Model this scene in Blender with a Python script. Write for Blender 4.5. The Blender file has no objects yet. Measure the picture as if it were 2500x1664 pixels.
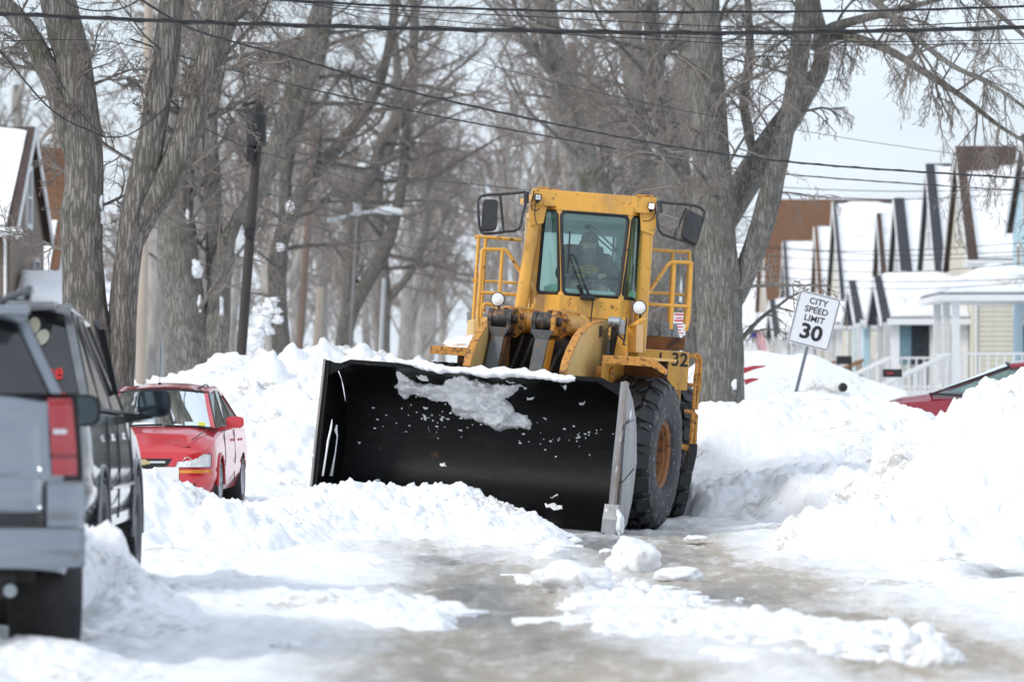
import bpy, bmesh, math, random
import numpy as np
from mathutils import Vector, Matrix, noise as mnoise
SC = bpy.context.scene
COL = SC.collection
rnd = random.Random(7)
# ------------------------------------------------------------------ camera
FPX, HOR, EYE = 11500.0, 960.0, 1.4          # focal length in photo pixels, horizon row, eye height
cam = bpy.data.cameras.new("camera"); camo = bpy.data.objects.new("camera", cam); COL.objects.link(camo)
camo.location = (0, 0, EYE); camo.rotation_euler = (math.radians(90), 0, 0)
cam.sensor_width = 36.0; cam.lens = 36.0 * FPX / 2500.0; cam.shift_y = (HOR - 832) / 2500.0
cam.clip_start = 1.0; cam.clip_end = 6000
cam.dof.use_dof = True; cam.dof.focus_distance = 50.0; cam.dof.aperture_fstop = 3.2
SC.camera = camo
# ------------------------------------------------------------------ world, sun, exposure
SUN_EL, SUN_AZ = 38.0, 236.0                  # azimuth clockwise from +Y (the view direction)
w = bpy.data.worlds.new("World"); SC.world = w; w.use_nodes = True
nt = w.node_tree; nt.nodes.clear()
wo = nt.nodes.new("ShaderNodeOutputWorld"); bg = nt.nodes.new("ShaderNodeBackground")
sky = nt.nodes.new("ShaderNodeTexSky"); sky.sky_type = 'NISHITA'; sky.sun_disc = False
sky.sun_elevation = math.radians(SUN_EL); sky.sun_rotation = math.radians(SUN_AZ); sky.air_density = 1.0; sky.dust_density = 2.0
tc = nt.nodes.new("ShaderNodeTexCoord"); mp = nt.nodes.new("ShaderNodeMapping"); mp.inputs['Scale'].default_value = (1, 1, 2.5)
cn = nt.nodes.new("ShaderNodeTexNoise"); cn.inputs['Scale'].default_value = 3.2; cn.inputs['Detail'].default_value = 6
cr = nt.nodes.new("ShaderNodeValToRGB"); cr.color_ramp.elements[0].position = .30; cr.color_ramp.elements[1].position = .62
cr.color_ramp.elements[0].color = (.35, .35, .35, 1); cr.color_ramp.elements[1].color = (.95, .95, .95, 1)
mx = nt.nodes.new("ShaderNodeMix"); mx.data_type = 'RGBA'
mx.inputs[7].default_value = (8.9, 9.9, 11.2, 1)      # thin bright cloud sheet, same units as the sky
nt.links.new(tc.outputs['Generated'], mp.inputs[0]); nt.links.new(mp.outputs[0], cn.inputs[0]); nt.links.new(cn.outputs[0], cr.inputs[0])
nt.links.new(cr.outputs[0], mx.inputs[0]); nt.links.new(sky.outputs[0], mx.inputs[6]); nt.links.new(mx.outputs[2], bg.inputs[0])
bg.inputs[1].default_value = 0.10; nt.links.new(bg.outputs[0], wo.inputs[0])
sl = bpy.data.lights.new("sun", 'SUN'); so = bpy.data.objects.new("sun", sl); COL.objects.link(so)
sl.energy = 1.5; sl.angle = math.radians(12); sl.color = (1, .96, .9)
_a, _e = math.radians(SUN_AZ), math.radians(SUN_EL)
so.rotation_euler = Vector((math.sin(_a) * math.cos(_e), math.cos(_a) * math.cos(_e), math.sin(_e))).to_track_quat('Z', 'Y').to_euler()
SC.view_settings.view_transform = 'Standard'; SC.view_settings.look = 'None'; SC.view_settings.gamma = 1.0
SC.view_settings.use_curve_mapping = False; SC.view_settings.exposure = 0.24
SC.render.engine = 'CYCLES'; SC.cycles.use_denoising = True
SC.cycles.max_bounces = 6; SC.cycles.diffuse_bounces = 3; SC.cycles.glossy_bounces = 3; SC.cycles.transparent_max_bounces = 10; SC.cycles.transmission_bounces = 4
SC.cycles.use_adaptive_sampling = True; SC.cycles.adaptive_threshold = 0.02

# ------------------------------------------------------------------ places
def at(u, v, d):                              # a point d metres away seen at photo pixel (u, v)
    return Vector(((u - 1250) / FPX * d, d, EYE - (v - HOR) / FPX * d))
K2 = 2500 / 2356
def at2(u, v, d): return at(u * K2, v * K2, d)
def gr(u, v, z=0.0):                          # ground point seen at a pixel
    d = FPX * (EYE - z) / (v - HOR); return at(u, v, d)
# ------------------------------------------------------------------ mesh building
class MB:
    def __init__(s): s.v = []; s.f = []; s.m = []
    def add(s, vs, fs, mi=0, mat=None):
        b = len(s.v)
        s.v += [(mat @ Vector(p))[:] if mat else tuple(p) for p in vs]
        s.f += [tuple(i + b for i in f) for f in fs]; s.m += [mi] * len(fs); return s
    def box(s, c, d, mi=0, rot=None, ch=0.0):
        x, y, z = d[0] / 2, d[1] / 2, d[2] / 2
        M = Matrix.Translation(c) @ (rot.to_4x4() if rot else Matrix())
        if ch <= 0:
            vs = [(a * x, b * y, e * z) for a in (-1, 1) for b in (-1, 1) for e in (-1, 1)]
            return s.add(vs, [(0, 1, 3, 2), (4, 6, 7, 5), (0, 4, 5, 1), (2, 3, 7, 6), (0, 2, 6, 4), (1, 5, 7, 3)], mi, M)
        bm = bmesh.new(); bmesh.ops.create_cube(bm, size=1)
        for q in bm.verts: q.co = Vector((q.co.x * 2 * x, q.co.y * 2 * y, q.co.z * 2 * z))
        bmesh.ops.bevel(bm, geom=bm.edges[:], offset=min(ch, x * .9, y * .9, z * .9), segments=2, affect='EDGES', profile=.6)
        bm.verts.ensure_lookup_table()
        s.add([q.co[:] for q in bm.verts], [[q.index for q in f.verts] for f in bm.faces], mi, M); bm.free(); return s
    def prism(s, poly, ax, a, b, mi=0):       # poly in the two other axes
        def P(p, t): return {'x': (t, p[0], p[1]), 'y': (p[0], t, p[1]), 'z': (p[0], p[1], t)}[ax]
        n = len(poly); vs = [P(p, a) for p in poly] + [P(p, b) for p in poly]
        fs = [tuple(range(n)), tuple(range(2 * n - 1, n - 1, -1))] + [(i, i + n, (i + 1) % n + n, (i + 1) % n) for i in range(n)]
        return s.add(vs, fs, mi)
    def hexa(s, p, mi=0):                      # 8 points: bottom ring 4, top ring 4
        return s.add(p, [(3, 2, 1, 0), (4, 5, 6, 7), (0, 1, 5, 4), (1, 2, 6, 5), (2, 3, 7, 6), (3, 0, 4, 7)], mi)
    def tube(s, pts, r, n=8, mi=0, closed=False, cap=True):
        pts = [Vector(p) for p in pts]; m = len(pts)
        rs = r if isinstance(r, (list, tuple)) else [r] * m
        b = len(s.v); up = None
        for i, p in enumerate(pts):
            if closed: t = pts[(i + 1) % m] - pts[i - 1]
            else: t = pts[min(i + 1, m - 1)] - pts[max(i - 1, 0)]
            t = t.normalized() if t.length > 1e-9 else Vector((0, 0, 1))
            if up is None:
                up = Vector((0, 0, 1)) if abs(t.z) < .9 else Vector((0, 1, 0))
            a = t.cross(up); a = a.normalized() if a.length > 1e-6 else t.orthogonal().normalized()
            c = a.cross(t).normalized(); up = c
            for k in range(n):
                g = 2 * math.pi * (k + .5) / n
                s.v.append((p + a * (math.cos(g) * rs[i]) + c * (math.sin(g) * rs[i]))[:])
        for i in range(m if closed else m - 1):
            j = (i + 1) % m
            for k in range(n):
                l = (k + 1) % n
                s.f.append((b + i * n + k, b + i * n + l, b + j * n + l, b + j * n + k)); s.m.append(mi)
        if cap and not closed:
            s.f.append(tuple(b + k for k in range(n - 1, -1, -1))); s.m.append(mi)
            s.f.append(tuple(b + (m - 1) * n + k for k in range(n))); s.m.append(mi)
        return s
    def lathe(s, prof, n=32, ax='x', c=(0, 0, 0), mi=0, a0=0, a1=2 * math.pi):   # prof: (radius, along axis)
        full = abs(a1 - a0 - 2 * math.pi) < 1e-6; b = len(s.v); k = n if full else n + 1
        for (r, t) in prof:
            for i in range(k):
                g = a0 + (a1 - a0) * i / n; p, q = r * math.cos(g), r * math.sin(g)
                o = {'x': (t, p, q), 'y': (p, t, q), 'z': (p, q, t)}[ax]
                s.v.append((o[0] + c[0], o[1] + c[1], o[2] + c[2]))
        for j in range(len(prof) - 1):
            for i in range(n):
                l = (i + 1) % k
                s.f.append((b + j * k + i, b + j * k + l, b + (j + 1) * k + l, b + (j + 1) * k + i)); s.m.append(mi)
        return s
    def loft(s, rings, mi=0, closed=True, caps=(True, True)):
        n = len(rings[0]); b = len(s.v)
        for r in rings: s.v += [tuple(p) for p in r]
        for j in range(len(rings) - 1):
            for i in range(n if closed else n - 1):
                l = (i + 1) % n
                s.f.append((b + j * n + i, b + j * n + l, b + (j + 1) * n + l, b + (j + 1) * n + i)); s.m.append(mi)
        if caps[0]: s.f.append(tuple(b + i for i in range(n - 1, -1, -1))); s.m.append(mi)
        if caps[1]: s.f.append(tuple(b + (len(rings) - 1) * n + i for i in range(n))); s.m.append(mi)
        return s
    def sphere(s, c, r, n=10, mi=0, sc=(1, 1, 1)):
        pr = [(r * math.sin(math.pi * i / n), -r * math.cos(math.pi * i / n)) for i in range(n + 1)]
        b = len(s.v); s.lathe(pr, n * 2, 'z', (0, 0, 0), mi)
        for i in range(b, len(s.v)):
            p = s.v[i]; s.v[i] = (p[0] * sc[0] + c[0], p[1] * sc[1] + c[1], p[2] * sc[2] + c[2])
        return s
    def mesh(s, name, mats, smooth=False, fix=True):
        me = bpy.data.meshes.new(name); me.from_pydata(s.v, [], s.f)
        for m in (mats if isinstance(mats, (list, tuple)) else [mats]): me.materials.append(m)
        if len(me.materials) > 1: me.polygons.foreach_set('material_index', s.m)
        if fix:
            bm = bmesh.new(); bm.from_mesh(me); bmesh.ops.recalc_face_normals(bm, faces=bm.faces[:]); bm.to_mesh(me); bm.free()
        if smooth is not False and smooth is not None:
            me.polygons.foreach_set('use_smooth', [True] * len(me.polygons))
            if smooth is not True: me.set_sharp_from_angle(angle=math.radians(smooth))
        me.update(); return me
    def build(s, name, mats, parent=None, smooth=False, loc=None, M=None, fix=True):
        return link(name, s.mesh(name, mats, smooth, fix), parent, loc, M)
def link(name, me, parent=None, loc=None, M=None):
    o = bpy.data.objects.new(name, me); COL.objects.link(o)
    if parent: o.parent = parent
    if M is not None: o.matrix_local = M if parent else M
    if loc is not None: o.location = loc
    return o
def npmesh(name, V, Q, mats, smooth=True, parent=None, attrs=None):
    me = bpy.data.meshes.new(name); V = np.asarray(V, np.float32); Q = np.asarray(Q, np.int32); k = Q.shape[1]
    me.vertices.add(len(V)); me.vertices.foreach_set('co', V.ravel())
    me.loops.add(Q.size); me.loops.foreach_set('vertex_index', Q.ravel())
    me.polygons.add(len(Q)); me.polygons.foreach_set('loop_start', np.arange(0, Q.size, k, dtype=np.int32))
    for m in (mats if isinstance(mats, (list, tuple)) else [mats]): me.materials.append(m)
    me.update(calc_edges=True); me.validate()
    if smooth: me.polygons.foreach_set('use_smooth', [True] * len(me.polygons))
    for nm, arr in (attrs or {}).items():
        a = me.attributes.new(nm, 'FLOAT', 'POINT'); a.data.foreach_set('value', np.asarray(arr, np.float32))
    return link(name, me, parent)
def tag(o, label=None, cat=None, group=None, kind=None):
    if label: o['label'] = label
    if cat: o['category'] = cat
    if group: o['group'] = group
    if kind: o['kind'] = kind
    return o
def thing(name, label, cat, loc=(0, 0, 0), rotz=0.0, group=None):
    o = bpy.data.objects.new(name, None); COL.objects.link(o); o.location = loc; o.rotation_euler = (0, 0, rotz); o.empty_display_size = .2
    return tag(o, label, cat, group)
def copy_tree(o, parent=None):
    c = o.copy(); COL.objects.link(c)
    if parent: c.parent = parent
    for ch in list(o.children): copy_tree(ch, c)
    return c
def text_mesh(txt, size, mat, ext=.002, off=0.0, align='CENTER', shear=0, sx=1.0):
    cu = bpy.data.curves.new("lettering", 'FONT'); cu.body = txt; cu.size = size; cu.extrude = ext; cu.offset = off; cu.align_x = align; cu.align_y = 'CENTER'; cu.shear = shear
    cu.resolution_u = 3
    o = bpy.data.objects.new("lettering_tmp", cu); COL.objects.link(o)
    me = bpy.data.meshes.new_from_object(o.evaluated_get(bpy.context.evaluated_depsgraph_get()))
    bpy.data.objects.remove(o); bpy.data.curves.remove(cu)
    for v in me.vertices: v.co.x *= sx
    me.materials.clear(); me.materials.append(mat); return me
# ------------------------------------------------------------------ numpy noise
def _h(ix, iy, s):
    n = (ix.astype(np.int64) * 374761393 + iy.astype(np.int64) * 668265263 + s * 1442695041) & 0x7fffffff
    n = ((n ^ (n >> 13)) * 1274126177) & 0x7fffffff
    return ((n ^ (n >> 16)) & 0xffff) / 65535.0
def vnoise(x, y, s=0):
    ix, iy = np.floor(x), np.floor(y); fx, fy = x - ix, y - iy
    ux, uy = fx * fx * fx * (fx * (fx * 6 - 15) + 10), fy * fy * fy * (fy * (fy * 6 - 15) + 10)
    a, b, c, d = _h(ix, iy, s), _h(ix + 1, iy, s), _h(ix, iy + 1, s), _h(ix + 1, iy + 1, s)
    return (a + (b - a) * ux + (c - a) * uy + (a - b - c + d) * ux * uy) * 2 - 1
def fbm(x, y, o=4, s=0, g=.5):
    t = 0; a = 1.0
    for i in range(o):
        t = t + a * vnoise(x + 17.3 * i, y - 9.1 * i, s + i); x, y, a = x * 2.03, y * 2.03, a * g
    return t
def clods(x, y, cell, s=0, p=.8, pw=.6):             # rounded lumps lying about: height field of jittered half balls
    X, Y = x / cell, y / cell; ix, iy = np.floor(X), np.floor(Y); best = np.zeros_like(X)
    for dx in (-1, 0, 1):
        for dy in (-1, 0, 1):
            jx, jy = ix + dx, iy + dy
            r = .25 + .45 * _h(jx, jy, s + 3); on = _h(jx, jy, s + 4) < p
            cx, cy = jx + _h(jx, jy, s + 1), jy + _h(jx, jy, s + 2)
            q = r * r - (X - cx) ** 2 - (Y - cy) ** 2
            best = np.maximum(best, np.where(on & (q > 0), (np.maximum(q, 0) / r ** 2) ** pw * r, 0))
    return best * cell
def sstep(a, b, x): t = np.clip((x - a) / (b - a), 0, 1); return t * t * (3 - 2 * t)
# ------------------------------------------------------------------ materials
def mat(name, col, rough=.5, metal=0.0, var=.12, scale=6.0, bump=0.0, bscale=40.0, dirt=None, coat=0.0, stretch=(1, 1, 1), spec=.5, emit=None, alpha=1.0):
    m = bpy.data.materials.new(name); m.use_nodes = True; t = m.node_tree; N = t.nodes; L = t.links
    b = N['Principled BSDF']; b.inputs['Roughness'].default_value = rough; b.inputs['Metallic'].default_value = metal
    b.inputs['Specular IOR Level'].default_value = spec; b.inputs['Coat Weight'].default_value = coat; b.inputs['Coat Roughness'].default_value = .08
    tc = N.new('ShaderNodeTexCoord'); mp = N.new('ShaderNodeMapping'); mp.inputs['Scale'].default_value = stretch
    L.new(tc.outputs['Object'], mp.inputs[0])
    n1 = N.new('ShaderNodeTexNoise'); n1.inputs['Scale'].default_value = scale; n1.inputs['Detail'].default_value = 6; n1.inputs['Roughness'].default_value = .6
    L.new(mp.outputs[0], n1.inputs[0])
    cr = N.new('ShaderNodeValToRGB'); c = col
    cr.color_ramp.elements[0].position = .3; cr.color_ramp.elements[1].position = .7
    cr.color_ramp.elements[0].color = (*[max(0, x * (1 - var)) for x in c], 1); cr.color_ramp.elements[1].color = (*[min(1, x * (1 + var)) for x in c], 1)
    L.new(n1.outputs[0], cr.inputs[0]); out = cr.outputs[0]
    for (dc, lo, hi, ds, dst) in (dirt or []):
        mp2 = N.new('ShaderNodeMapping'); mp2.inputs['Scale'].default_value = dst; L.new(tc.outputs['Object'], mp2.inputs[0])
        n2 = N.new('ShaderNodeTexNoise'); n2.inputs['Scale'].default_value = ds; n2.inputs['Detail'].default_value = 8; n2.inputs['Roughness'].default_value = .65
        L.new(mp2.outputs[0], n2.inputs[0])
        r2 = N.new('ShaderNodeMapRange'); r2.inputs[1].default_value = lo; r2.inputs[2].default_value = hi; L.new(n2.outputs[0], r2.inputs[0])
        x = N.new('ShaderNodeMix'); x.data_type = 'RGBA'; x.inputs[7].default_value = (*dc, 1)
        L.new(r2.outputs[0], x.inputs[0]); L.new(out, x.inputs[6]); out = x.outputs[2]
    L.new(out, b.inputs['Base Color'])
    if bump > 0:
        n3 = N.new('ShaderNodeTexNoise'); n3.inputs['Scale'].default_value = bscale; n3.inputs['Detail'].default_value = 5; L.new(mp.outputs[0], n3.inputs[0])
        bp = N.new('ShaderNodeBump'); bp.inputs['Strength'].default_value = min(1, bump); bp.inputs['Distance'].default_value = .02 * max(1, bump); L.new(n3.outputs[0], bp.inputs['Height']); L.new(bp.outputs[0], b.inputs['Normal'])
    if emit: b.inputs['Emission Color'].default_value = (*emit[0], 1); b.inputs['Emission Strength'].default_value = emit[1]
    return m
def glass(name, tint=(.8, .9, .9), trans=.75, rough=.03, dust=.1, dustcol=(.5, .55, .55)):
    m = bpy.data.materials.new(name); m.use_nodes = True; t = m.node_tree; N = t.nodes; L = t.links; N.remove(N['Principled BSDF'])
    o = N['Material Output']; tr = N.new('ShaderNodeBsdfTransparent'); tr.inputs[0].default_value = (*[x * trans for x in tint], 1)
    gl = N.new('ShaderNodeBsdfGlossy'); gl.inputs[1].default_value = rough; gl.inputs[0].default_value = (.95, 1, 1, 1)
    fr = N.new('ShaderNodeFresnel'); fr.inputs[0].default_value = 1.5
    a = N.new('ShaderNodeMixShader'); L.new(fr.outputs[0], a.inputs[0]); L.new(tr.outputs[0], a.inputs[1]); L.new(gl.outputs[0], a.inputs[2])
    df = N.new('ShaderNodeBsdfDiffuse'); df.inputs[0].default_value = (*dustcol, 1)
    tc = N.new('ShaderNodeTexCoord'); ns = N.new('ShaderNodeTexNoise'); ns.inputs['Scale'].default_value = 9; ns.inputs['Detail'].default_value = 8
    L.new(tc.outputs['Object'], ns.inputs[0]); mr = N.new('ShaderNodeMapRange'); mr.inputs[1].default_value = .3; mr.inputs[2].default_value = .8; mr.inputs[3].default_value = dust * .75; mr.inputs[4].default_value = dust * 1.3
    L.new(ns.outputs[0], mr.inputs[0]); b = N.new('ShaderNodeMixShader'); L.new(mr.outputs[0], b.inputs[0]); L.new(a.outputs[0], b.inputs[1]); L.new(df.outputs[0], b.inputs[2]); L.new(b.outputs[0], o.inputs[0])
    return m
def milky(name, col, k):
    m = glass(name, (.8, .92, .92), .9, .1, .12, col); t = m.node_tree; o = t.nodes['Material Output']; src = o.inputs[0].links[0].from_socket
    tl = t.nodes.new('ShaderNodeBsdfTranslucent'); tl.inputs[0].default_value = (*col, 1); x = t.nodes.new('ShaderNodeMixShader'); x.inputs[0].default_value = k
    t.links.new(src, x.inputs[1]); t.links.new(tl.outputs[0], x.inputs[2]); t.links.new(x.outputs[0], o.inputs[0]); return m
def barkmat(name, c1, c2, moss=(.10, .11, .055), mossamt=.62, sc=1.0):
    m = bpy.data.materials.new(name); m.use_nodes = True; t = m.node_tree; N = t.nodes; L = t.links; b = N['Principled BSDF']; b.inputs['Roughness'].default_value = .9
    tc = N.new('ShaderNodeTexCoord'); mp = N.new('ShaderNodeMapping'); mp.inputs['Scale'].default_value = (1, 1, .22); L.new(tc.outputs['Object'], mp.inputs[0])
    n = N.new('ShaderNodeTexNoise'); n.inputs['Scale'].default_value = 22 * sc; n.inputs['Detail'].default_value = 7; n.inputs['Roughness'].default_value = .7; L.new(mp.outputs[0], n.inputs[0])
    cr = N.new('ShaderNodeValToRGB'); cr.color_ramp.elements[0].position = .36; cr.color_ramp.elements[1].position = .6
    cr.color_ramp.elements[0].color = (*c2, 1); cr.color_ramp.elements[1].color = (*c1, 1); L.new(n.outputs[0], cr.inputs[0])
    mv = N.new('ShaderNodeMapping'); mv.inputs['Scale'].default_value = (1, 1, .11); L.new(tc.outputs['Object'], mv.inputs[0])
    nw = N.new('ShaderNodeMix'); nw.data_type = 'RGBA'; nw.blend_type = 'ADD'; nw.inputs[0].default_value = .09; L.new(mv.outputs[0], nw.inputs[6]); L.new(n.outputs['Color'], nw.inputs[7])
    vo = N.new('ShaderNodeTexVoronoi'); vo.feature = 'DISTANCE_TO_EDGE'; vo.inputs['Scale'].default_value = 27 * sc; L.new(nw.outputs[2], vo.inputs['Vector'])
    vr = N.new('ShaderNodeMapRange'); vr.inputs[1].default_value = .02; vr.inputs[2].default_value = .16; L.new(vo.outputs['Distance'], vr.inputs[0])
    ml = N.new('ShaderNodeMath'); ml.operation = 'MULTIPLY'; L.new(vr.outputs[0], ml.inputs[0]); L.new(n.outputs[0], ml.inputs[1]); ad0 = N.new('ShaderNodeMath'); ad0.operation = 'MULTIPLY_ADD'; ad0.inputs[1].default_value = .5; L.new(ml.outputs[0], ad0.inputs[0]); hf = N.new('ShaderNodeMath'); hf.operation = 'MULTIPLY'; hf.inputs[1].default_value = .5; L.new(n.outputs[0], hf.inputs[0]); L.new(hf.outputs[0], ad0.inputs[2]); L.new(ad0.outputs[0], cr.inputs[0])
    cr.color_ramp.elements[0].position = .16; cr.color_ramp.elements[1].position = .56
    n2 = N.new('ShaderNodeTexNoise'); n2.inputs['Scale'].default_value = 1.3; n2.inputs['Detail'].default_value = 5; L.new(tc.outputs['Object'], n2.inputs[0])
    r2 = N.new('ShaderNodeMapRange'); r2.inputs[1].default_value = mossamt - .06; r2.inputs[2].default_value = mossamt + .12; r2.inputs[4].default_value = .8; L.new(n2.outputs[0], r2.inputs[0])
    x = N.new('ShaderNodeMix'); x.data_type = 'RGBA'; x.inputs[7].default_value = (*moss, 1); L.new(r2.outputs[0], x.inputs[0]); L.new(cr.outputs[0], x.inputs[6]); L.new(x.outputs[2], b.inputs['Base Color'])
    bp = N.new('ShaderNodeBump'); bp.inputs['Strength'].default_value = 1; bp.inputs['Distance'].default_value = .07; L.new(ad0.outputs[0], bp.inputs['Height']); L.new(bp.outputs[0], b.inputs['Normal'])
    return m
def snowmat(name, masks=False):
    m = bpy.data.materials.new(name); m.use_nodes = True; t = m.node_tree; N = t.nodes; L = t.links; b = N['Principled BSDF']
    b.inputs['Roughness'].default_value = .65; b.inputs['Specular IOR Level'].default_value = .25
    tc = N.new('ShaderNodeTexCoord')
    n = N.new('ShaderNodeTexNoise'); n.inputs['Scale'].default_value = 1.6; n.inputs['Detail'].default_value = 9; n.inputs['Roughness'].default_value = .72; L.new(tc.outputs['Object'], n.inputs[0])
    cr = N.new('ShaderNodeValToRGB'); cr.color_ramp.elements[0].position = .22; cr.color_ramp.elements[1].position = .40
    cr.color_ramp.elements[0].color = (.66, .64, .61, 1); cr.color_ramp.elements[1].color = (.90, .91, .93, 1); L.new(n.outputs[0], cr.inputs[0]); out = cr.outputs[0]
    n3 = N.new('ShaderNodeTexNoise'); n3.inputs['Scale'].default_value = 22; n3.inputs['Detail'].default_value = 8; n3.inputs['Roughness'].default_value = .7; L.new(tc.outputs['Object'], n3.inputs[0])
    g1 = N.new('ShaderNodeTexNoise'); g1.inputs['Scale'].default_value = .9; g1.inputs['Detail'].default_value = 4; L.new(tc.outputs['Object'], g1.inputs[0]); g2 = N.new('ShaderNodeTexNoise'); g2.inputs['Scale'].default_value = 11; g2.inputs['Detail'].default_value = 9; g2.inputs['Roughness'].default_value = .75; L.new(tc.outputs['Object'], g2.inputs[0])
    ga = N.new('ShaderNodeMath'); ga.operation = 'ADD'; L.new(g1.outputs[0], ga.inputs[0]); L.new(g2.outputs[0], ga.inputs[1]); gm = N.new('ShaderNodeMapRange'); gm.inputs[1].default_value = 1.12; gm.inputs[2].default_value = 1.24; gm.inputs[4].default_value = .75; L.new(ga.outputs[0], gm.inputs[0])
    gx = N.new('ShaderNodeMix'); gx.data_type = 'RGBA'; gx.inputs[7].default_value = (.42, .38, .33, 1); L.new(gm.outputs[0], gx.inputs[0]); L.new(out, gx.inputs[6]); out = gx.outputs[2]
    if masks:
        for an, c1, c2, lo in (('slush', (.27, .22, .16), (.60, .55, .48), .1), ('wet', (.09, .087, .083), (.30, .295, .29), .12)):
            at_ = N.new('ShaderNodeAttribute'); at_.attribute_name = an
            ad = N.new('ShaderNodeMath'); ad.operation = 'MULTIPLY_ADD'; ad.inputs[1].default_value = 1.5; ad.inputs[2].default_value = -.75; L.new(n3.outputs[0], ad.inputs[0])
            mpn = N.new('ShaderNodeMapping'); mpn.inputs['Scale'].default_value = (1, .22, 1); L.new(tc.outputs['Object'], mpn.inputs[0])
            n4 = N.new('ShaderNodeTexNoise'); n4.inputs['Scale'].default_value = 5.5; n4.inputs['Detail'].default_value = 8; n4.inputs['Roughness'].default_value = .68; L.new(mpn.outputs[0], n4.inputs[0])
            a2 = N.new('ShaderNodeMath'); a2.operation = 'MULTIPLY_ADD'; a2.inputs[1].default_value = 2.6; L.new(n4.outputs[0], a2.inputs[0]); L.new(ad.outputs[0], a2.inputs[2])
            a3 = N.new('ShaderNodeMath'); a3.operation = 'MULTIPLY'; a3.use_clamp = True
            a4 = N.new('ShaderNodeMath'); a4.operation = 'ADD'; a4.inputs[1].default_value = -.36; L.new(a2.outputs[0], a4.inputs[0])
            L.new(a4.outputs[0], a3.inputs[0]); L.new(at_.outputs['Fac'], a3.inputs[1])
            cm = N.new('ShaderNodeMix'); cm.data_type = 'RGBA'; cm.inputs[6].default_value = (*c1, 1); cm.inputs[7].default_value = (*c2, 1); L.new(n3.outputs[0], cm.inputs[0])
            x = N.new('ShaderNodeMix'); x.data_type = 'RGBA'; L.new(a3.outputs[0], x.inputs[0]); L.new(out, x.inputs[6]); L.new(cm.outputs[2], x.inputs[7]); out = x.outputs[2]
            if an == 'wet':
                rr = N.new('ShaderNodeMapRange'); rr.inputs[3].default_value = .65; rr.inputs[4].default_value = .42; L.new(a3.outputs[0], rr.inputs[0]); L.new(rr.outputs[0], b.inputs['Roughness'])
    L.new(out, b.inputs['Base Color'])
    bp = N.new('ShaderNodeBump'); bp.inputs['Strength'].default_value = .5; bp.inputs['Distance'].default_value = .03; L.new(n3.outputs[0], bp.inputs['Height']); L.new(bp.outputs[0], b.inputs['Normal'])
    return m
RUST = (.13, .052, .02)
m_yel = mat('loader_yellow_paint', (.72, .375, .06), .45, var=.07, scale=3, bump=.05, bscale=30, dirt=[((.40, .235, .08), .5, .72, 3, (1, 1, .3)), ((.62, .52, .36), .60, .78, 4.5, (1, 1, .5)), (RUST, .61, .68, 9, (1, 1, 1)), (RUST, .64, .68, 26, (1, 1, 1))], coat=.15)
m_yelpale = mat('loader_faded_paint', (.66, .45, .17), .55, var=.08, scale=4, bump=.05, dirt=[(RUST, .66, .72, 10, (1, 1, 1)), ((.45, .30, .12), .5, .8, 5, (1, 1, .4))])
m_yelrust = mat('loader_worn_edge_paint', (.55, .25, .045), .55, var=.15, scale=9, bump=.1, dirt=[(RUST, .52, .60, 22, (1, 1, 1))])
m_rust = mat('rusty_steel', (.20, .085, .03), .75, var=.35, scale=9, bump=.25, bscale=40, dirt=[((.05, .03, .02), .5, .62, 7, (1, 1, 1))])
m_rustrim = mat('rusty_rim_paint', (.26, .11, .038), .6, var=.25, scale=8, bump=.15, dirt=[((.09, .04, .02), .54, .64, 10, (1, 1, 1))])
m_grease = mat('greasy_black_steel', (.025, .023, .022), .4, var=.4, scale=12, bump=.2, dirt=[((.19, .095, .035), .51, .62, 9, (1, 1, 1))])
m_link = mat('worn_grey_steel', (.085, .088, .093), .5, .3, var=.25, scale=5, bump=.08, stretch=(1, 1, .3), dirt=[((.16, .075, .03), .54, .66, 8, (1, 1, .35)), ((.34, .19, .06), .63, .67, 6, (1, 1, .5))])
m_dark = mat('dark_machine_cavity', (.018, .016, .015), .7, var=.4, scale=6, dirt=[((.07, .035, .018), .56, .7, 4, (1, 1, 1))])  # near-black base puts the shade of machine recesses into the colour
m_bkt = mat('black_bucket_paint', (.0045, .0045, .005), .42, var=.4, scale=3, bump=.05, bscale=14, stretch=(.4, 1, 1), spec=.2, dirt=[((.020, .019, .018), .55, .75, 7, (.5, 1, 1.5)), ((.075, .035, .012), .66, .74, 4, (1, 1, 1))])
m_bkts = mat('scraped_bucket_steel', (.27, .275, .285), .42, .55, var=.25, scale=6, bump=.1, stretch=(1, 1, .15), dirt=[((.85, .86, .88), .62, .66, 9, (1, 1, .35)), ((.05, .05, .055), .6, .72, 14, (2, 1, .2))])
m_bkte = mat('worn_plate_edge', (.25, .235, .225), .5, .45, var=.25, scale=10, stretch=(1, 1, .2), dirt=[((.22, .12, .05), .52, .62, 4, (1, 1, .5)), ((.8, .8, .82), .64, .67, 11, (1, 1, .4))])
m_tyre = mat('tyre_rubber', (.014, .015, .018), .5, var=.3, scale=7, bump=.12, bscale=30)
m_tyresnow = mat('snow_scuffed_rubber', (.017, .018, .021), .65, var=.3, scale=7, bump=.15, dirt=[((.30, .31, .33), .56, .75, 14, (1, 1, 1)), ((.8, .82, .85), .67, .69, 8, (1, 1, 1))])
m_rub = mat('black_rubber', (.018, .018, .019), .6, var=.2)
m_mirror = mat('dusty_black_plastic', (.03, .031, .035), .5, var=.3, bump=.1, dirt=[((.35, .36, .38), .62, .72, 60, (1, 1, 1)), ((.2, .2, .21), .6, .7, 20, (1, 1, .15))])
m_chrome = mat('chrome', (.75, .75, .76), .12, 1.0, var=.04)
m_lens = mat('lamp_lens', (.72, .74, .75), .12, .0, var=.15, scale=12, spec=.8, coat=.6)
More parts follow.
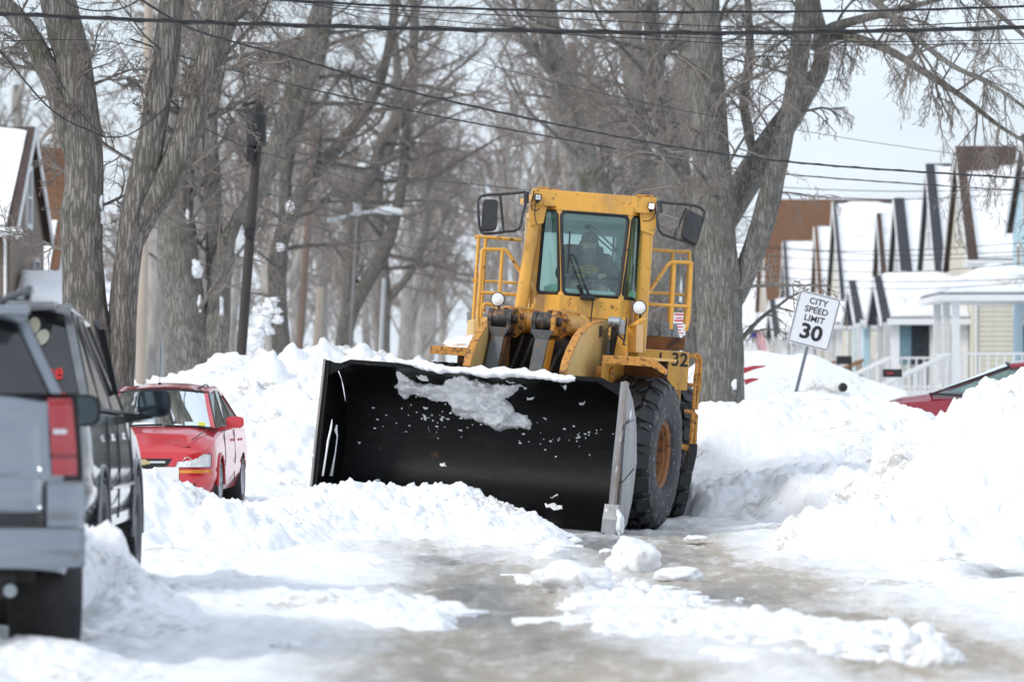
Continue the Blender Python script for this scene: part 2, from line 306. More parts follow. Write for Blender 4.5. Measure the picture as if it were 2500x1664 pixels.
m_lit = mat('lit_led_lens', (.9, .92, .95), .2, emit=((1, .98, .92), 4.0))
m_led = mat('unlit_led_lens', (.72, .74, .76), .2, var=.3, scale=70)
m_black = mat('black_trim', (.012, .012, .013), .45, var=.2)
m_white = mat('white_paint', (.78, .78, .77), .5, var=.04)
m_signwhite = mat('reflective_sign_sheet', (.70, .71, .74), .35, var=.03, scale=3)
m_signblack = mat('sign_black_ink', (.012, .012, .013), .5)
m_galv = mat('galvanised_steel', (.33, .36, .38), .45, .6, var=.15, scale=14)
m_cabglass = glass('cab_window_glass', (.66, .86, .86), .97, .02, .15, (.50, .64, .66))
m_sideglass = glass('cab_corner_glass', (.62, .88, .82), .85, .03, .06, (.4, .5, .5))
m_cabin = mat('cab_lining', (.50, .62, .62), .8, var=.12, scale=4)
m_snow = snowmat('snow'); m_road = snowmat('packed_snow_and_slush', True)
m_snowdirty = mat('packed_grey_snow', (.60, .60, .60), .75, var=.16, scale=7, bump=.6, bscale=30)
m_bark1 = barkmat('grey_maple_bark', (.37, .35, .315), (.17, .158, .14), mossamt=.62)
m_bark2 = barkmat('dark_furrowed_bark', (.34, .315, .28), (.115, .104, .092), mossamt=.60, sc=.8)
m_bark3 = barkmat('weathered_limb_bark', (.30, .275, .245), (.11, .098, .085), mossamt=.68, sc=1.2)
m_twig = mat('bare_twigs', (.22, .19, .168), .85, var=.3, scale=2)
m_twigred = mat('reddish_bare_twigs', (.24, .185, .158), .85, var=.25, scale=1)
m_hb = mat('old_limb_bark', (.31, .29, .265), .9, var=.3, scale=6, bump=.3, stretch=(1, 1, .3))
# ------------------------------------------------------------------ ground, road, snow banks
def curbs(y): return -5.7 - .026 * (y - 60), 3.0 - .026 * (y - 65)
def lawn(x, y):
    xl, xr = curbs(y); far = sstep(50, 60, y)
    h = .45 * sstep(0, 2.2, x - xr) * far + .5 * sstep(0, 2.5, xl - x) * sstep(36, 46, y)
    h = h + .5 * sstep(5, 11, x - xr) * far
    return h * (1 + .25 * fbm(x * .35, y * .2, 3, 5)) + .04 * fbm(x * 1.3, y * .6, 3, 8) * np.minimum(1, h * 4)
def axis(parts):
    o = []
    for a, b, s in parts: o += list(np.arange(a, b, s))
    return np.array(o + [parts[-1][1]])
gx = axis([(-900, -150, 75), (-150, -30, 12), (-30, -14, 1), (-14, 14, .2), (14, 30, 1), (30, 150, 12), (150, 900, 75)])
gy = axis([(-60, 18, 6), (18, 90, .3), (90, 200, 1.5), (200, 600, 20), (600, 3000, 200)])
X, Y = np.meshgrid(gx, gy); Z = lawn(X, Y)
inr = (X > -6.1) & (X < 6.1) & (Y > 21) & (Y < 76)
Z = Z - np.where(inr, .10, .03)
def quads(ny, nx):
    i = np.arange(ny * nx).reshape(ny, nx)
    return np.stack([i[:-1, :-1], i[:-1, 1:], i[1:, 1:], i[1:, :-1]], -1).reshape(-1, 4)
tag(npmesh('snowy_ground', np.stack([X, Y, Z], -1).reshape(-1, 3), quads(*X.shape), m_snow), kind='structure')
# road sheet: packed snow, slush and wet asphalt
rx = np.arange(-6.2, 6.21, .04); ry = axis([(20.5, 50, .05), (50, 77, .1)])
X, Y = np.meshgrid(rx, ry)
U = 1250 + FPX * X / Y; V = HOR + FPX * EYE / Y
def blobs(bl):
    a = np.zeros_like(X)
    for (u, v, su, sv, k) in bl: a = a + k * np.exp(-((U - u) / su) ** 2 - ((V - v) / sv) ** 2)
    return a
wet = blobs([(1085, 1362, 100, 20, .75), (1150, 1425, 110, 36, 1.), (1190, 1490, 150, 40, .9), (1330, 1570, 220, 46, .55), (1000, 1640, 250, 50, .45), (1450, 1318, 120, 20, 1.1),
             (1580, 1352, 130, 26, .9), (1760, 1440, 170, 26, .85), (2450, 1392, 75, 9, 1.3), (1930, 1490, 180, 28, .4), (2200, 1570, 200, 40, .35), (1640, 1300, 90, 10, .6)])
slush = blobs([(1170, 1420, 130, 55, .9), (1230, 1520, 220, 50, .8), (1420, 1640, 380, 50, .8), (1620, 1345, 170, 34, .8), (1830, 1415, 220, 40, .9), (2080, 1510, 250, 46, .9), (2330, 1600, 260, 55, .9), (1150, 1575, 330, 55, .9), (1250, 1650, 420, 60, .9), (1600, 1350, 190, 50, .75), (1780, 1425, 200, 42, .9), (2020, 1530, 230, 46, .8), (2260, 1625, 260, 50, .75), (1690, 1310, 90, 20, .7), (960, 1335, 130, 18, .4), (1330, 1440, 90, 60, .5), (1120, 1420, 200, 70, .45)])
wet = wet + .9 * np.exp(-((X - .3) / 1.5) ** 2) * sstep(47, 50, Y) * (1 - sstep(57, 60, Y)) * .6
wet = np.clip(wet, 0, 1.05); slush = np.clip(slush, 0, 1.08); low = np.clip(wet + slush, 0, 1)
Z = lawn(X, Y) + .035 * fbm(X * .9, Y * .5, 4, 21) + .022 * fbm(X * 5, Y * 2.5, 3, 30) * (1 - .6 * low) - .03 * low + .5 * clods(X, Y * .7, .16, 9, .35) * (1 - .8 * low) * (.4 + .6 * vnoise(X * .8, Y * .4, 3)).clip(0, 1)
Z += .30 * clods(X, Y, .075, 77, .3, .8) * np.clip(slush + .35, 0, 1) * sstep(-.2, .4, vnoise(X * 1.4, Y * .8, 6)) + .25 * clods(X + 3, Y, .13, 78, .12, .8)
for x0 in (-.95, -.35, 1.15, 1.75):                                    # tyre tread prints pressed into the slush
    lx = X - (x0 - .035 * (Y - 47) + .12 * np.sin(Y * .21 + x0)); ln = np.clip(1 - np.abs(lx / .24) ** 6, 0, 1) * (1 - sstep(46, 48, Y))
    Z += ln * (-.018 + .016 * np.sign(np.sin(2 * np.pi * Y / .30 + np.abs(lx) * 14)) * (.4 + .6 * sstep(-.3, .3, vnoise(X * 1.2, Y * .6, 41)))); slush = np.clip(slush + .30 * np.exp(-(lx / .22) ** 2) * (.3 + .7 * sstep(-.4, .4, vnoise(X * 1.1, Y * .35, 44))) * (1 - sstep(43, 47, Y)), 0, 1.08)
Z += .012 * np.sin((X + .25 * fbm(X * .5, Y * .3, 2, 4)) * 14) * np.clip(wet, 0, 1) * .6
tag(npmesh('road', np.stack([X, Y, Z], -1).reshape(-1, 3), quads(*X.shape), m_road, attrs={'wet': wet.ravel(), 'slush': slush.ravel()}), kind='structure')

def snow_bank(name, label, pts, step=(.03, .04), p=1.8, rough=1.0, cell=.3, seed=0, base=True, cat='snow bank', group='ploughed snow banks', xs=1, m=None):
    """pts: (point on the crest, half width towards the camera, half width behind)"""
    P = np.array([q[0][:] for q in pts]); WF = np.array([q[1] for q in pts]); WB = np.array([q[2] for q in pts])
    wm = max(WF.max(), WB.max()); x0, x1, y0, y1 = P[:, 0].min() - wm - .4, P[:, 0].max() + wm + .4, P[:, 1].min() - WF.max() - .4, P[:, 1].max() + WB.max() + .4
    X, Y = np.meshgrid(np.arange(x0, x1, step[0]), np.arange(y0, y1, step[1]))
    wx = X + .18 * rough * fbm(X * 1.7, Y * 1.7, 3, seed + 50); wy = Y + .18 * rough * fbm(X * 1.7 + 40, Y * 1.7, 3, seed + 60)
    H = np.zeros_like(X)
    for i in range(len(P) - 1):
        a, b = P[i, :2], P[i + 1, :2]; e = b - a; L2 = max(1e-6, e @ e)
        s = np.clip(((wx - a[0]) * e[0] + (wy - a[1]) * e[1]) / L2, 0, 1)
        dx, dy = (wx - a[0] - s * e[0]) * np.where((s <= 0) & (wx < P[0, 0]), xs, 1), wy - a[1] - s * e[1]; front = dy < 0
        wd = np.where(front, WF[i] + s * (WF[i + 1] - WF[i]), WB[i] + s * (WB[i + 1] - WB[i]))
        hh = P[i, 2] + s * (P[i + 1, 2] - P[i, 2])
        H = np.maximum(H, hh * np.clip(1 - (np.sqrt(dx * dx + dy * dy) / wd) ** p, 0, 1))
    amp = np.clip(H * 2.5, 0, 1); m1 = sstep(-.15, .45, vnoise(X * .9 + seed, Y * .9, seed + 21)); m2 = sstep(-.3, .3, vnoise(X * 1.3 + 9, Y * 1.3 + seed, seed + 22)); m3 = .3 + .85 * sstep(-.35, .4, vnoise(X * .55 + seed * .7, Y * .45, seed + 33) + .3 * vnoise(X * 2.1, Y * 2.1, seed + 34))
    N = .13 * fbm(X * 1.6, Y * 1.6, 3, seed + 1) +   .05 * fbm(X * 7, Y * 7, 4, seed + 15, .62) + .010 * fbm(X * 30, Y * 24, 3, seed + 16, .7)
    N += m3 * m1 * (.9 * clods(X, Y, cell, seed + 5, .6, 1.2)) + m3 * (.25 + .75 * m2) * (.85 * clods(X + 5, Y, cell * .45, seed + 6, .6, 1.3)) + m3 * .9 * clods(X, Y + 3, cell * .2, seed + 7, .45, .8) - cell * .22
    Z = H + rough * amp * N * .75 - .045
    Z += np.where((H > .02), rough * .6 * clods(X, Y, .11, seed + 9, .4) * (1 - amp), 0)
    ox = rough * amp * .022 * fbm(X * 5, Y * 5 + Z * 6, 3, seed + 11); oy = rough * amp * .022 * fbm(X * 5 + 9, Y * 5, 3, seed + 12)
    G = lawn(X, Y) if base else 0
    Zf = np.maximum(Z, G * .0 + Z) ; keepv = H > 0.0
    Zf = np.where(keepv, Zf, G - .15)
    Q = quads(*X.shape); k = keepv.ravel()[Q].any(1); Q = Q[k]
    used = np.unique(Q); remap = -np.ones(X.size, int); remap[used] = np.arange(len(used))
    V = np.stack([X + ox, Y + oy, Zf], -1).reshape(-1, 3)[used]
    o = npmesh(name, V, remap[Q], m or m_snow); tag(o, label, cat, group); return o
snow_bank('snow_bank', 'long crumbly ridge of ploughed snow lying in front of the black bucket',
    [(at(330, 1140, 43.6), 1.7, 1.2), (at(368, 1162, 44), 1.7, 1.2), (at(430, 1216, 44.6), 1.8, 1.1), (at(516, 1246, 45), 1.8, 1.1), (at(600, 1222, 45.2), 1.6, 1.3), (at(700, 1196, 45.8), 1.5, 1.3), (at(811, 1178, 46), 1.4, 1.2), (at(883, 1210, 46), 1.3, 1.2),
     (at(998, 1190, 46), 1.3, 1.0), (at(1053, 1182, 46), 1.3, 1.0), (at(1121, 1210, 46), 1.2, .9), (at(1175, 1240, 45.9), .95, .75), (at(1235, 1282, 45.6), .8, .6)], step=(.016, .022), seed=1, cell=.24)
snow_bank('snow_bank', 'knobbly upright heap of snow at the right end of the bucket ridge',
    [(at(1240, 1300, 43.6), .6, .5), (at(1285, 1272, 44), .6, .5), (at(1325, 1268, 44), .5, .45), (at(1345, 1300, 43.4), .45, .4)], step=(.012, .016), seed=14, p=2.4, cell=.2)
snow_bank('snow_bank', 'low broken windrow of snow running between the two slushy wheel tracks',
    [(at(1290, 1345, 42), .6, .6), (at(1370, 1368, 39), .55, .6), (at(1430, 1395, 36.5), .6, .6), (at(1500, 1425, 34), .55, .6), (at(1560, 1450, 31.8), .5, .5)], step=(.013, .02), seed=22, cell=.22, p=1.9, rough=1.5)
snow_bank('snow_bank', 'soft lumpy snow heap nearest the camera on the right side of the road',
    [(at(1560, 1480, 31), .8, .7), (at(1640, 1485, 30), 1., .7), (at(1740, 1487, 29), 1.1, .7), (at(1860, 1484, 28), 1.1, .6), (at(1920, 1530, 27), .9, .5), (at(2030, 1590, 25), .8, .5), (at(2080, 1640, 23.8), .7, .5)], step=(.013, .02), seed=31, cell=.26, p=2.0, rough=1.4)
snow_bank('snow_bank', 'snow bank between the loader and the leaning speed limit sign',
    [(at(1668, 1075, 58), .9, .9), (at(1700, 1022, 58), 2.4, 2), (at(1760, 1016, 58), 3.2, 3), (at(1826, 1012, 58), 3.4, 3), (at(1884, 978, 58), 3.6, 3), (at(1967, 952, 58), 3.8, 3), (at(2024, 990, 58), 3.8, 3), (at(2075, 1035, 58.5), 4, 3), (at(2150, 1075, 58), 4, 2), (at(2240, 1085, 57.5), 4, 2), (at(2340, 1060, 57), 4, 2)], step=(.03, .04), seed=41, cell=.42, p=2.0, rough=.75)
snow_bank('snow_bank', 'low steep front step of the snow bank right of the loader tyre',
    [(at(1842, 1240, 54), .3, .5), (at(1862, 1180, 54), .7, 1), (at(1905, 1148, 54), 1.3, 2), (at(2000, 1135, 54), 1.6, 2), (at(2100, 1132, 53.6), 1.8, 2), (at(2220, 1128, 53), 2.0, 2), (at(2330, 1115, 52.5), 2.0, 2.4), (at(2440, 1105, 52), 2, 2.4)], step=(.025, .035), seed=52, cell=.34, p=2.6, rough=.8)
snow_bank('snow_bank', 'tall bright heap of snow at the right edge in front of the dark red car',
    [(at(2378, 899, 43), 2.4, 1.6), (at(2440, 893, 43), 2.5, 1.8), (at(2500, 895, 42.8), 2.6, 2), (at(2620, 900, 42), 2.6, 2)], xs=3.4, step=(.022, .03), seed=61, cell=.4, p=1.6, rough=1.1)
snow_bank('snow_bank', 'rounded snow mound behind the left end of the bucket under the lamp posts',
    [(at(540, 985, 76), 2.5, 4), (at(600, 905, 74), 4.5, 4), (at(655, 872, 73), 7, 3), (at(715, 845, 72), 9, 3), (at(790, 834, 72), 9, 3), (at(835, 870, 72), 8, 3), (at(870, 905, 72), 7, 3)], step=(.045, .06), seed=71, cell=.6, p=1.25, rough=1.1)
snow_bank('snow_bank', 'long low snow bank along the kerb behind the small red car',
    [(at(330, 985, 76), 4, 3), (at(430, 960, 77), 4, 3), (at(520, 975, 77), 4, 3), (at(610, 1000, 73), 4, 3)], step=(.06, .08), seed=75, cell=.5, p=1.4)
snow_bank('snow_bank', 'heap of snow shovelled up between the two dark parked utility vehicles',
    [(at(150, 1235, 29.8), .8, .6), (at(205, 1222, 29.8), .55, .45), (at(240, 1240, 29.8), .42, .35), (at(272, 1285, 29.6), .38, .3), (at(308, 1375, 29.2), .38, .3), (at(360, 1470, 28.6), .5, .4), (at(450, 1505, 28), .8, .6)], step=(.014, .02), seed=81, cell=.24, p=1.5)
snow_bank('snow_bank', 'thin tongue of loose snow across the left lane before the bucket ridge',
    [(at(380, 1450, 30.4), .9, .9), (at(520, 1425, 31.4), .9, 1), (at(640, 1420, 31.6), .9, 1), (at(800, 1418, 31.4), .9, .9), (at(910, 1455, 29.6), .5, .5), (at(990, 1480, 28.8), .3, .3)], step=(.018, .026), seed=91, cell=.2, p=1.4)
snow_bank('snow_bank', 'soft foreground snow heaped behind the rear tyre of the silver blue vehicle',
    [(at(-200, 1535, 24.5), .8, .5), (at(0, 1545, 24.5), .8, .5), (at(60, 1534, 24.5), .8, .45), (at(130, 1565, 24.4), .7, .4), (at(220, 1590, 24.3), .7, .5), (at(340, 1625, 24), .6, .5)], step=(.014, .018), seed=95, cell=.16, p=1.5, rough=.8)
# loose lumps on the road
def lump(c, r, sc=(1, 1, .8), seed=0, name='snow_lump', m=None, flat=.5, sub=4, ro=1):
    bm = bmesh.new(); bmesh.ops.create_icosphere(bm, subdivisions=sub, radius=1)
    for v in bm.verts:
        n = v.co.normalized(); q = n * 1.6 + Vector((seed * 3.1, seed * 1.7, seed))
        k = 1 + .28 * ro * mnoise.noise(q) + .16 * ro * mnoise.noise(q * 2.6) + .10 * ro * abs(mnoise.noise(q * 6)) + .05 * mnoise.noise(q * 13)
        v.co = Vector((n.x * k * sc[0], n.y * k * sc[1], max(n.z * k, -flat) * sc[2])) * r
    me = bpy.data.meshes.new(name); bm.to_mesh(me); bm.free(); me.materials.append(m or m_snow)
    me.polygons.foreach_set('use_smooth', [True] * len(me.polygons))
    o = link(name, me); o.location = c; return o
LUMPS = [(1548, 1372, .19, (1.05, .9, .95), 'domed snow lump standing alone in the wet wheel track', 1388), (1400, 1410, .21, (1.3, .9, .62), 'flat snow slab with a dirty dark underside on the windrow', 1436),
 (1655, 1402, .12, (1.5, .9, .55), 'small flat snow lump right of the domed lump', 1412), (1402, 1318, .06, (1.2, .8, .6), 'tiny snow lump just below the bucket corner', 1324),
 (2211, 1572, .085, (1, .9, 1.1), 'upright snow lump in the tan slush at lower right', 1592), (2268, 1606, .09, (1.1, 1, .9), 'snow lump pair member nearest the lower right slush', 1625), (2306, 1600, .085, (1.3, 1, .7), 'wide snow lump rightmost in the tan slush', 1618),
 (1345, 1345, .12, (1.2, .9, .8), 'snow lump fallen beside the knobbly heap', 1362), (1480, 1345, .05, (1.2, 1, .6), 'pebble-sized snow crumb left of the domed lump', 1350), (1700, 1312, .07, (1.6, .8, .5), 'thin snow crust piece in front of the tyre', 1318),
 (2060, 1300, .10, (1.4, .9, .7), 'greyish snow lump at the foot of the right bank', 1310), (2195, 1318, .12, (1.2, .9, .8), 'dirty snow lump below the tall right heap', 1330), (700, 1570, .06, (1.4, 1, .5), 'small lump on the white left lane', 1578)]
for i, (u, v, r, sc, lb, vb) in enumerate(LUMPS):
    p = gr(u, vb); p.z = r * .34 * sc[2]
    tag(lump(p, r, sc, i + 1, m=m_snow), lb, 'snow lump', 'loose snow lumps on the road')
# ------------------------------------------------------------------ bare trees
class TB:                                     # collects tubes as arrays
    def __init__(s): s.V = []; s.Q = []; s.n = 0
    def tube(s, P, R, n):
        P = np.asarray(P, float); R = np.asarray(R, float); m = len(P)
        T = np.gradient(P, axis=0); T /= np.linalg.norm(T, axis=1)[:, None] + 1e-9
        ref = np.array([.31, .95, .05]) if abs(T[0, 2]) > .6 else np.array([.05, .1, 1.])
        A = np.cross(T, ref); A /= np.linalg.norm(A, axis=1)[:, None] + 1e-9; B = np.cross(A, T)
        g = 2 * np.pi * np.arange(n) / n
        V = P[:, None] + R[:, None, None] * (A[:, None] * np.cos(g)[None, :, None] + B[:, None] * np.sin(g)[None, :, None])
        i = np.arange(m * n).reshape(m, n); j = np.roll(i, -1, 1)
        Q = np.stack([i[:-1], j[:-1], j[1:], i[1:]], -1).reshape(-1, 4)
        s.V.append(V.reshape(-1, 3)); s.Q.append(Q + s.n); s.n += m * n
    def obj(s, name, m, parent=None, smooth=True):
        return npmesh(name, np.concatenate(s.V), np.concatenate(s.Q), m, smooth, parent)
    def mesh(s, name, m):
        o = s.obj(name, m); me = o.data; bpy.data.objects.remove(o); return me
def smoothpath(P, k=6):                       # Catmull-Rom through (x,y,z,r) rows
    P = np.asarray(P, float); P = np.vstack([2 * P[0] - P[1], P, 2 * P[-1] - P[-2]]); o = []
    for i in range(1, len(P) - 2):
        for t in np.linspace(0, 1, k, endpoint=False):
            a, b, c, d = P[i - 1], P[i], P[i + 1], P[i + 2]
            o.append(.5 * (2 * b + (c - a) * t + (2 * a - 5 * b + 4 * c - d) * t * t + (3 * b - a - 3 * c + d) * t ** 3))
    return np.array(o + [P[-2]])
def grow(out, rg, p, d, L, r, lev, cfg):
    n = cfg['n'][lev]; st = L / n; pts = [p]; dd = np.array(d, float); P = np.array(p, float)
    for i in range(n):
        dd = dd + rg.normal(0, cfg['wob'][lev], 3); dd[2] += cfg['trop'][lev]; dd /= np.linalg.norm(dd); P = P + dd * st; pts.append(P)
    pts = np.array(pts); rr = np.linspace(r, max(r * cfg['tip'][lev], .0035), n + 1)
    out[lev].append((pts, rr))
    if lev + 1 < len(cfg['n']):
        for j in range(cfg['kids'][lev]):
            t = cfg['t0'][lev] + (1 - cfg['t0'][lev]) * (j + rg.random()) / cfg['kids'][lev]
            i = min(n - 1, int(t * n)); q = pts[i] + (pts[i + 1] - pts[i]) * (t * n - i)
            ax = pts[i + 1] - pts[i]; ax /= np.linalg.norm(ax)
            o = rg.normal(0, 1, 3); o -= ax * (o @ ax); o /= np.linalg.norm(o) + 1e-9
            an = math.radians(rg.uniform(*cfg['ang'][lev])); nd = ax * math.cos(an) + o * math.sin(an)
            grow(out, rg, q, nd, L * cfg['ratio'][lev] * rg.uniform(.6, 1.15) * (1 - .45 * t), min(rr[i] * .7, cfg['rmax'][lev + 1] * rg.uniform(.7, 1.2)), lev + 1, cfg)
FULL = dict(n=[10, 9, 8, 6, 4], wob=[.05, .10, .14, .18, .22], trop=[.05, .10, .05, .0, -.03], tip=[.45, .3, .3, .3, .4], kids=[7, 8, 7, 8], t0=[.22, .25, .2, .15],
            ang=[(18, 45), (25, 55), (30, 65), (30, 70)], ratio=[.62, .52, .52, .58], rmax=[9, .13, .042, .017, .0085])
def add_out(out, tb, tw, thin=2, sides=(9, 7, 5, 3, 3)):
    for lev, lst in enumerate(out):
        for P, R in lst: (tb if lev < thin else tw).tube(P, R, sides[min(lev, 4)])
def tree_variant(seed, H=15.0, r=.36, cfg=FULL, lean=0.0):
    rg = np.random.default_rng(seed); out = [[] for _ in cfg['n']]
    grow(out, rg, (0, 0, -.2), (lean, 0, 1), H * .8, r, 0, cfg)
    tb, tw = TB(), TB(); add_out(out, tb, tw, 2); return tb.mesh('trunk', m_hb), tw.mesh('crown', m_twigred if seed % 2 else m_twig)
FAR = dict(FULL, kids=[8, 8, 7, 6], rmax=[9, .12, .042, .018, .0115])
VAR = [tree_variant(s, 15 + s % 3 * 1.5, .30 + .04 * (s % 3), lean=.06 * (s % 3 - 1)) for s in (1, 2, 3, 4)]
FVAR = [tree_variant(s, 15, .32, FAR) for s in (21, 22)]
def plant(i, x, y, s, rz, label, group='bare street trees far down the road', name='bare_tree'):
    t = thing(name, label, 'tree', (x, y, 0), rz, group); t.scale = (s, s, s)
    v_ = FVAR[i % 2] if y > 225 else VAR[i % 4]
    link('trunk', v_[0], t); link('crown', v_[1], t); return t
NEAR = dict(n=[8, 7, 6, 5], wob=[.10, .14, .18, .2], trop=[.02, .0, -.03, -.05], tip=[.3, .3, .35, .4], kids=[8, 7, 6], t0=[.15, .1, .1], ang=[(30, 65), (30, 65), (30, 70)], ratio=[.6, .55, .55], rmax=[.06, .03, .012, .006])
DROOP = dict(n=[9, 8, 6, 5], wob=[.08, .12, .16, .2], trop=[-.03, -.10, -.16, -.18], tip=[.3, .3, .35, .4], kids=[6, 5, 5], t0=[.1, .1, .1], ang=[(25, 60), (25, 60), (30, 70)], ratio=[.62, .6, .6], rmax=[.05, .022, .01, .0055])
def big_tree(label, d, stems, m, spawn, seed, cfg=NEAR, cat='tree', group=None, name='maple_tree', back=0.0):
    """stems: lists of (x, y, width) in the 2356-wide view at d metres; spawn: (stem index, how many, length, from t)"""
    rg = np.random.default_rng(seed); b = at2(stems[0][0][0], stems[0][0][1], d); base = Vector((b.x, d, 0))
    t = thing(name, label, cat, base, 0, group); tb, tw = TB(), TB(); paths = []
    for si, st in enumerate(stems):
        rows = []
        for k, q in enumerate(st):
            dd = d + (q[3] if len(q) > 3 else 0); p = at2(q[0], q[1], dd) - base; rows.append((p.x, p.y, p.z, q[2] * .86 * K2 * dd / FPX / 2))
        if si == 0 or rows[0][2] < .9: rows[0:0] = [(rows[0][0] * 1.0, rows[0][1], -.3, rows[0][3] * 1.25)]
        W = smoothpath(rows, 9); ph = rg.random() * 9
        n = 28 if W[:, 3].max() > .15 else 12
        s0 = tb.n; tb.tube(W[:, :3], W[:, 3], n)
        V = tb.V[-1]; rad = np.repeat(W[:, 3], n); a = np.tile(np.arange(n) / n * 2 * np.pi, len(W)); C = np.repeat(W[:, :3], n, 0)
        k = .09 * vnoise(3 * np.cos(a) + ph, 3 * np.sin(a) + V[:, 2] * 1.1, si) + .06 * vnoise(7 * np.cos(a) + ph, 7 * np.sin(a) + V[:, 2] * 2.3, si + 4) + .05 * np.maximum(0, vnoise(V[:, 2] * 2.2, np.round(a) * 3, 7))
        tb.V[-1] = C + (V - C) * (1 + k)[:, None]; paths.append(W)
    for (si, cnt, L, t0) in spawn:
        W = paths[si]
        for j in range(cnt):
            tt = t0 + (1 - t0) * (j + rg.random()) / cnt; i = min(len(W) - 2, int(tt * (len(W) - 1)))
            ax = W[i + 1, :3] - W[i, :3]; ax /= np.linalg.norm(ax); o = rg.normal(0, 1, 3); o -= ax * (o @ ax); o /= np.linalg.norm(o); an = math.radians(rg.uniform(40, 85))
            out = [[] for _ in cfg['n']]
            grow(out, rg, W[i, :3] + o * W[i, 3] * .7, ax * math.cos(an) + o * math.sin(an), L * rg.uniform(.5, 1.2), min(W[i, 3] * .5, .018 * L * rg.uniform(.6, 1.3)), 0, cfg)
            add_out(out, tb, tw, 1, (7, 5, 3, 3))
    tb.obj('trunk', m, t); tw.obj('crown', m_twig, t) if tw.V else None
    PATHS[t] = paths; return t
PATHS = {}
T1 = big_tree('large grey maple with forked mossy stems behind the dark utility vehicle at left', 60,
 [[(222, 960, 118), (205, 800, 122), (196, 700, 112), (190, 600, 104), (188, 500, 112), (192, 420, 98), (188, 300, 95), (178, 200, 94), (158, 100, 95), (132, 0, 94), (105, -120, 84), (80, -300, 66)],
  [(272, 960, 84), (276, 830, 76), (282, 720, 72), (292, 610, 72), (308, 500, 72), (336, 380, 72), (358, 270, 70), (378, 150, 70), (390, 50, 68), (400, -60, 60), (415, -300, 46)],
  [(300, 590, 40, .1), (335, 500, 62), (380, 425, 72), (425, 320, 72), (460, 210, 72), (495, 90, 68), (525, -20, 62), (560, -150, 50), (590, -300, 40)],
  [(190, 420, 40, .1), (160, 320, 58), (128, 210, 58), (85, 110, 54), (30, 30, 48), (-60, -60, 40), (-160, -180, 30)]], m_bark2,
 [(0, 10, 1.5, .35), (1, 7, 1.3, .35), (2, 10, 1.8, .3), (3, 9, 1.6, .3)], 11)
T2 = big_tree('thick pale maple trunk rising directly behind the small red hatchback', 84,
 [[(430, 990, 150), (434, 900, 132), (432, 800, 118), (420, 690, 112), (412, 600, 106), (405, 500, 92), (412, 400, 76), (432, 300, 66), (455, 180, 60), (478, 60, 54), (495, -80, 46), (505, -260, 36)],
  [(488, 960, 76, .4), (494, 850, 74), (500, 740, 72), (508, 640, 60), (535, 545, 52), (575, 470, 50), (615, 395, 48), (645, 300, 45), (682, 190, 42), (716, 80, 38), (755, -60, 34), (810, -250, 26)],
  [(492, 640, 44, .5), (492, 520, 44), (488, 400, 42), (482, 290, 40), (500, 170, 36), (530, 50, 32), (560, -120, 26)]], m_bark1,
 [(0, 12, 2.2, .3), (1, 16, 2.2, .3), (2, 12, 2., .2)], 12)
R1 = big_tree('tall trunk with a low side limb right of the loader beside the speed limit sign', 71,
 [[(1655, 1000, 138), (1655, 920, 126), (1655, 840, 120), (1652, 740, 122), (1650, 640, 122), (1645, 520, 110), (1638, 400, 104), (1632, 280, 94), (1626, 140, 86), (1622, 0, 78), (1615, -150, 68), (1610, -350, 48)],
  [(1672, 730, 46), (1708, 645, 60), (1742, 560, 62), (1766, 470, 60), (1786, 380, 56), (1808, 290, 52), (1825, 220, 50), (1840, 110, 50), (1850, 0, 46), (1858, -200, 38)],
  [(1670, 520, 50, .8), (1705, 440, 74, .8), (1755, 360, 78, .8), (1805, 285, 70, .8), (1850, 225, 50, .8), (1885, 160, 46, .8), (1890, 90, 40, .8), (1872, 10, 36, .8), (1865, -120, 30, .8)],
  [(1738, 385, 20, .8), (1722, 300, 27, .8), (1712, 220, 26, .8), (1725, 120, 22, .8), (1720, 0, 18, .8), (1710, -120, 14, .8)],
  [(1880, 110, 20, .6), (1920, 78, 30, .4), (1980, 92, 26), (2050, 118, 21, -.4), (2130, 168, 18, -.8), (2210, 220, 15, -1), (2300, 290, 11, -1.2), (2400, 350, 7, -1.4)],
  [(1870, 110, 22, .8), (1905, 70, 28, .4), (1960, 50, 24), (2040, 30, 20, -.5), (2120, 10, 14, -1), (2230, -20, 8, -1)],
  [(1860, -120, 30), (1940, -60, 26, -.5), (2020, 10, 22, -1), (2100, 80, 17, -1.5), (2190, 150, 13, -2), (2290, 200, 10, -2.2), (2400, 280, 6, -2.4)],
  [(1860, -200, 30), (1990, -150, 26, -.5), (2120, -90, 22, -1), (2230, -20, 17, -1.5), (2330, 60, 12, -2), (2440, 160, 6, -2.4)]], m_bark1,
 [(0, 22, 2.2, .25), (1, 8, 1.2, .35), (2, 10, 1.4, .3), (3, 6, 1, .2), (4, 13, 1.5, .2), (5, 8, 1.3, .2), (6, 12, 1.6, .2), (7, 10, 1.6, .2)], 13, DROOP)
R2 = big_tree('grey leaning trunk rising behind the yellow cab roof', 98,
 [[(1440, 1010, 100), (1432, 850, 92), (1420, 700, 88), (1400, 560, 78), (1385, 470, 74), (1352, 390, 70), (1325, 310, 74), (1300, 220, 70), (1275, 110, 60), (1255, 0, 52), (1235, -150, 40)],
  [(1405, 500, 30), (1440, 440, 26), (1500, 380, 22), (1560, 330, 18)]], m_bark1, [(0, 16, 2.8, .35), (1, 5, 1.5, .3)], 14)
big_tree('crooked dark stem just left of the big right hand trunk', 80,
 [[(1590, 1000, 44), (1588, 800, 42), (1586, 600, 40), (1582, 470, 38), (1566, 370, 42), (1538, 290, 46), (1512, 230, 44), (1510, 140, 40), (1502, 30, 34), (1492, -120, 28)]], m_bark3, [(0, 16, 2.2, .45)], 15)
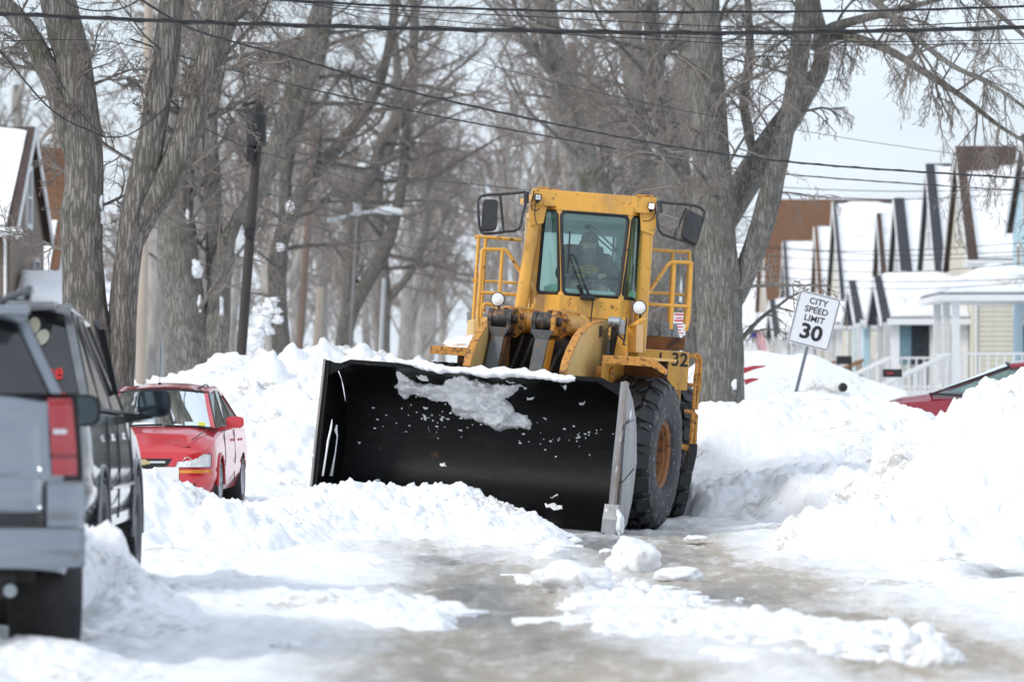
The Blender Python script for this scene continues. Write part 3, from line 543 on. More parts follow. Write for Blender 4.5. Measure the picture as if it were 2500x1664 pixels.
R4 = big_tree('pale smooth trunk half hidden behind the right mirror of the loader', 112,
 [[(1505, 1000, 118), (1510, 800, 112), (1515, 650, 110), (1522, 520, 102), (1545, 380, 90), (1570, 240, 84), (1595, 100, 78), (1610, -60, 64)], [(1520, 520, 50), (1480, 400, 52), (1462, 250, 50), (1458, 100, 46), (1450, -60, 40)]], m_bark1, [(0, 10, 3, .4), (1, 10, 3, .2)], 16)
T3 = big_tree('slim leaning tree right of the dark pole with snow in its forks', 106,
 [[(652, 1000, 56), (650, 850, 52), (640, 700, 50), (642, 570, 46), (688, 455, 42), (758, 360, 38), (828, 275, 32), (880, 170, 26), (905, 40, 22), (920, -120, 18)], [(645, 640, 30), (655, 500, 34), (660, 380, 34), (690, 250, 32), (740, 120, 28), (760, -20, 24)]], m_bark3, [(0, 14, 3, .35), (1, 12, 3, .2)], 17)
big_tree('mossy curved tree beneath the near street lamp', 132,
 [[(778, 1000, 46), (785, 860, 44), (800, 740, 46), (838, 660, 40), (880, 590, 34), (905, 520, 30), (925, 420, 26), (935, 300, 24), (950, 160, 20), (960, 0, 16)], [(800, 740, 34), (808, 600, 34), (820, 480, 30), (858, 400, 30), (882, 320, 28), (942, 240, 26), (950, 100, 20), (952, -60, 16)]], m_bark3, [(0, 14, 3.4, .35), (1, 14, 3.4, .2)], 18)
big_tree('twin grey trunk between the two street lamps and the loader railing', 150,
 [[(880, 1000, 40), (882, 820, 36), (884, 640, 34), (868, 500, 32), (872, 400, 30), (905, 310, 28), (915, 180, 24), (905, 60, 20), (900, -80, 16)], [(880, 700, 24), (935, 640, 20), (975, 560, 18), (985, 440, 15), (1010, 300, 12)]], m_bark3, [(0, 14, 3.6, .35), (1, 8, 2.4, .2)], 19)
k = 0
rg = np.random.default_rng(5)
ROW = [('left', -7.2, d, s) for d, s in ((100, .8), (128, .85), (163, 1.), (186, 1.), (210, 1.05), (240, 1.1), (275, 1.1))] + [('right', 4.4, d, s) for d, s in ((120, .8), (138, .85), (158, .95), (182, 1.0), (208, 1.05), (238, 1.1), (272, 1.15))]
for side, x0, d, s in ROW:
    plant(k, x0 - .026 * (d - 65) + rg.uniform(-.6, .6), d, s * rg.uniform(.92, 1.08), rg.uniform(0, 6.28), 'bare grey street tree in the %s kerb row beyond the loader' % side, 'bare street trees in the %s row' % side); k += 1
for i in range(6):                                                      # back gardens left
    d = 120 + 28 * i + rg.uniform(-5, 5); plant(k, -9.5 - .028 * d - rg.uniform(0, 7), d, rg.uniform(.85, 1.15), rg.uniform(0, 6.28), 'bare back garden tree behind the left hand houses', 'bare trees behind the left houses'); k += 1
for i in range(22):                                                     # far end of the street
    d = 240 + 9 * i + rg.uniform(-3, 3); x = rg.uniform(-.085, .035) * d; plant(k, x, d, rg.uniform(1.05, 1.4), rg.uniform(0, 6.28), 'distant bare tree closing the far end of the street', 'distant bare trees'); k += 1
for i in range(5):
    d = 250 + 30 * i; plant(k, 14 + .02 * d + rg.uniform(0, 9), d, rg.uniform(.5, .62), rg.uniform(0, 6.28), 'small bare tree behind the far right houses', 'bare trees behind the right houses'); k += 1
for d, xx in ((190, -4.6), (215, -5.6), (232, -4.2), (262, -5.2), (285, -7.4), (300, -3.2)): plant(k, xx - .012 * (d - 200), d, .95 + .001 * (d - 190), d * 1.7, 'distant bare tree filling the pale gap left of the loader', 'distant bare trees'); k += 1
# snow caught in forks and on bark
def tuft(tree, si, t, side, r, sc, lb, i):
    W = PATHS[tree][si]; k = min(len(W) - 1, int(t * (len(W) - 1))); R = W[k, 3]; s_ = max(-1, min(1, side)); p = tree.location + Vector(W[k, :3]) + Vector((R * s_, -R * math.sqrt(max(0, 1 - s_ * s_)) * 1.02, 0))
    tag(lump(p, r, sc, 40 + i, 'snow_tuft', flat=1, sub=3, ro=2.2), lb, 'snow patch', 'snow caught on tree trunks')
for i, q in enumerate([(T2, 0, .40, .75, .13, (1, .45, 1.2), 'snow blob stuck on the pale trunk above the red car'), (T2, 0, .33, .8, .09, (.6, .4, 1.7), 'thin snow streak low on the pale trunk'), (T2, 0, .50, .7, .08, (.5, .4, 1.6), 'small snow streak high on the pale trunk'),
    (T2, 1, .22, .3, .08, (.45, .4, 2.4), 'narrow vertical snow streak right of the pale trunk'), (T2, 1, .36, .9, .15, (.9, .4, 2.0), 'long wedge of snow caught in the fork behind the red car'), (T1, 0, .42, .95, .07, (.7, .6, 1.3), 'snow crumb on the dark edge of the left maple'), (T1, 0, .46, .9, .05, (.7, .6, 1.8), 'small snow streak above the crumb on the left maple'),
    (T3, 0, .48, -.4, .11, (.9, .5, 1.3), 'snow tuft on the slim leaning tree'), (T3, 0, .40, .2, .09, (1, .5, 1.1), 'lower snow tuft on the slim leaning tree'), (R2, 0, .42, -.5, .09, (.9, .6, 1.5), 'snow tuft above the yellow cab roof'), (R4, 0, .38, -.9, .10, (.8, .6, 1.9), 'upright snow tuft above the roof lamp'),
    (R1, 0, .21, .6, .06, (.8, .5, 1.2), 'snow dot on the big right trunk'), (R1, 0, .14, .7, .05, (.8, .5, 1.6), 'lower snow dot on the big right trunk'), (R1, 0, .08, .55, .2, (1.0, .5, 1.6), 'snow drift tongue at the foot of the big right trunk')]): tuft(*q, i)
# ------------------------------------------------------------------ houses
def sidingmat(n, c): return mat(n, c, .6, var=.06, scale=2, bump=.0, dirt=[((c[0] * .8, c[1] * .8, c[2] * .78), .5, .8, 3, (1, 1, .3))])
H_cream = sidingmat('cream_siding', (.62, .58, .48)); H_blue = sidingmat('pale_blue_siding', (.42, .60, .68)); H_white = sidingmat('white_siding', (.70, .70, .69)); H_grey = sidingmat('pale_grey_green_siding', (.52, .55, .52))
H_yel = sidingmat('yellow_siding', (.66, .52, .22)); H_tan = sidingmat('tan_siding', (.50, .45, .36)); H_trim = mat('white_house_trim', (.74, .74, .74), .5, var=.05)
R_brown = mat('brown_shingles', (.17, .085, .045), .85, var=.3, scale=5, stretch=(.6, .6, 4), dirt=[((.09, .05, .03), .5, .7, 14, (1, 1, 4))]); R_dark = mat('charcoal_shingles', (.045, .05, .062), .85, var=.3, scale=5, stretch=(.6, .6, 4))
R_choc = mat('dark_brown_shingles', (.075, .05, .042), .85, var=.3, scale=6, stretch=(.6, .6, 4))
W_pane = mat('dark_window_pane', (.03, .04, .05), .08, var=.3, spec=.8); W_wood = mat('brown_deck_wood', (.24, .13, .065), .75, var=.3, scale=7, stretch=(1, 1, .2)); W_blue = mat('blue_screen', (.17, .29, .36), .6)
W_brick = bpy.data.materials.new('tan_brick'); W_brick.use_nodes = True
_t = W_brick.node_tree; _b = _t.nodes.new('ShaderNodeTexBrick'); _b.inputs['Color1'].default_value = (.40, .24, .12, 1); _b.inputs['Color2'].default_value = (.30, .17, .09, 1); _b.inputs['Mortar'].default_value = (.5, .42, .3, 1); _b.inputs['Scale'].default_value = 4.5
_c = _t.nodes.new('ShaderNodeTexCoord'); _m = _t.nodes.new('ShaderNodeMapping'); _m.inputs['Rotation'].default_value = (math.radians(90), 0, 0); _t.links.new(_c.outputs['Object'], _m.inputs[0]); _t.links.new(_m.outputs[0], _b.inputs[0]); _t.links.new(_b.outputs[0], _t.nodes['Principled BSDF'].inputs['Base Color'])
def snow_slab(par, name, P00, P10, P01, P11, thick=.22, bare=None, seed=0, n=(36, 26), edge=.12):
    """snow lying on the patch P00-P10 (ridge side) to P01-P11 (eave side)"""
    s, t = np.meshgrid(np.linspace(0, 1, n[0]), np.linspace(0, 1, n[1]))
    A = lambda p: np.array(p[:])
    B = A(P00) * ((1 - s) * (1 - t))[..., None] + A(P10) * (s * (1 - t))[..., None] + A(P01) * ((1 - s) * t)[..., None] + A(P11) * (s * t)[..., None]
    nr = np.cross(A(P10) - A(P00), A(P01) - A(P00)); nr /= np.linalg.norm(nr); nr = nr * (1 if nr[2] > 0 else -1)
    e = np.minimum(np.minimum(s, 1 - s), np.minimum(t, 1 - t)) ; k = np.minimum(1, (e / edge + .02)) ** .4
    th = thick * k * (1 + .35 * fbm(B[..., 0] * .9, B[..., 2] * .9 + B[..., 1], 3, seed))
    on = np.ones_like(s)
    if bare: on = t - bare[0] - bare[1] * vnoise(s * 4 + seed, s * 0 + seed, 3) - .06 * vnoise(s * 17, t * 3, seed); on = np.clip(on * 14, -1, 1)
    th = np.where(on > 0, th * np.clip(on, 0, 1) ** .5, -.05)
    V = B + nr * th[..., None]; V[..., 1] += np.where(t > .96, -.05, 0)
    V2 = np.concatenate([V.reshape(-1, 3), (B - nr * .03).reshape(-1, 3)]); Q = quads(n[1], n[0]); m = n[0] * n[1]
    idx = np.arange(m).reshape(n[1], n[0]); bd = np.concatenate([idx[0], idx[1:, -1], idx[-1, -2::-1], idx[-2:0:-1, 0]]); nb = np.roll(bd, -1)
    return npmesh(name, V2, np.concatenate([Q, np.stack([bd, nb, nb + m, bd + m], -1)]), m_snow, True, par)
def window(par, c, wd, ht, nx, label=None):   # nx: +1/-1 facing x, 'y' facing -y
    f, p = MB(), MB(); x, y, z = c
    if nx == 'y':
        for (dx, dz, sx, sz) in ((-wd / 2, 0, .09, ht + .18), (wd / 2, 0, .09, ht + .18), (0, ht / 2, wd, .1), (0, -ht / 2, wd, .12), (0, 0, wd, .05)): f.box((x + dx, y - .03, z + dz), (sx, .08, sz))
        p.box((x, y - .005, z), (wd, .02, ht))
    else:
        for (dy, dz, sy, sz) in ((-wd / 2, 0, .09, ht + .18), (wd / 2, 0, .09, ht + .18), (0, ht / 2, wd, .1), (0, -ht / 2, wd, .12), (0, 0, wd, .05)): f.box((x + nx * .03, y + dy, z + dz), (.08, sy, sz))
        p.box((x + nx * .005, y, z), (.02, wd, ht))
    w_ = f.build('window', H_trim, par); p.build('pane', W_pane, w_); return w_
def house(label, y0, hw, zr, ze, wall, roof, sg=1, xf=None, dp=11, bare=None, seed=0, zb=.6, porch=None, dormer=False, group='houses along the right side of the street', inset=.16, rake=None):
    xf = (14.89 - .026 * y0 + 2.3) if xf is None else xf
    t = thing('house', label, 'house', (xf, y0, 0), 0, group); X = lambda q: sg * q
    ez = ze - .25
    MB().prism([(-hw, zb - 1), (hw, zb - 1), (hw, ze), (0, zr - .12), (-hw, ze)], 'x', X(0), X(dp)).build('wall', wall, t)
    sl = (zr - ze) / hw; oy = hw + .35; zo = ze - sl * .35
    r = MB()
    for sy in (-1, 1):
        r.hexa([(X(-.16), 0, zr - .14), (X(dp + .3), 0, zr - .14), (X(dp + .3), sy * oy, zo - .14), (X(-.16), sy * oy, zo - .14), (X(-.16), 0, zr), (X(dp + .3), 0, zr), (X(dp + .3), sy * oy, zo), (X(-.16), sy * oy, zo)])
    r.build('roof', roof, t)
    f = MB()
    for sy in (-1, 1):
        f.hexa([(X(-.20), 0, zr - .26), (X(-.162), 0, zr - .26), (X(-.162), sy * oy, zo - .26), (X(-.20), sy * oy, zo - .26), (X(-.20), 0, zr - .06), (X(-.162), 0, zr - .06), (X(-.162), sy * oy, zo - .06), (X(-.20), sy * oy, zo - .06)])
    f.box((X(dp / 2), -oy - .05, zo - .12), (dp + .6, .1, .16)); f.build('rake_board', rake or H_trim, t)
    n = Vector((0, -sl, 1)).normalized() * .0
    snow_slab(t, 'roof_snow', Vector((X(-.16 + inset), -.06, zr - .05)), Vector((X(dp), -.06, zr - .05)), Vector((X(-.16 + inset + .06), -oy + .02, zo + .02)), Vector((X(dp), -oy + .02, zo + .02)), .22, bare, seed)
    snow_slab(t, 'roof_snow', Vector((X(-.2), .06, zr - .05)), Vector((X(dp), .06, zr - .05)), Vector((X(-.2), oy - .02, zo + .02)), Vector((X(dp), oy - .02, zo + .02)), .2, None, seed + 1, (10, 8))
    window(t, (X(-.0), 0, (ze + zr) / 2 - .5), 1.0, 1.3, -sg)
    if zb > 0: window(t, (X(-.0), hw * .45, ze - 1.5), .9, 1.5, -sg)
    window(t, (X(3.0), -hw, ze - 1.6), 1.0, 1.5, 'y'); window(t, (X(6.5), -hw, ze - 1.6), 1.0, 1.5, 'y')
    if seed in (3, 4, 5, 14):
        bd_ = MB().box((0, 0, 0), (dp - .1, .03, .135)).mesh('siding_board', wall); nb_ = int((ze - zb) / .145)
        for i in range(nb_): o = link('siding_board', bd_, t, (X(dp / 2), -hw - .012, zb + .08 + .145 * i)); o.rotation_euler = (math.radians(-5), 0, 0)
    if seed in (5, 7, 9, 12, 14): MB().box((X(dp * .45), .5, zr + .25), (.55, .55, 1.3)).box((X(dp * .45), .5, zr + .93), (.65, .65, .1)).build('chimney', W_brick, t); MB().box((X(dp * .45), .5, zr + 1.04), (.6, .6, .12), ch=.05).build('chimney_snow', m_snow, t, 40)
    MB().tube([(X(-.2), -oy - .1, zo - .06), (X(dp), -oy - .1, zo - .06)], .06, 6).build('gutter', H_trim, t); MB().tube([(X(.1), -oy - .08, zo - .1), (X(.1), -hw - .06, zo - .35), (X(.1), -hw - .06, zb)], .035, 6).build('downpipe', H_trim, t)
    if porch: add_porch(t, X, sg, hw, seed=seed, **porch)
    return t
def add_porch(t, X, sg, hw, kind='gable', pw=2.6, dep=2.3, fz=1.5, ez=3.9, rz=4.9, wall=None, roof=None, post=.2, rail=True, enclosed=False, oy=0.0, seed=0, steps=True, stairs=None, posts=None):
    roof = roof or R_dark; wall = wall or H_white; stairs = stairs or H_trim
    y0, y1 = oy - pw, oy + pw
    MB().box((X(-dep / 2), oy, fz - .12), (dep, 2 * pw, .24)).box((X(-dep / 2), oy, (fz - .24) / 2 + .1), (dep - .2, 2 * pw - .2, fz - .44)).build('porch_floor', H_trim, t)
    if kind == 'gable':
        sl = (rz - ez) / pw; zo = ez - sl * .3
        MB().prism([(y0, ez), (y1, ez), (oy, rz - .1)], 'x', X(-dep), X(-dep + .12)).build('porch_gable', wall, t)
        r = MB()
        for sy in (-1, 1):
            e = oy + sy * (pw + .3)
            r.hexa([(X(-dep - .3), oy, rz - .12), (X(0), oy, rz - .12), (X(0), e, zo - .12), (X(-dep - .3), e, zo - .12), (X(-dep - .3), oy, rz), (X(0), oy, rz), (X(0), e, zo), (X(-dep - .3), e, zo)])
        r.build('porch_roof', roof, t)
        f = MB()
        for sy in (-1, 1):
            e = oy + sy * (pw + .3)
            f.hexa([(X(-dep - .36), oy, rz - .24), (X(-dep - .302), oy, rz - .24), (X(-dep - .302), e, zo - .24), (X(-dep - .36), e, zo - .24), (X(-dep - .36), oy, rz - .03), (X(-dep - .302), oy, rz - .03), (X(-dep - .302), e, zo - .03), (X(-dep - .36), e, zo - .03)])
        f.box((X(-dep / 2), oy - pw - .33, zo - .1), (dep + .3, .08, .18)); f.build('porch_trim', H_trim, t)
        snow_slab(t, 'porch_snow', Vector((X(-dep - .1), oy - .03, rz - .03)), Vector((X(-.02), oy - .03, rz - .03)), Vector((X(-dep - .05), oy - pw - .28, zo + .02)), Vector((X(-.02), oy - pw - .28, zo + .02)), .26, None, seed + 7, (20, 16))
        snow_slab(t, 'porch_snow', Vector((X(-dep - .1), oy + .03, rz - .03)), Vector((X(-.02), oy + .03, rz - .03)), Vector((X(-dep - .1), oy + pw + .28, zo + .02)), Vector((X(-.02), oy + pw + .28, zo + .02)), .24, None, seed + 8, (14, 10))
    else:                                        # low hipped porch roof
        zo = ez
        r = MB(); a = .35
        r.hexa([(X(-dep - a), y0 - a, zo - .16), (X(0), y0 - a, zo - .16), (X(0), y1 + a, zo - .16), (X(-dep - a), y1 + a, zo - .16), (X(-dep - a), y0 - a, zo), (X(0), y0 - a, zo), (X(0), y1 + a, zo), (X(-dep - a), y1 + a, zo)]).build('porch_beam', H_trim, t)
        MB().hexa([(X(-dep - a), y0 - a, zo + .003), (X(0), y0 - a, zo + .003), (X(0), y1 + a, zo + .003), (X(-dep - a), y1 + a, zo + .003), (X(-.6), y0 + 1.1, rz), (X(0), y0 + 1.1, rz), (X(0), y1 - 1.1, rz), (X(-.6), y1 - 1.1, rz)]).build('porch_roof', roof, t)
        snow_slab(t, 'porch_snow', Vector((X(-.6), y0 + 1.1, rz)), Vector((X(-.02), y0 + 1.1, rz)), Vector((X(-dep - .3), y0 - .3, zo + .02)), Vector((X(-.02), y0 - .3, zo + .02)), .24, None, seed + 7, (20, 14))
        snow_slab(t, 'porch_snow', Vector((X(-.6), y0 + 1.1, rz)), Vector((X(-.6), y1 - 1.1, rz)), Vector((X(-dep - .3), y0 - .3, zo + .02)), Vector((X(-dep - .3), y1 + .3, zo + .02)), .24, None, seed + 9, (20, 14))
    if enclosed:
        MB().box((X(-dep + .08), oy, (fz + ez) / 2), (.16, 2 * pw, ez - fz)).build('porch_wall', wall, t)
        MB().box((X(-dep / 2 - .2), oy - pw + .05, (fz + ez) / 2 + .4), (dep * .45, .1, ez - fz - .8)).build('porch_screen', W_blue, t)
        MB().box((X(-dep * .25 + .05), oy - pw + .06, (fz + ez) / 2 + .4), (dep * .4, .08, ez - fz - .8)).build('porch_screen', W_pane, t)
        window(t, (X(-dep), oy + .3, (fz + ez) / 2 + .1), .9, 1.5, -sg); window(t, (X(-dep), oy - 1.5, (fz + ez) / 2 + .1), .7, 1.5, -sg)
    ps = posts or [(-dep + .12, y0 + .12), (-dep + .12, y1 - .12), (-.15, y0 + .12)] + ([] if enclosed else [(-dep + .12, oy)])
    pm = MB().box((0, 0, 0), (post, post, ez - fz)).box((0, 0, (ez - fz) / 2 - .06), (post + .08, post + .08, .1)).box((0, 0, -(ez - fz) / 2 + .1), (post + .08, post + .08, .18)).mesh('porch_post', H_trim)
    for (px_, py_) in ps: link('porch_post', pm, t, (X(px_), py_, (fz + ez) / 2))
    if rail:
        bm_ = MB().box((0, 0, 0), (.045, .045, .85)).mesh('baluster', H_trim)
        MB().box((X(-dep / 2), y0 + .1, fz + .95), (dep - .3, .07, .06)).box((X(-dep / 2), y0 + .1, fz + .1), (dep - .3, .06, .06)).build('porch_rail', H_trim, t)
        for i in range(9): link('baluster', bm_, t, (X(-dep + .3 + (dep - .5) * i / 8), y0 + .1, fz + .52))
        MB().box((X(-dep + .1), oy + .4, fz + .95), (.07, 2 * pw - 1.6, .06)).box((X(-dep + .1), oy + .4, fz + .1), (.06, 2 * pw - 1.6, .06)).build('porch_rail', H_trim, t)
        for i in range(12): link('baluster', bm_, t, (X(-dep + .1), oy + .4 - pw + .95 + (2 * pw - 1.9) * i / 11, fz + .52))
    MB().box((X(.02), oy + .5, fz + 1.03), (.05, .95, 2.06)).build('door', W_pane if seed % 2 else W_wood, t)
    if steps:
        s_ = MB(); n = 6; run = 1.9
        for i in range(n): s_.box((X(-dep - .15 - run * i / n), y0 + .75, fz - .1 - (fz - .5) * i / n), (run / n + .04, 1.2, .2))
        s_.build('porch_steps', stairs, t)
        bm_ = MB().box((0, 0, 0), (.06, .05, .85)).mesh('stair_baluster', stairs)
        for yy in (y0 + .12, y0 + 1.4):
            MB().tube([(X(-dep), yy, fz + .95), (X(-dep - run - .2), yy, fz + .95 - (fz - .5))], .05, 6).build('stair_rail', stairs, t)
            for i in range(7): link('stair_baluster', bm_, t, (X(-dep - .1 - run * i / 6.5), yy, fz + .5 - (fz - .5) * i / 6.5))
def hy(u): return (171235 + 2.3 * FPX) / (u - 951)         # where the row of house fronts is seen at photo column u
house('nearest right hand house with pale blue upper wall and brick porch column', 127, 3.6, 8.4, 6.2, H_blue, R_choc, seed=3, porch=dict(kind='hip', pw=2.6, ez=4.0, rz=4.9, seed=3) if False else dict(kind='hip', pw=2.8, ez=4.0, rz=4.7))
house('cream gabled house with dark brown roof bare of snow along its ridge', hy(2345), 3.7, 8.85, 5.6, H_cream, R_choc, seed=4, bare=(.14, .08), inset=.24, rake=H_trim, porch=dict(kind='gable', pw=2.7, ez=3.75, rz=4.95, wall=H_cream, post=.24))
house('pale blue house with charcoal roof edge and enclosed blue gabled porch', hy(2272), 3.2, 8.7, 5.4, H_white, R_dark, seed=5, bare=(.05, .05), inset=.28, rake=H_trim, porch=dict(kind='gable', pw=2.5, ez=3.85, rz=5.0, wall=H_blue, enclosed=True, stairs=W_wood))
house('grey green house with broad charcoal roof verge right of the sign', hy(2194), 3.3, 8.0, 5.0, H_grey, R_dark, seed=6, inset=.34, rake=H_trim, porch=dict(kind='hip', pw=2.6, ez=3.7, rz=4.9, stairs=W_wood))
house('narrow pale house with a thin dark brown gable edge', hy(2159) + 1, 2.5, 7.7, 5.0, H_grey, R_choc, seed=7, inset=.15, rake=H_trim)
house('cream house with a wide snow covered roof above the speed limit sign', hy(2044), 4.0, 8.8, 5.2, H_cream, R_dark, seed=8, inset=.10, bare=(.02, .05), rake=H_trim, porch=dict(kind='gable', pw=2.6, ez=3.8, rz=5.0, wall=H_white))
house('small cream house with brown gable edge left of the wide snowy roof', hy(1998), 3.0, 8.1, 4.8, H_cream, R_brown, seed=9, inset=.12, rake=H_trim, porch=dict(kind='hip', pw=2.5, ez=3.8, rz=4.8))
house('low white house with thick charcoal gable edge before the brown roof', hy(1921), 3.0, 8.0, 4.4, H_white, R_dark, seed=10, inset=.12, rake=H_trim, porch=dict(kind='gable', pw=2.5, ez=3.8, rz=4.8, wall=H_white))
house('tall house with a long bare brown shingle roof', 216, 5.0, 10.3, 5.2, H_tan, R_brown, seed=11, bare=(.93, .05), inset=.10, rake=H_trim, dp=16, porch=dict(kind='hip', pw=2.6, ez=3.8, rz=4.8))
house('white house mostly hidden behind the big right hand tree', 236, 4.2, 9.0, 5.0, H_white, R_choc, seed=12, rake=H_trim)
house('far white house with snowy roof beyond the big right hand tree', 256, 4.2, 9.4, 5.2, H_white, R_choc, seed=13, rake=H_trim)
GL = 'houses along the left side of the street'
house('left house with snow filled roof and brown siding at the picture edge', 106, 3.7, 7.4, 5.2, sidingmat('brown_siding', (.17, .125, .095)), R_choc, -1, -10.9, 11, (.02, .03), 14, porch=dict(kind='hip', pw=2.7, ez=3.3, rz=4.0, rail=False, steps=False), group=GL, inset=.15, rake=H_trim)
house('left house with patchy snow on a brown shingle roof', 119, 4.0, 7.6, 4.6, H_grey, R_brown, -1, -11.2, 11, (.55, .35), 15, porch=dict(kind='hip', pw=2.7, ez=3.3, rz=4.0, rail=False, steps=False), group=GL, rake=H_trim)
# ------------------------------------------------------------------ poles, lamps, wires
P_wood = mat('pale_weathered_pole', (.40, .34, .28), .85, var=.15, scale=4, stretch=(1, 1, .15), bump=.2, dirt=[((.30, .11, .03), .60, .68, 2.2, (1, 1, .35))]); P_dark = mat('tarred_pole', (.045, .037, .032), .8, var=.3, scale=5, stretch=(1, 1, .2), bump=.2)
P_red = mat('reddish_pole_wood', (.19, .135, .11), .85, var=.2, scale=5, stretch=(1, 1, .2)); P_pole = mat('weathered_steel_pole', (.20, .195, .19), .7, var=.2, scale=3, stretch=(1, 1, .2)); P_grey = mat('dull_aluminium', (.42, .43, .44), .5, .5, var=.1); M_wire = mat('black_cable', (.012, .012, .013), .55, var=.2)
def pole(label, p0, p1, r, m, name='utility_pole', group=None, below=1.5):
    a, b = Vector(p0), Vector(p1); a = a - (b - a).normalized() * below
    t = thing(name, label, 'pole', (a.x, a.y, 0), 0, group); o = Vector((a.x, a.y, 0))
    MB().tube([a - o, a.lerp(b, .5) - o, b - o], [r * 1.08, r, r * .88], 14).build('shaft', m, t, 60); return t, o
pole('pale wooden utility pole with rust stains behind the left maple', at2(324, 880, 70), at2(346, -150, 70), .075, P_wood)
t, o = pole('dark tarred pole carrying a black transformer can', at2(545, 945, 79), at2(600, 220, 79), .085, P_dark)
q = at2(591, 300, 79) - o
MB().lathe([(.0, -.27), (.165, -.27), (.172, -.25), (.172, .21), (.182, .21), (.182, .24), (.12, .30), (0, .31)], 18, 'z', (q.x, q.y - .2, q.z)).tube([(q.x, q.y - .2, q.z + .28), (q.x + .02, q.y - .2, q.z + .40)], .025, 8).build('transformer_can', M_wire, t, 40)
MB().box((q.x - .1, q.y - .12, q.z - .38), (.12, .12, .3)).tube([(q.x - .14, q.y - .1, q.z + .1), (q.x - .12, q.y - .1, q.z - .5)], .02, 6).tube([(q.x + .12, q.y, q.z + .5), (q.x - .25, q.y, q.z + .42)], .03, 6).build('cutout_bracket', M_wire, t)
q = at2(575, 535, 79) - o; MB().box((q.x, q.y - .1, q.z), (.17, .12, .16), ch=.02).box((q.x + .06, q.y - .14, q.z + .1), (.1, .1, .08)).build('junction_box', M_wire, t)
pole('reddish wooden pole standing among the left hand trees', at2(684, 880, 118), at2(722, 300, 118), .09, P_red)
pole('short pale wooden post among the left hand trunks', at2(727, 830, 124), at2(737, 660, 124), .11, P_wood)
pole('thin grey post just left of the loader railing', at2(872, 880, 140), at2(884, 640, 140), .07, P_grey, 'lamp_post'); pole('slender pale post below the two street lamps', at2(790, 880, 133), at2(800, 590, 133), .06, P_grey, 'lamp_post')
def street_lamp(label, d, base, top, arm, head, group='cobra head street lamps'):
    b = at2(*base, d); o = Vector((b.x, b.y, 0)); t = thing('street_lamp', label, 'street lamp', o, 0, group)
    P = lambda q: at2(q[0], q[1], d) - o
    MB().tube([(P(base).x, 0, -.3), P(base), P(top)], [.05, .045, .04], 12).build('pole', P_pole, t, 60)
    MB().tube([P(q) for q in arm], [.05] * len(arm), 8).build('arm', P_grey, t, 60)
    h = P(head); h0 = P(arm[-1]); l = abs(h.x - h0.x) + .1
    rr = []
    for k in range(9):
        s = k / 8; wd = .06 + .13 * math.sin(math.pi * min(1, s * .62 + .12)) ** .8; wz = .06 + .08 * math.sin(math.pi * (s * .7 + .15))
        rr.append([(h0.x + (s - .05) * l, wd * math.cos(a), h0.z + (h.z - h0.z) * s + .02 + wz * math.sin(a) * (1 if math.sin(a) > 0 else .55)) for a in [2 * math.pi * i / 14 for i in range(14)]])
    MB().loft(rr).build('lamp_head', mat('pale_lamp_housing', (.60, .62, .63), .45, var=.05), t, 50)
    if len(arm) > 2: MB().box(P(arm[0]), (.3, .2, .12), ch=.02).build('bracket', P_grey, t); MB().box(P(arm[1]) + Vector((0, 0, .12)), (.22, .16, .4), ch=.04).build('photocell', P_grey, t)
street_lamp('nearer cobra head street lamp reaching right above the snow mound', 128, (800, 900), (822, 490), [(765, 506), (822, 490), (866, 486)], (920, 491))
street_lamp('farther cobra head street lamp higher up behind the nearer one', 146, (806, 890), (826, 388), [(795, 386), (826, 384)], (878, 390))
def wire(label, pts, d, r=.011, twist=False, name='overhead_wire', group='overhead wires crossing the street', n=5):
    d = d if isinstance(d, (list, tuple)) else [d] * len(pts)
    W = smoothpath([(*at2(x, y, dd), r) for (x, y), dd in zip(pts, d)], 14)
    mb = MB().tube([Vector(q[:3]) for q in W], r, n)
    if twist:
        L = [Vector(q[:3]) for q in W]; pp = []
        tot = sum((L[i + 1] - L[i]).length for i in range(len(L) - 1)); turns = tot / .55; N = int(turns * 9)
        for i in range(N + 1):
            s = i / N * (len(L) - 1); j = min(len(L) - 2, int(s)); p = L[j].lerp(L[j + 1], s - j); a = 2 * math.pi * turns * i / N
            pp.append(p + Vector((0, math.cos(a), math.sin(a))) * (r * 1.12))
        mb.tube(pp, r * .28, 4)
    o = mb.build(name, M_wire, None, 60); return tag(o, label, 'wire', group)
wire('thick lashed cable running level across the top of the view', [(-120, 26), (300, 45), (600, 56), (1100, 69), (1600, 76), (2000, 72), (2356, 63), (2600, 55)], 40, .018, True)
wire('medium cable dipping across the very top above the loader', [(520, -10), (800, 9), (1150, 22), (1500, 28), (2000, 25), (2356, 15), (2600, 8)], 42, .011, True)
wire('thin wire just above the thick lashed cable', [(600, -2), (900, 22), (1250, 40), (1700, 62), (2100, 58), (2356, 45), (2600, 36)], 44, .005)
wire('upper of two thin wires below the thick lashed cable', [(700, 10), (1100, 55), (1500, 82), (1900, 96), (2356, 92), (2600, 88)], 46, .0045)
wire('lower of two thin wires below the thick lashed cable', [(1000, 60), (1400, 85), (1800, 104), (2356, 100), (2600, 96)], 47, .0045)
wire('long sagging cable falling from upper left past the big right trunk', [(280, -30), (390, 40), (480, 80), (700, 140), (940, 210), (1300, 290), (1600, 345), (1900, 380), (2356, 410), (2600, 424)], [52, 53, 54, 56, 58, 61, 64, 66, 69, 71], .014, True)
wire('second sagging cable under the long one behind the cab', [(300, 90), (440, 136), (700, 202), (1000, 266), (1250, 312), (1500, 356), (1800, 400), (2356, 440)], [60, 61, 64, 67, 70, 73, 76, 80], .011, True)
wire('thin sagging wire crossing the twigs above the cab', [(560, -30), (800, 32), (1100, 142), (1500, 240), (1900, 310), (2110, 342), (2430, 385)], [58, 60, 64, 68, 72, 75, 79], .005)
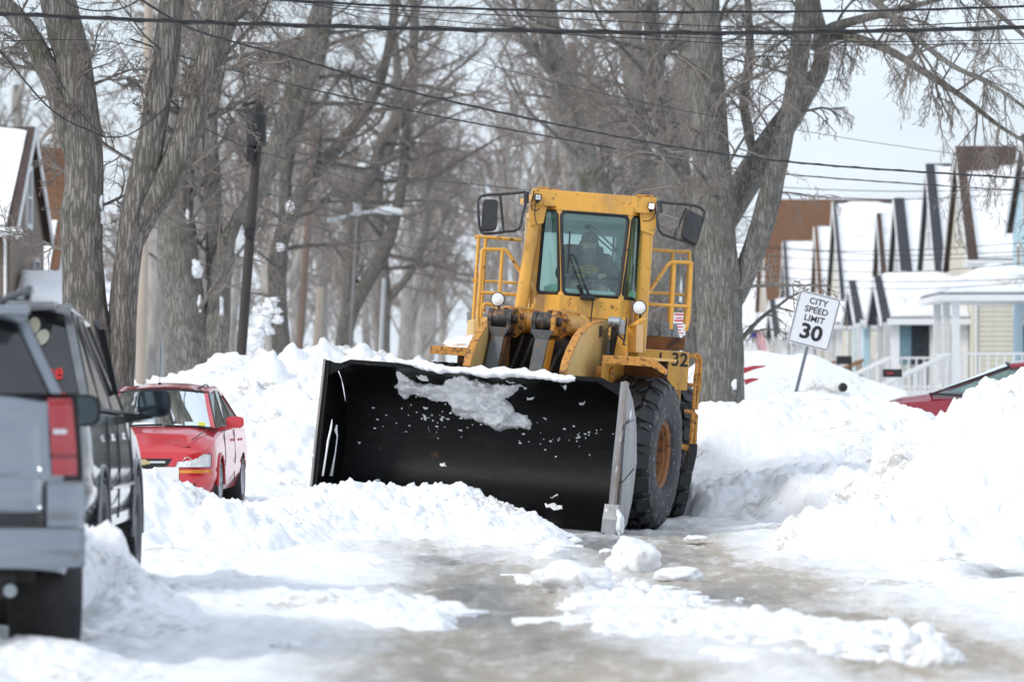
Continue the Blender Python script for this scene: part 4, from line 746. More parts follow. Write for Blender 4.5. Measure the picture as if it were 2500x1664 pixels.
wire('cable sloping behind the black transformer toward the loader mirror', [(380, 250), (600, 350), (850, 400), (1100, 425), (1500, 470)], [76, 79, 88, 95, 105], .012)
wire('twisted service cable hanging to the left maple', [(-40, 80), (0, 118), (60, 190), (110, 245), (160, 280), (242, 316)], 58, .011, True); wire('short service cable from the left maple to the forked stem', [(242, 316), (290, 312), (335, 286), (390, 240)], 58.2, .009)
wire('thin service wire drooping down the left maple', [(40, 0), (66, 60), (95, 115), (140, 190), (190, 265), (242, 316)], 58.2, .006); wire('thin wire crossing the left maple to the transformer pole', [(-60, 100), (0, 95), (200, 92), (300, 105), (450, 140), (600, 190), (720, 230)], [57, 57, 58, 60, 68, 79, 84], .006)
wire('black slack loop hanging at the top left between the stems', [(120, -40), (160, 8), (210, 24), (270, 22), (320, 0), (340, -30)], 57, .010, False)
for i, (pts, d) in enumerate([([(560, 290), (800, 360), (1000, 430), (1120, 470)], (84, 120)), ([(580, 400), (800, 460), (1000, 520), (1100, 545)], (84, 130)), ([(600, 440), (820, 500), (1000, 545), (1110, 570)], (84, 135)), ([(590, 320), (850, 400), (1080, 452)], (84, 125)), ([(560, 480), (800, 540), (1060, 590)], (84, 140)), ([(600, 350), (900, 440), (1100, 490)], (90, 130))]):
    wire('blurred wire receding down the street left of the cab', pts, list(np.linspace(d[0], d[1], len(pts))), .013, group='wires receding down the street')
for i, y in enumerate((432, 446, 566, 575, 590, 612, 640, 652)):
    wire('thin wire strung in front of the right hand houses', [(1690, y - 8), (1900, y + 4 + 3 * (i % 3)), (2120, y + 8 + 4 * (i % 2)), (2420, y - 6 * (i % 3))], 100 + 2 * i, .0085, group='wires before the right houses')
# ------------------------------------------------------------------ articulated wheel loader
ROLL = math.radians(4.1)
RF3 = (Matrix.Rotation(math.radians(-15.3), 3, 'Z') @ Matrix.Rotation(ROLL, 3, 'Y')); RR3 = (Matrix.Rotation(math.radians(5.0), 3, 'Z') @ Matrix.Rotation(ROLL, 3, 'Y'))
TF = at(1627, 1110, 49.8) - RF3 @ Vector((1.40, 0, .80)); TR = TF + RF3 @ Vector((0, 1.6, 0))
loader = thing('wheel_loader', 'yellow articulated wheel loader with a wide black bucket driving towards the camera', 'loader', TF)
MF = RF3.to_4x4(); MR = Matrix.Translation(TR - TF) @ RR3.to_4x4()
def inv(R, T, u, v, ax, val):
    o = R.transposed() @ (Vector((0, 0, EYE)) - T); d = R.transposed() @ Vector(((u - 1250) / FPX, 1, -(v - HOR) / FPX))
    return o + d * ((val - o[ax]) / d[ax])
CR = {1: (1140, 440, .20408), 2: (1400, 440, .20408), 3: (1050, 720, .15705), 4: (1380, 720, .17857), 5: (1430, 880, .27422), 6: (770, 860, .25514), 7: (760, 850, .42445), 8: (1380, 550, .12121)}
def FL(c, x, y, val, ax=1): a = CR[c]; return inv(RF3, TF, a[0] + x * a[2], a[1] + y * a[2], ax, val)
def RL(c, x, y, val, ax=1): a = CR[c]; return inv(RR3, TR, a[0] + x * a[2], a[1] + y * a[2], ax, val)
def F(mb, name, m, smooth=False): return mb.build(name, m, loader, smooth, M=MF)
def R(mb, name, m, smooth=False): return mb.build(name, m, loader, smooth, M=MR)
# --- wheels
TYP = [(.34, .22), (.36, .27), (.42, .292), (.50, .305), (.60, .308), (.68, .300), (.735, .275), (.760, .23), (.768, .12), (.77, 0)]
tprof = TYP + [(r, -x) for r, x in TYP[-2::-1]]
tyre_me = MB().lathe(tprof, 64).mesh('tyre', [m_tyresnow], True)
RP = [(.372, .235), (.378, .262), (.362, .268), (.350, .25), (.338, .238), (.322, .236), (.316, .20), (.300, .192), (.292, .12), (.270, .10), (.255, .045), (.20, .03), (.185, .06), (.12, .075), (.11, .12), (.0, .125)]
rim_me = MB().lathe(RP, 48).mesh('rim', [m_rustrim], 35)
rim_in = MB().lathe([(.36, -.25), (.30, -.2), (.27, 0), (0, 0)], 32).mesh('rim', [m_rust], 35)
bolt_me = MB().lathe([(0, .03), (.018, .03), (.018, 0)], 6).mesh('wheel_nut', m_rust)
def lug_mesh(poly, top=.812):
    R0 = lambda x: .752 - max(0, abs(x) - .215) ** 2 * 9; H = lambda x: top - max(0, abs(x) - .215) ** 2 * 13
    cx = sum(p[1] for p in poly) / len(poly); cs = sum(p[0] for p in poly) / len(poly)
    def P(s, x, r): a = s / .80; return (x, r * math.sin(a), r * math.cos(a))
    rings = []
    for k, up in ((1.0, 0), (.97, .75), (.88, 1.0)):
        rings.append([P(cs + (s - cs) * k, cx + (x - cx) * k, R0(x) * (1 - up) + H(cx + (x - cx) * k) * up) for s, x in poly])
    return MB().loft(rings, caps=(False, True)).mesh('tread_block', m_tyre)
NL = 19; PT = 2 * math.pi * .80 / NL
LUGS = []
for sg in (1, -1):
    LUGS.append((lug_mesh([(-.105, sg * .30), (.075, sg * .30), (.105, sg * .225), (.10, sg * .165), (.0, sg * .135), (-.085, sg * .155)]), 0 if sg > 0 else PT / 2))
    LUGS.append((lug_mesh([(-.115, sg * .075), (-.06, sg * .015), (.07, sg * .018), (.118, sg * .075), (.075, sg * .125), (-.04, sg * .135)]), PT / 2 * (1 if sg > 0 else 0) + .02 * sg))
def loader_wheel(M, x, y, side, lugs=True):
    Mw = M @ Matrix.Translation((x, y, .80)) @ (Matrix.Rotation(math.pi, 4, 'Z') if side < 0 else Matrix())
    wdo = bpy.data.objects.new('wheel', None); COL.objects.link(wdo); wdo.parent = loader; wdo.matrix_local = Mw
    link('tyre', tyre_me, wdo); link('rim', rim_me, wdo); link('rim_back', rim_in, wdo)
    for k in range(14): a = 2 * math.pi * k / 14; link('wheel_nut', bolt_me, wdo, (.03, .225 * math.cos(a), .225 * math.sin(a)))
    if lugs:
        for me, off in LUGS:
            for k in range(NL): o = link('tread_block', me, wdo); o.rotation_euler = (-(2 * math.pi * k / NL + off / .80), 0, 0)
    else:
        mb = MB()
        for me, off in LUGS:
            for k in range(NL):
                rm = Matrix.Rotation(-(2 * math.pi * k / NL + off / .80), 4, 'X'); mb.add([rm @ v.co for v in me.vertices], [list(p.vertices) for p in me.polygons])
        tag(mb.build('tread_block', m_tyre, wdo), kind='stuff')
loader_wheel(MF, 1.10, 0, 1); loader_wheel(MF, -1.06, 0, -1); loader_wheel(MR, 1.14, 1.75, 1); loader_wheel(MR, -1.10, 1.75, -1, False)
# --- bucket
BX0, BX1 = -1.73, 1.37
INNER = smoothpath([(0, -2.10, 1.55, 0), (0, -1.78, 1.47, 0), (0, -1.50, 1.22, 0), (0, -1.37, .85, 0), (0, -1.40, .52, 0), (0, -1.58, .27, 0), (0, -1.88, .12, 0), (0, -2.26, .05, 0)], 6)[:, 1:3]
OUTER = [(y + .035 * (1 if y > -2.2 else .3), z - (.035 if z < .6 else -.0)) for y, z in INNER]
OUTER = [(p[0] + (.03 if p[1] > .3 else 0), p[1]) for p in OUTER]
bk = MB()
rings = [[(x, y, z) for y, z in INNER] + [(x, y, z) for y, z in OUTER[::-1]] for x in np.linspace(BX0, BX1, 12)]
F(bk.loft(rings, caps=(False, False)), 'bucket_shell', m_bkt, 40)
def bucksurf(z): return float(np.interp(z, INNER[::-1, 1], INNER[::-1, 0])) if z < 1.55 else -2.1
lead = [(-2.26, .05), (-2.25, .30), (-2.21, .75), (-2.15, 1.15), (-2.10, 1.57)]
back = [(-1.98, 1.55), (-1.70, 1.38), (-1.48, 1.12), (-1.36, .75), (-1.42, .42), (-1.62, .18), (-1.95, .04)]
F(MB().prism(lead + [(y + .04, z) for y, z in back], 'x', BX0 - .04, BX0), 'side_plate', m_bkt)
F(MB().prism(lead + [(y + .04, z) for y, z in back], 'x', BX1, BX1 + .035), 'side_plate', m_bkts)
F(MB().prism([(-2.30, .02), (-2.28, .30), (-2.235, .75), (-2.17, 1.15), (-2.115, 1.58), (-1.99, 1.56), (-2.02, 1.25), (-2.06, .9), (-2.12, .5), (-2.14, .02)], 'x', BX1 + .036, BX1 + .062), 'wear_plate', m_bkte)
F(MB().prism([(-2.11, 1.13), (-1.72, 1.19), (-1.62, 1.02), (-1.58, .76), (-1.62, .70), (-2.09, .56)], 'x', BX1 + .064, BX1 + .085), 'wear_plate', m_bkts)
F(MB().prism([(-2.1, .545), (-1.60, .685), (-1.63, .35), (-1.80, .10), (-2.0, .06), (-2.12, .3)], 'x', BX1 + .065, BX1 + .09), 'wear_plate', m_bkts)
F(MB().prism([(-2.38, -.02), (-2.35, .18), (-2.29, .33), (-2.1, .31), (-1.98, .12), (-2.05, -.02)], 'x', BX1 - .03, BX1 + .12), 'corner_bit', m_bkts)
F(MB().prism([(-2.30, .02), (-2.28, .30), (-2.235, .75), (-2.17, 1.15), (-2.12, 1.58), (-2.0, 1.56), (-2.05, .9), (-2.1, .5), (-2.15, .02)], 'x', BX0 - .065, BX0 - .042), 'wear_plate', m_bkte)
F(MB().prism([(BX0 + .12, 1.55), (BX1 - .1, 1.55), (BX1 - .2, 1.595), (BX0 + .22, 1.595)], 'y', -2.10, -2.07), 'spill_guard', m_bkt)
F(MB().box(((BX0 + BX1) / 2, -2.35, .025), (BX1 - BX0, .22, .04)), 'cutting_edge', m_bkts)
for sx, s in ((BX0 + .002, 1), (BX1 - .002, -1)):
    F(MB().prism([(sx, 1.545), (sx + s * .24, 1.545), (sx, 1.42)], 'y', -2.095, -2.06), 'corner_gusset', m_bkt)
# --- lift arms, links, cylinders
arm = [FL(4, x, y, .60, 0) for x, y in ((25, 1080), (60, 920), (120, 760), (200, 600), (290, 480), (400, 400), (560, 360), (625, 362), (585, 480), (570, 700), (490, 880), (440, 1090))]
poly = [(p.y, p.z) for p in arm]; poly = poly[:8] + [(max(p[0], .3), p[1]) for p in poly[8:]] + [(-.70, 1.05), (-1.25, .75), (-1.30, .85), (-1.12, 1.25)]
armL = [(y, z) for y, z in poly]
for x0, x1 in ((.52, .60), (-.52, -.44)):
    a = F(MB().prism(poly, 'x', x0, x1), 'lift_arm', m_yelpale)
    F(MB().loft([[(x0 - .004, poly[i][0] - .012, poly[i][1] + .012), (x1 - .006, poly[i][0] - .012, poly[i][1] + .012), (x1 - .006, poly[i][0] + .002, poly[i][1] - .0), (x0 - .004, poly[i][0] + .002, poly[i][1])] for i in range(8)]), 'arm_edge', m_yelrust)
p = FL(4, 520, 1080, -.35); F(MB().lathe([(0, -.06), (.085, -.06), (.085, .10), (.06, .12), (0, .12)], 20, 'x', (p.x, p.y, p.z)), 'hinge_pin', m_yelrust, 40)
def ear(cx, w, cy, cz, r, dy, dz):            # a rounded ear plate in the YZ plane
    pts = [(cy + r * math.cos(a), cz + r * math.sin(a)) for a in np.linspace(-.35, math.pi + .35, 12)]
    return pts + [(cy - r * .75 + dy, cz + dz), (cy + r * .75 + dy, cz + dz)]
for lx, sidem, nm in ((-.335, m_rust, 'l'), (.145, m_yel, 'r')):
    lk = MB(); cz = 2.12
    lk.hexa([(lx - .065, -1.14, 1.15), (lx + .065, -1.14, 1.15), (lx + .065, -.90, 1.15), (lx - .065, -.90, 1.15), (lx - .07, -.74, 1.93), (lx + .07, -.74, 1.93), (lx + .07, -.56, 1.93), (lx - .07, -.56, 1.93)])
    lk.hexa([(lx - .07, -.74, 1.931), (lx + .07, -.74, 1.931), (lx + .07, -.56, 1.931), (lx - .07, -.56, 1.931), (lx - .125, -.74, 2.03), (lx + .125, -.74, 2.03), (lx + .125, -.52, 2.03), (lx - .125, -.52, 2.03)])
    b_ = F(lk, 'tilt_link', m_link)
    for e0, e1 in ((lx - .127, lx - .082), (lx + .082, lx + .127)):
        F(MB().prism(ear(0, 0, -.62, cz, .105, -.02, -.14), 'x', e0, e1), 'clevis_ear', m_grease if nm == 'l' or e0 < lx else m_yelrust)
    F(MB().hexa([(lx + .0651, -1.10, 1.15), (lx + .078, -1.10, 1.15), (lx + .078, -.86, 1.15), (lx + .0651, -.86, 1.15), (lx + .0701, -.70, 1.93), (lx + .085, -.70, 1.93), (lx + .085, -.50, 1.93), (lx + .0701, -.50, 1.93)]), 'link_side', sidem)
    F(MB().lathe([(.0, -.08), (.092, -.08), (.098, -.02), (.095, .03), (.092, .08), (0, .08)], 22, 'x', (lx, -.62, cz)).lathe([(0, .128), (.05, .128), (.05, .165), (.035, .175), (0, .175)], 16, 'x', (lx, -.62, cz)), 'pin_barrel', m_grease, 40)
    cx = lx + .05
    F(MB().lathe([(0, -.40), (.115, -.40), (.118, .55), (.125, .56), (.125, .62), (.09, .66), (0, .66)], 28, 'y', (cx, 0, 2.09)), 'tilt_cylinder', m_yel, 40)
    F(MB().lathe([(.0, -.46), (.165, -.46), (.178, -.445), (.178, -.40), (.0, -.399)], 8, 'y', (cx, 0, 2.09), a0=.39, a1=.39 + 2 * math.pi), 'cylinder_flange', m_yelrust, 20)
    bme = MB().lathe([(0, -.50), (.019, -.50), (.024, -.492), (.024, -.461)], 6, 'y').mesh('flange_bolt', m_rust)
    for k in range(8): a = 2 * math.pi * (k + .5) / 8; link('flange_bolt', bme, loader, M=MF @ Matrix.Translation((cx + .138 * math.cos(a), 0, 2.09 + .138 * math.sin(a))))
    F(MB().tube([(cx + .02, -.35, 2.235), (cx + .02, .45, 2.235), (cx + .02, .5, 2.2)], .022, 8).tube([(cx + .02, .35, 2.235), (cx + .02, .35, 2.285), (cx + .02, .45, 2.285)], .014, 6), 'hydraulic_line', m_yel, 60)
    F(MB().lathe([(0, -.62), (.055, -.62), (.055, -.47), (0, -.47)], 16, 'y', (cx, 0, 2.09)), 'cylinder_rod', m_grease, 40)
# --- front frame, tower plates, axle
F(MB().box((.04, .62, 1.35), (1.0, .9, 1.25)), 'front_frame', m_dark)  # frame block coloured near-black for the shaded cavity behind the lift arms
F(MB().box((.04, -.02, 1.02), (.84, .5, .5), ch=.03).box((.0, 0, .80), (1.7, .34, .34), ch=.06), 'axle_housing', m_dark)
F(MB().box((-.50, .35, 1.9), (.05, .5, .5)), 'tower_plate', m_dark); F(MB().box((.72, .3, 1.85), (.05, .55, .65)), 'tower_plate', m_dark)
hz = MB()
for i in range(7):
    x = -.25 + .11 * i; hz.tube([(x, -.05, 1.95 - .03 * i), (x + .03, -.35, 1.75), (x - .02, -.55, 1.45), (x + .05, -.5, 1.05)], .022, 7)
F(hz, 'hydraulic_hose', m_rub, 60)
pp = [FL(4, x, y, .05) for x, y in ((765, 335), (800, 303), (840, 303), (838, 830), (662, 822), (690, 690))]; F(MB().prism([(p.x, p.z) for p in pp], 'y', .05, .10), 'tower_panel', m_yel)
pp = [FL(4, x, y, .20) for x, y in ((845, 445), (975, 400), (968, 780), (838, 775))]; F(MB().prism([(p.x, p.z) for p in pp], 'y', .20, .5), 'tower_panel', m_yel)
pp = [FL(4, x, y, .12) for x, y in ((850, 440), (862, 425), (1070, 285), (1075, 340), (982, 398))]; F(MB().prism([(p.x, p.z) for p in pp], 'y', .12, .2), 'lamp_bracket', m_yel)
pp = [FL(4, x, y, .30) for x, y in ((650, 400), (740, 330), (700, 600), (655, 740))]; F(MB().prism([(p.x, p.z) for p in pp], 'y', .3, .34), 'tower_panel', m_rust)
pp = [FL(3, x, y, .1) for x, y in ((800, 345), (890, 350), (885, 560), (795, 555))]; F(MB().prism([(p.x, p.z) for p in pp], 'y', .1, .3), 'tower_panel', m_yel)
pp = [FL(3, x, y, .15) for x, y in ((890, 350), (940, 355), (930, 560), (886, 560))]; F(MB().prism([(p.x, p.z) for p in pp], 'y', .15, .3), 'tower_panel', m_dark)
pp = [FL(3, x, y, .2) for x, y in ((1010, 185), (1060, 180), (1280, 240), (1250, 330), (1180, 320), (1080, 290), (1012, 240))]; F(MB().prism([(p.x, p.z) for p in pp], 'y', .2, .28), 'lamp_bracket', m_yel)
# sensor block and hose on top of the right tower
p = FL(4, 690, 370, -.05)
F(MB().lathe([(0, -.07), (.055, -.07), (.055, .05), (.04, .06), (0, .06)], 16, 'x', p[:]).box((p.x + .07, p.y, p.z - .05), (.06, .06, .16), ch=.015), 'sensor', m_galv, 40)
F(MB().tube([FL(4, *q, -.1) for q in ((700, 400), (690, 480), (740, 560), (800, 620), (800, 680), (830, 680))], .010, 6).tube([FL(4, *q, -.02) for q in ((835, 300), (840, 380), (815, 500), (808, 640), (790, 680))], .009, 6).tube([FL(4, *q, -.3) for q in ((500, 487), (600, 490))], .007, 5).tube([FL(4, *q, -.25) for q in ((575, 470), (640, 370))], .007, 5), 'sensor_hose', m_black, 60)
pp = [FL(4, x, y, .602, 0) for x, y in ((468, 420), (503, 420), (500, 560), (458, 585))]; F(MB().prism([(p.y, p.z) for p in pp], 'x', .601, .606), 'decal_patch', m_link)
# --- fenders
def fender(x0, x1, z, y0, y1, sg):
    F(MB().box(((x0 + x1) / 2, (y0 + y1) / 2, z), (x1 - x0, y1 - y0, .025)), 'fender_top', m_yel)
    F(MB().box(((x0 + x1) / 2, y0 - .012, z - .03), (x1 - x0 + .01, .022, .085)), 'fender_lip', m_yelrust)
fender(.84, 1.37, 1.80, -.80, .30, 1); fender(-1.22, -.55, 1.765, -.15, .80, -1)
F(MB().hexa([(1.376, -.822, 1.726), (1.52, -.822, 1.655), (1.52, -.76, 1.655), (1.376, -.76, 1.726), (1.376, -.822, 1.812), (1.535, -.822, 1.70), (1.535, -.76, 1.70), (1.376, -.76, 1.812)]), 'fender_corner', m_yelrust)
F(MB().box((.98, .25, 1.58), (.62, .04, .42)), 'fender_wall', m_rust); F(MB().box((.80, -.1, 1.60), (.04, 1.0, .40)), 'fender_wall', m_yel)
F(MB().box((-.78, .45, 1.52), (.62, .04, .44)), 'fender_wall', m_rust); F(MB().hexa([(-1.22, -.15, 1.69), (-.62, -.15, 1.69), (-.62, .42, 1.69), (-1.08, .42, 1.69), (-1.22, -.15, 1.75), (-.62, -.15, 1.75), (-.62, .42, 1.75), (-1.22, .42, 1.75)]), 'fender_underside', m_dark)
pp = [FL(3, x, y, .25) for x, y in ((690, 650), (960, 655), (940, 760), (870, 800), (760, 800), (680, 690))]; F(MB().prism([(p.x, p.z) for p in pp], 'y', .25, .6), 'fender_box', m_yel)
F(MB().tube([FL(3, *q, .1) for q in ((440, 720), (490, 690), (580, 672), (680, 670))], .035, 8).tube([FL(3, *q, .2) for q in ((430, 735), (470, 690), (560, 668), (660, 665))], .03, 8), 'fender_handle', m_yel, 60)
# --- cab (rear frame)
yF = -.42
W_ = [(-.395, yF, 3.313), (.352, yF, 3.311), (.301, yF - .06, 2.418), (-.313, yF - .06, 2.409)]
L_ = [(-.545, -.14, 3.325), (-.428, yF + .02, 3.32), (-.352, yF - .03, 2.415), (-.56, -.10, 2.42)]
R_ = [(.388, yF + .02, 3.32), (.505, -.14, 3.325), (.535, -.10, 2.42), (.338, yF - .03, 2.42)]
def rounded(P, r, k=5):
    o = []; P = [Vector(p) for p in P]; n = len(P)
    for i in range(n):
        a, b, c = P[i - 1], P[i], P[(i + 1) % n]; u = (a - b).normalized() * min(r, (a - b).length * .48); w_ = (c - b).normalized() * min(r, (c - b).length * .48)
        for t in np.linspace(0, 1, k): o.append(b + u * (1 - t) ** 2 + w_ * t ** 2)
    return o
def cab_pane(P, r, gm, name, sr=.020):
    ring = rounded(P, r); c = sum(ring, Vector()) / len(ring)
    g = MB(); g.add([q[:] for q in ring], [tuple(range(len(ring)))]); o = R(g, name, gm)
    R(MB().tube([c + (q - c) * .995 for q in ring], sr, 6, closed=True), 'window_seal', m_rub, 60); return o
cab_pane(W_, .07, m_cabglass, 'windshield'); cab_pane(L_, .055, m_sideglass, 'corner_window'); cab_pane(R_, .055, m_sideglass, 'corner_window')
def strip(a, b, c, d, th=.03, name='cab_pillar', m=None):        # a quad panel with thickness towards +y
    q = [Vector(v) for v in (a, b, c, d)]; q2 = [v + Vector((0, th, 0)) for v in q]; return R(MB().hexa([v[:] for v in q] + [v[:] for v in q2]), name, m or m_yel)
strip((-.440, yF + .01, 3.35), (-.385, yF, 3.35), (-.302, yF - .06, 2.38), (-.362, yF - .035, 2.38)); strip((.345, yF, 3.35), (.40, yF + .01, 3.35), (.352, yF - .035, 2.38), (.292, yF - .06, 2.38))
strip((-.60, -.13, 3.35), (-.535, -.135, 3.35), (-.550, -.095, 2.38), (-.61, -.06, 2.38)); strip((.495, -.135, 3.35), (.56, -.13, 3.35), (.585, -.06, 2.38), (.525, -.095, 2.38))
R(MB().prism([(-.60, -.12), (-.43, yF - .01), (.39, yF - .01), (.56, -.12), (.56, 1.25), (-.60, 1.25)], 'z', 3.325, 3.41), 'cab_roof', m_yel)
low = lambda z0, z1, k, nm: R(MB().prism([(-.58 - k, -.07), (-.345, yF - .07 - k), (.315, yF - .07 - k), (.555 + k, -.07), (.555 + k, 1.25), (-.58 - k, 1.25)], 'z', z0, z1), nm, m_yel)
low(2.19, 2.40, 0, 'cab_front_panel'); low(2.178, 2.19, .012, 'panel_seam'); low(1.95, 2.178, -.004, 'cab_front_panel')
R(MB().box((-.60, .62, 2.12), (.03, 1.2, .36)), 'door_sill', m_yelpale)
for sx in (-.60, .57):
    R(MB().box((sx, .0, 2.86), (.05, .16, .95)).box((sx, 1.2, 2.86), (.05, .1, .95)).box((sx, .6, 3.3), (.05, 1.2, .06)).box((sx, .6, 2.42), (.05, 1.2, .06)), 'door_frame', m_yelpale)
    R(MB().box((sx, .60, 2.86), (.012, 1.05, .82)), 'door_glass', m_sideglass)
R(MB().box((-.02, 1.2, 2.36), (1.1, .04, .22)).box((-.02, 1.2, 3.24), (1.1, .04, .2)).box((-.50, 1.2, 2.8), (.12, .04, .7)).box((.46, 1.2, 2.8), (.12, .04, .7)), 'cab_rear_wall', m_cabin)
R(MB().box((-.02, 1.2, 2.8), (.86, .012, .7)), 'rear_window', milky('milky_rear_window', (.86, .97, .97), .8))
R(MB().box((-.02, .6, 2.41), (1.06, 1.15, .02)).box((-.02, -.2, 2.44), (.6, .28, .08), ch=.03), 'cab_floor', m_cabin); R(MB().box((-.02, .5, 3.30), (1.0, 1.3, .02)), 'headliner', m_cabin)
R(MB().box((-.0, .78, 2.70), (.46, .12, .62), ch=.05).box((0, .55, 2.42), (.48, .5, .12), ch=.04), 'seat', m_black, 40)
R(MB().box((.38, .35, 2.52), (.16, .5, .22), ch=.03).tube([(.36, .15, 2.6), (.37, .12, 2.85)], .012, 6).sphere((.37, .12, 2.87), .025, 6), 'side_console', m_black, 40)
sw = RL(8, 480, 1000, .08)
R(MB().tube([(sw.x + .19 * math.cos(a), sw.y + .19 * math.sin(a) * .82, sw.z + .03 + .19 * math.sin(a) * .57) for a in np.linspace(0, 2 * math.pi, 25)[:-1]], .014, 8, closed=True).tube([(sw.x - .17, sw.y, sw.z + .03), (sw.x, sw.y, sw.z), (sw.x + .17, sw.y, sw.z + .03)], .011, 6).tube([sw[:], (sw.x, sw.y - .12, 2.42)], .03, 8), 'steering_wheel', m_rub, 60)
R(MB().tube([RL(8, *q, 1.1) for q in ((450, 30), (700, 300), (930, 500), (1060, 520))], .010, 6).tube([RL(8, *q, 1.1) for q in ((560, 20), (800, 270), (1040, 505))], .010, 6).tube([RL(8, *q, 1.1) for q in ((980, 230), (965, 520), (945, 740))], .013, 6).box(RL(8, 450, 20, 1.1)[:], (.07, .03, .05)), 'rear_wiper', m_black, 60)
R(MB().lathe([(0, -.01), (.045, -.01), (.05, .0), (.0, .01)], 16, 'y', RL(2, 718, 1375, -.18)[:]), 'round_sticker', mat('mint_sticker', (.45, .72, .64), .6), 40)
R(MB().loft([[(-.13 + x, 0, 0) for x in ()]] if False else [[RL(1, 905, 1330, -.2)[:], RL(1, 915, 1270, -.2)[:], RL(1, 1000, 1240, -.25)[:], RL(1, 1095, 1235, -.3)[:], RL(1, 1095, 1330, -.3)[:]], [RL(1, 905, 1330, .0)[:], RL(1, 915, 1270, .0)[:], RL(1, 1000, 1240, -.05)[:], RL(1, 1095, 1235, -.1)[:], RL(1, 1095, 1330, -.1)[:]]]), 'dashboard_cloth', mat('mint_cloth', (.42, .70, .66), .9, var=.1))
# ROPS
R(MB().box((-.035, -.30, 3.447), (1.365, .22, .178), ch=.012), 'roll_bar', m_yel)
R(MB().box((-.035, .65, 3.47), (1.3, 1.7, .07), ch=.02), 'roll_cage_roof', m_yel)
R(MB().box((-.60, -.33, 3.55), (.12, .14, .025)).box((-.47, -.3, 3.545), (.12, .1, .012)).box((.52, -.33, 3.55), (.18, .14, .02)), 'bar_bracket', m_yelrust)
def post(x0, x1, yb, nm='roll_post'):
    rr = []
    for z, x in ((3.36, x0), (1.85, x1)):
        rr.append([(x + .072 * math.copysign(abs(math.cos(a)) ** .6, math.cos(a)), yb + .085 * math.copysign(abs(math.sin(a)) ** .6, math.sin(a)), z) for a in [2 * math.pi * (i + .5) / 20 for i in range(20)]])
    R(MB().loft(rr), nm, m_yel, 50)
post(-.645, -.775, -.26); post(.575, .585, -.26); 
for x0, s in ((-.645, 1), (.575, -1)):
    R(MB().prism([(x0 - s * .085, 3.356), (x0 + s * .10, 3.356), (x0 + s * .074, 3.17), (x0 - s * .074, 3.13), (x0 - s * .088, 3.25)], 'y', -.37, -.352), 'post_gusset', m_yel)
# lamps on the roll bar
def work_lamp(p, lens):
    o = R(MB().box((0, 0, 0), (.075, .06, .075), ch=.012).box((0, .02, -.05), (.03, .03, .03)), 'work_lamp', m_black); o.matrix_local = MR @ Matrix.Translation(p)
    me = MB().box((0, 0, 0), (.024, .008, .024), ch=.004).mesh('led', lens)
    for dx in (-.014, .014):
        for dz in (-.014, .014): link('led', me, o, (dx, -.032, dz))
work_lamp(RL(1, 848, 205, -.45), m_led); work_lamp(RL(2, 930, 310, -.45), m_lit)
R(MB().tube([RL(1, *q, -.43) for q in ((800, 120), (790, 190), (765, 280), (780, 350), (830, 365), (870, 330))], .006, 5).tube([RL(1, *q, -.44) for q in ((828, 245), (815, 330), (812, 420), (830, 510), (845, 530))], .006, 5), 'lamp_cable', m_black, 60)
R(MB().tube([RL(2, *q, -.43) for q in ((975, 320), (985, 380), (960, 450), (900, 490), (830, 485))], .006, 5), 'lamp_cable', m_black, 60)
# headlamps on stalks
def headlamp(c, x, y, yv):
    p = FL(c, x, y, yv); o = F(MB().lathe([(0, .09), (.045, .085), (.072, .02), (.078, -.01), (.070, -.015)], 24, 'y').tube([(0, .05, -.07), (0, .06, -.14)], .014, 6), 'headlamp', m_black, 40); o.matrix_local = MF @ Matrix.Translation(p)
    MB().lathe([(.069, -.012), (.05, -.024), (.025, -.030), (0, -.031)], 24, 'y').build('lens', m_lens, o, True)
headlamp(1, 372, 1422, .1); headlamp(2, 792, 1522, .1)
# wiper
yw = yF - .075
R(MB().tube([RL(1, *q, yw - .01) for q in ((1232, 605), (1220, 880), (1206, 1110))], .010, 6), 'wiper_blade', m_black, 60)
R(MB().tube([RL(1, *q, yw - .02) for q in ((1222, 890), (1400, 1375))], .008, 6).tube([RL(1, *q, yw - .02) for q in ((1282, 890), (1450, 1368))], .008, 6).tube([RL(1, *q, yw - .02) for q in ((1222, 890), (1282, 890))], .008, 6).tube([RL(8, *q, yw - .02) for q in ((250, 1200), (330, 1380), (390, 1410))], .014, 6).tube([RL(8, *q, yw - .02) for q in ((380, 1180), (480, 1390))], .014, 6), 'wiper_arm', m_black, 60)
p = RL(8, 450, 1460, yw - .03); R(MB().box(p[:], (.16, .06, .05), ch=.01).tube([p + Vector((.05, 0, -.02)), p + Vector((.12, 0, .01)), p + Vector((.13, 0, .0))], .006, 5).tube([p + Vector((.06, 0, -.02)), p + Vector((.055, .0, -.2)), p + Vector((.05, .0, -.36))], .008, 5), 'wiper_motor', m_black)
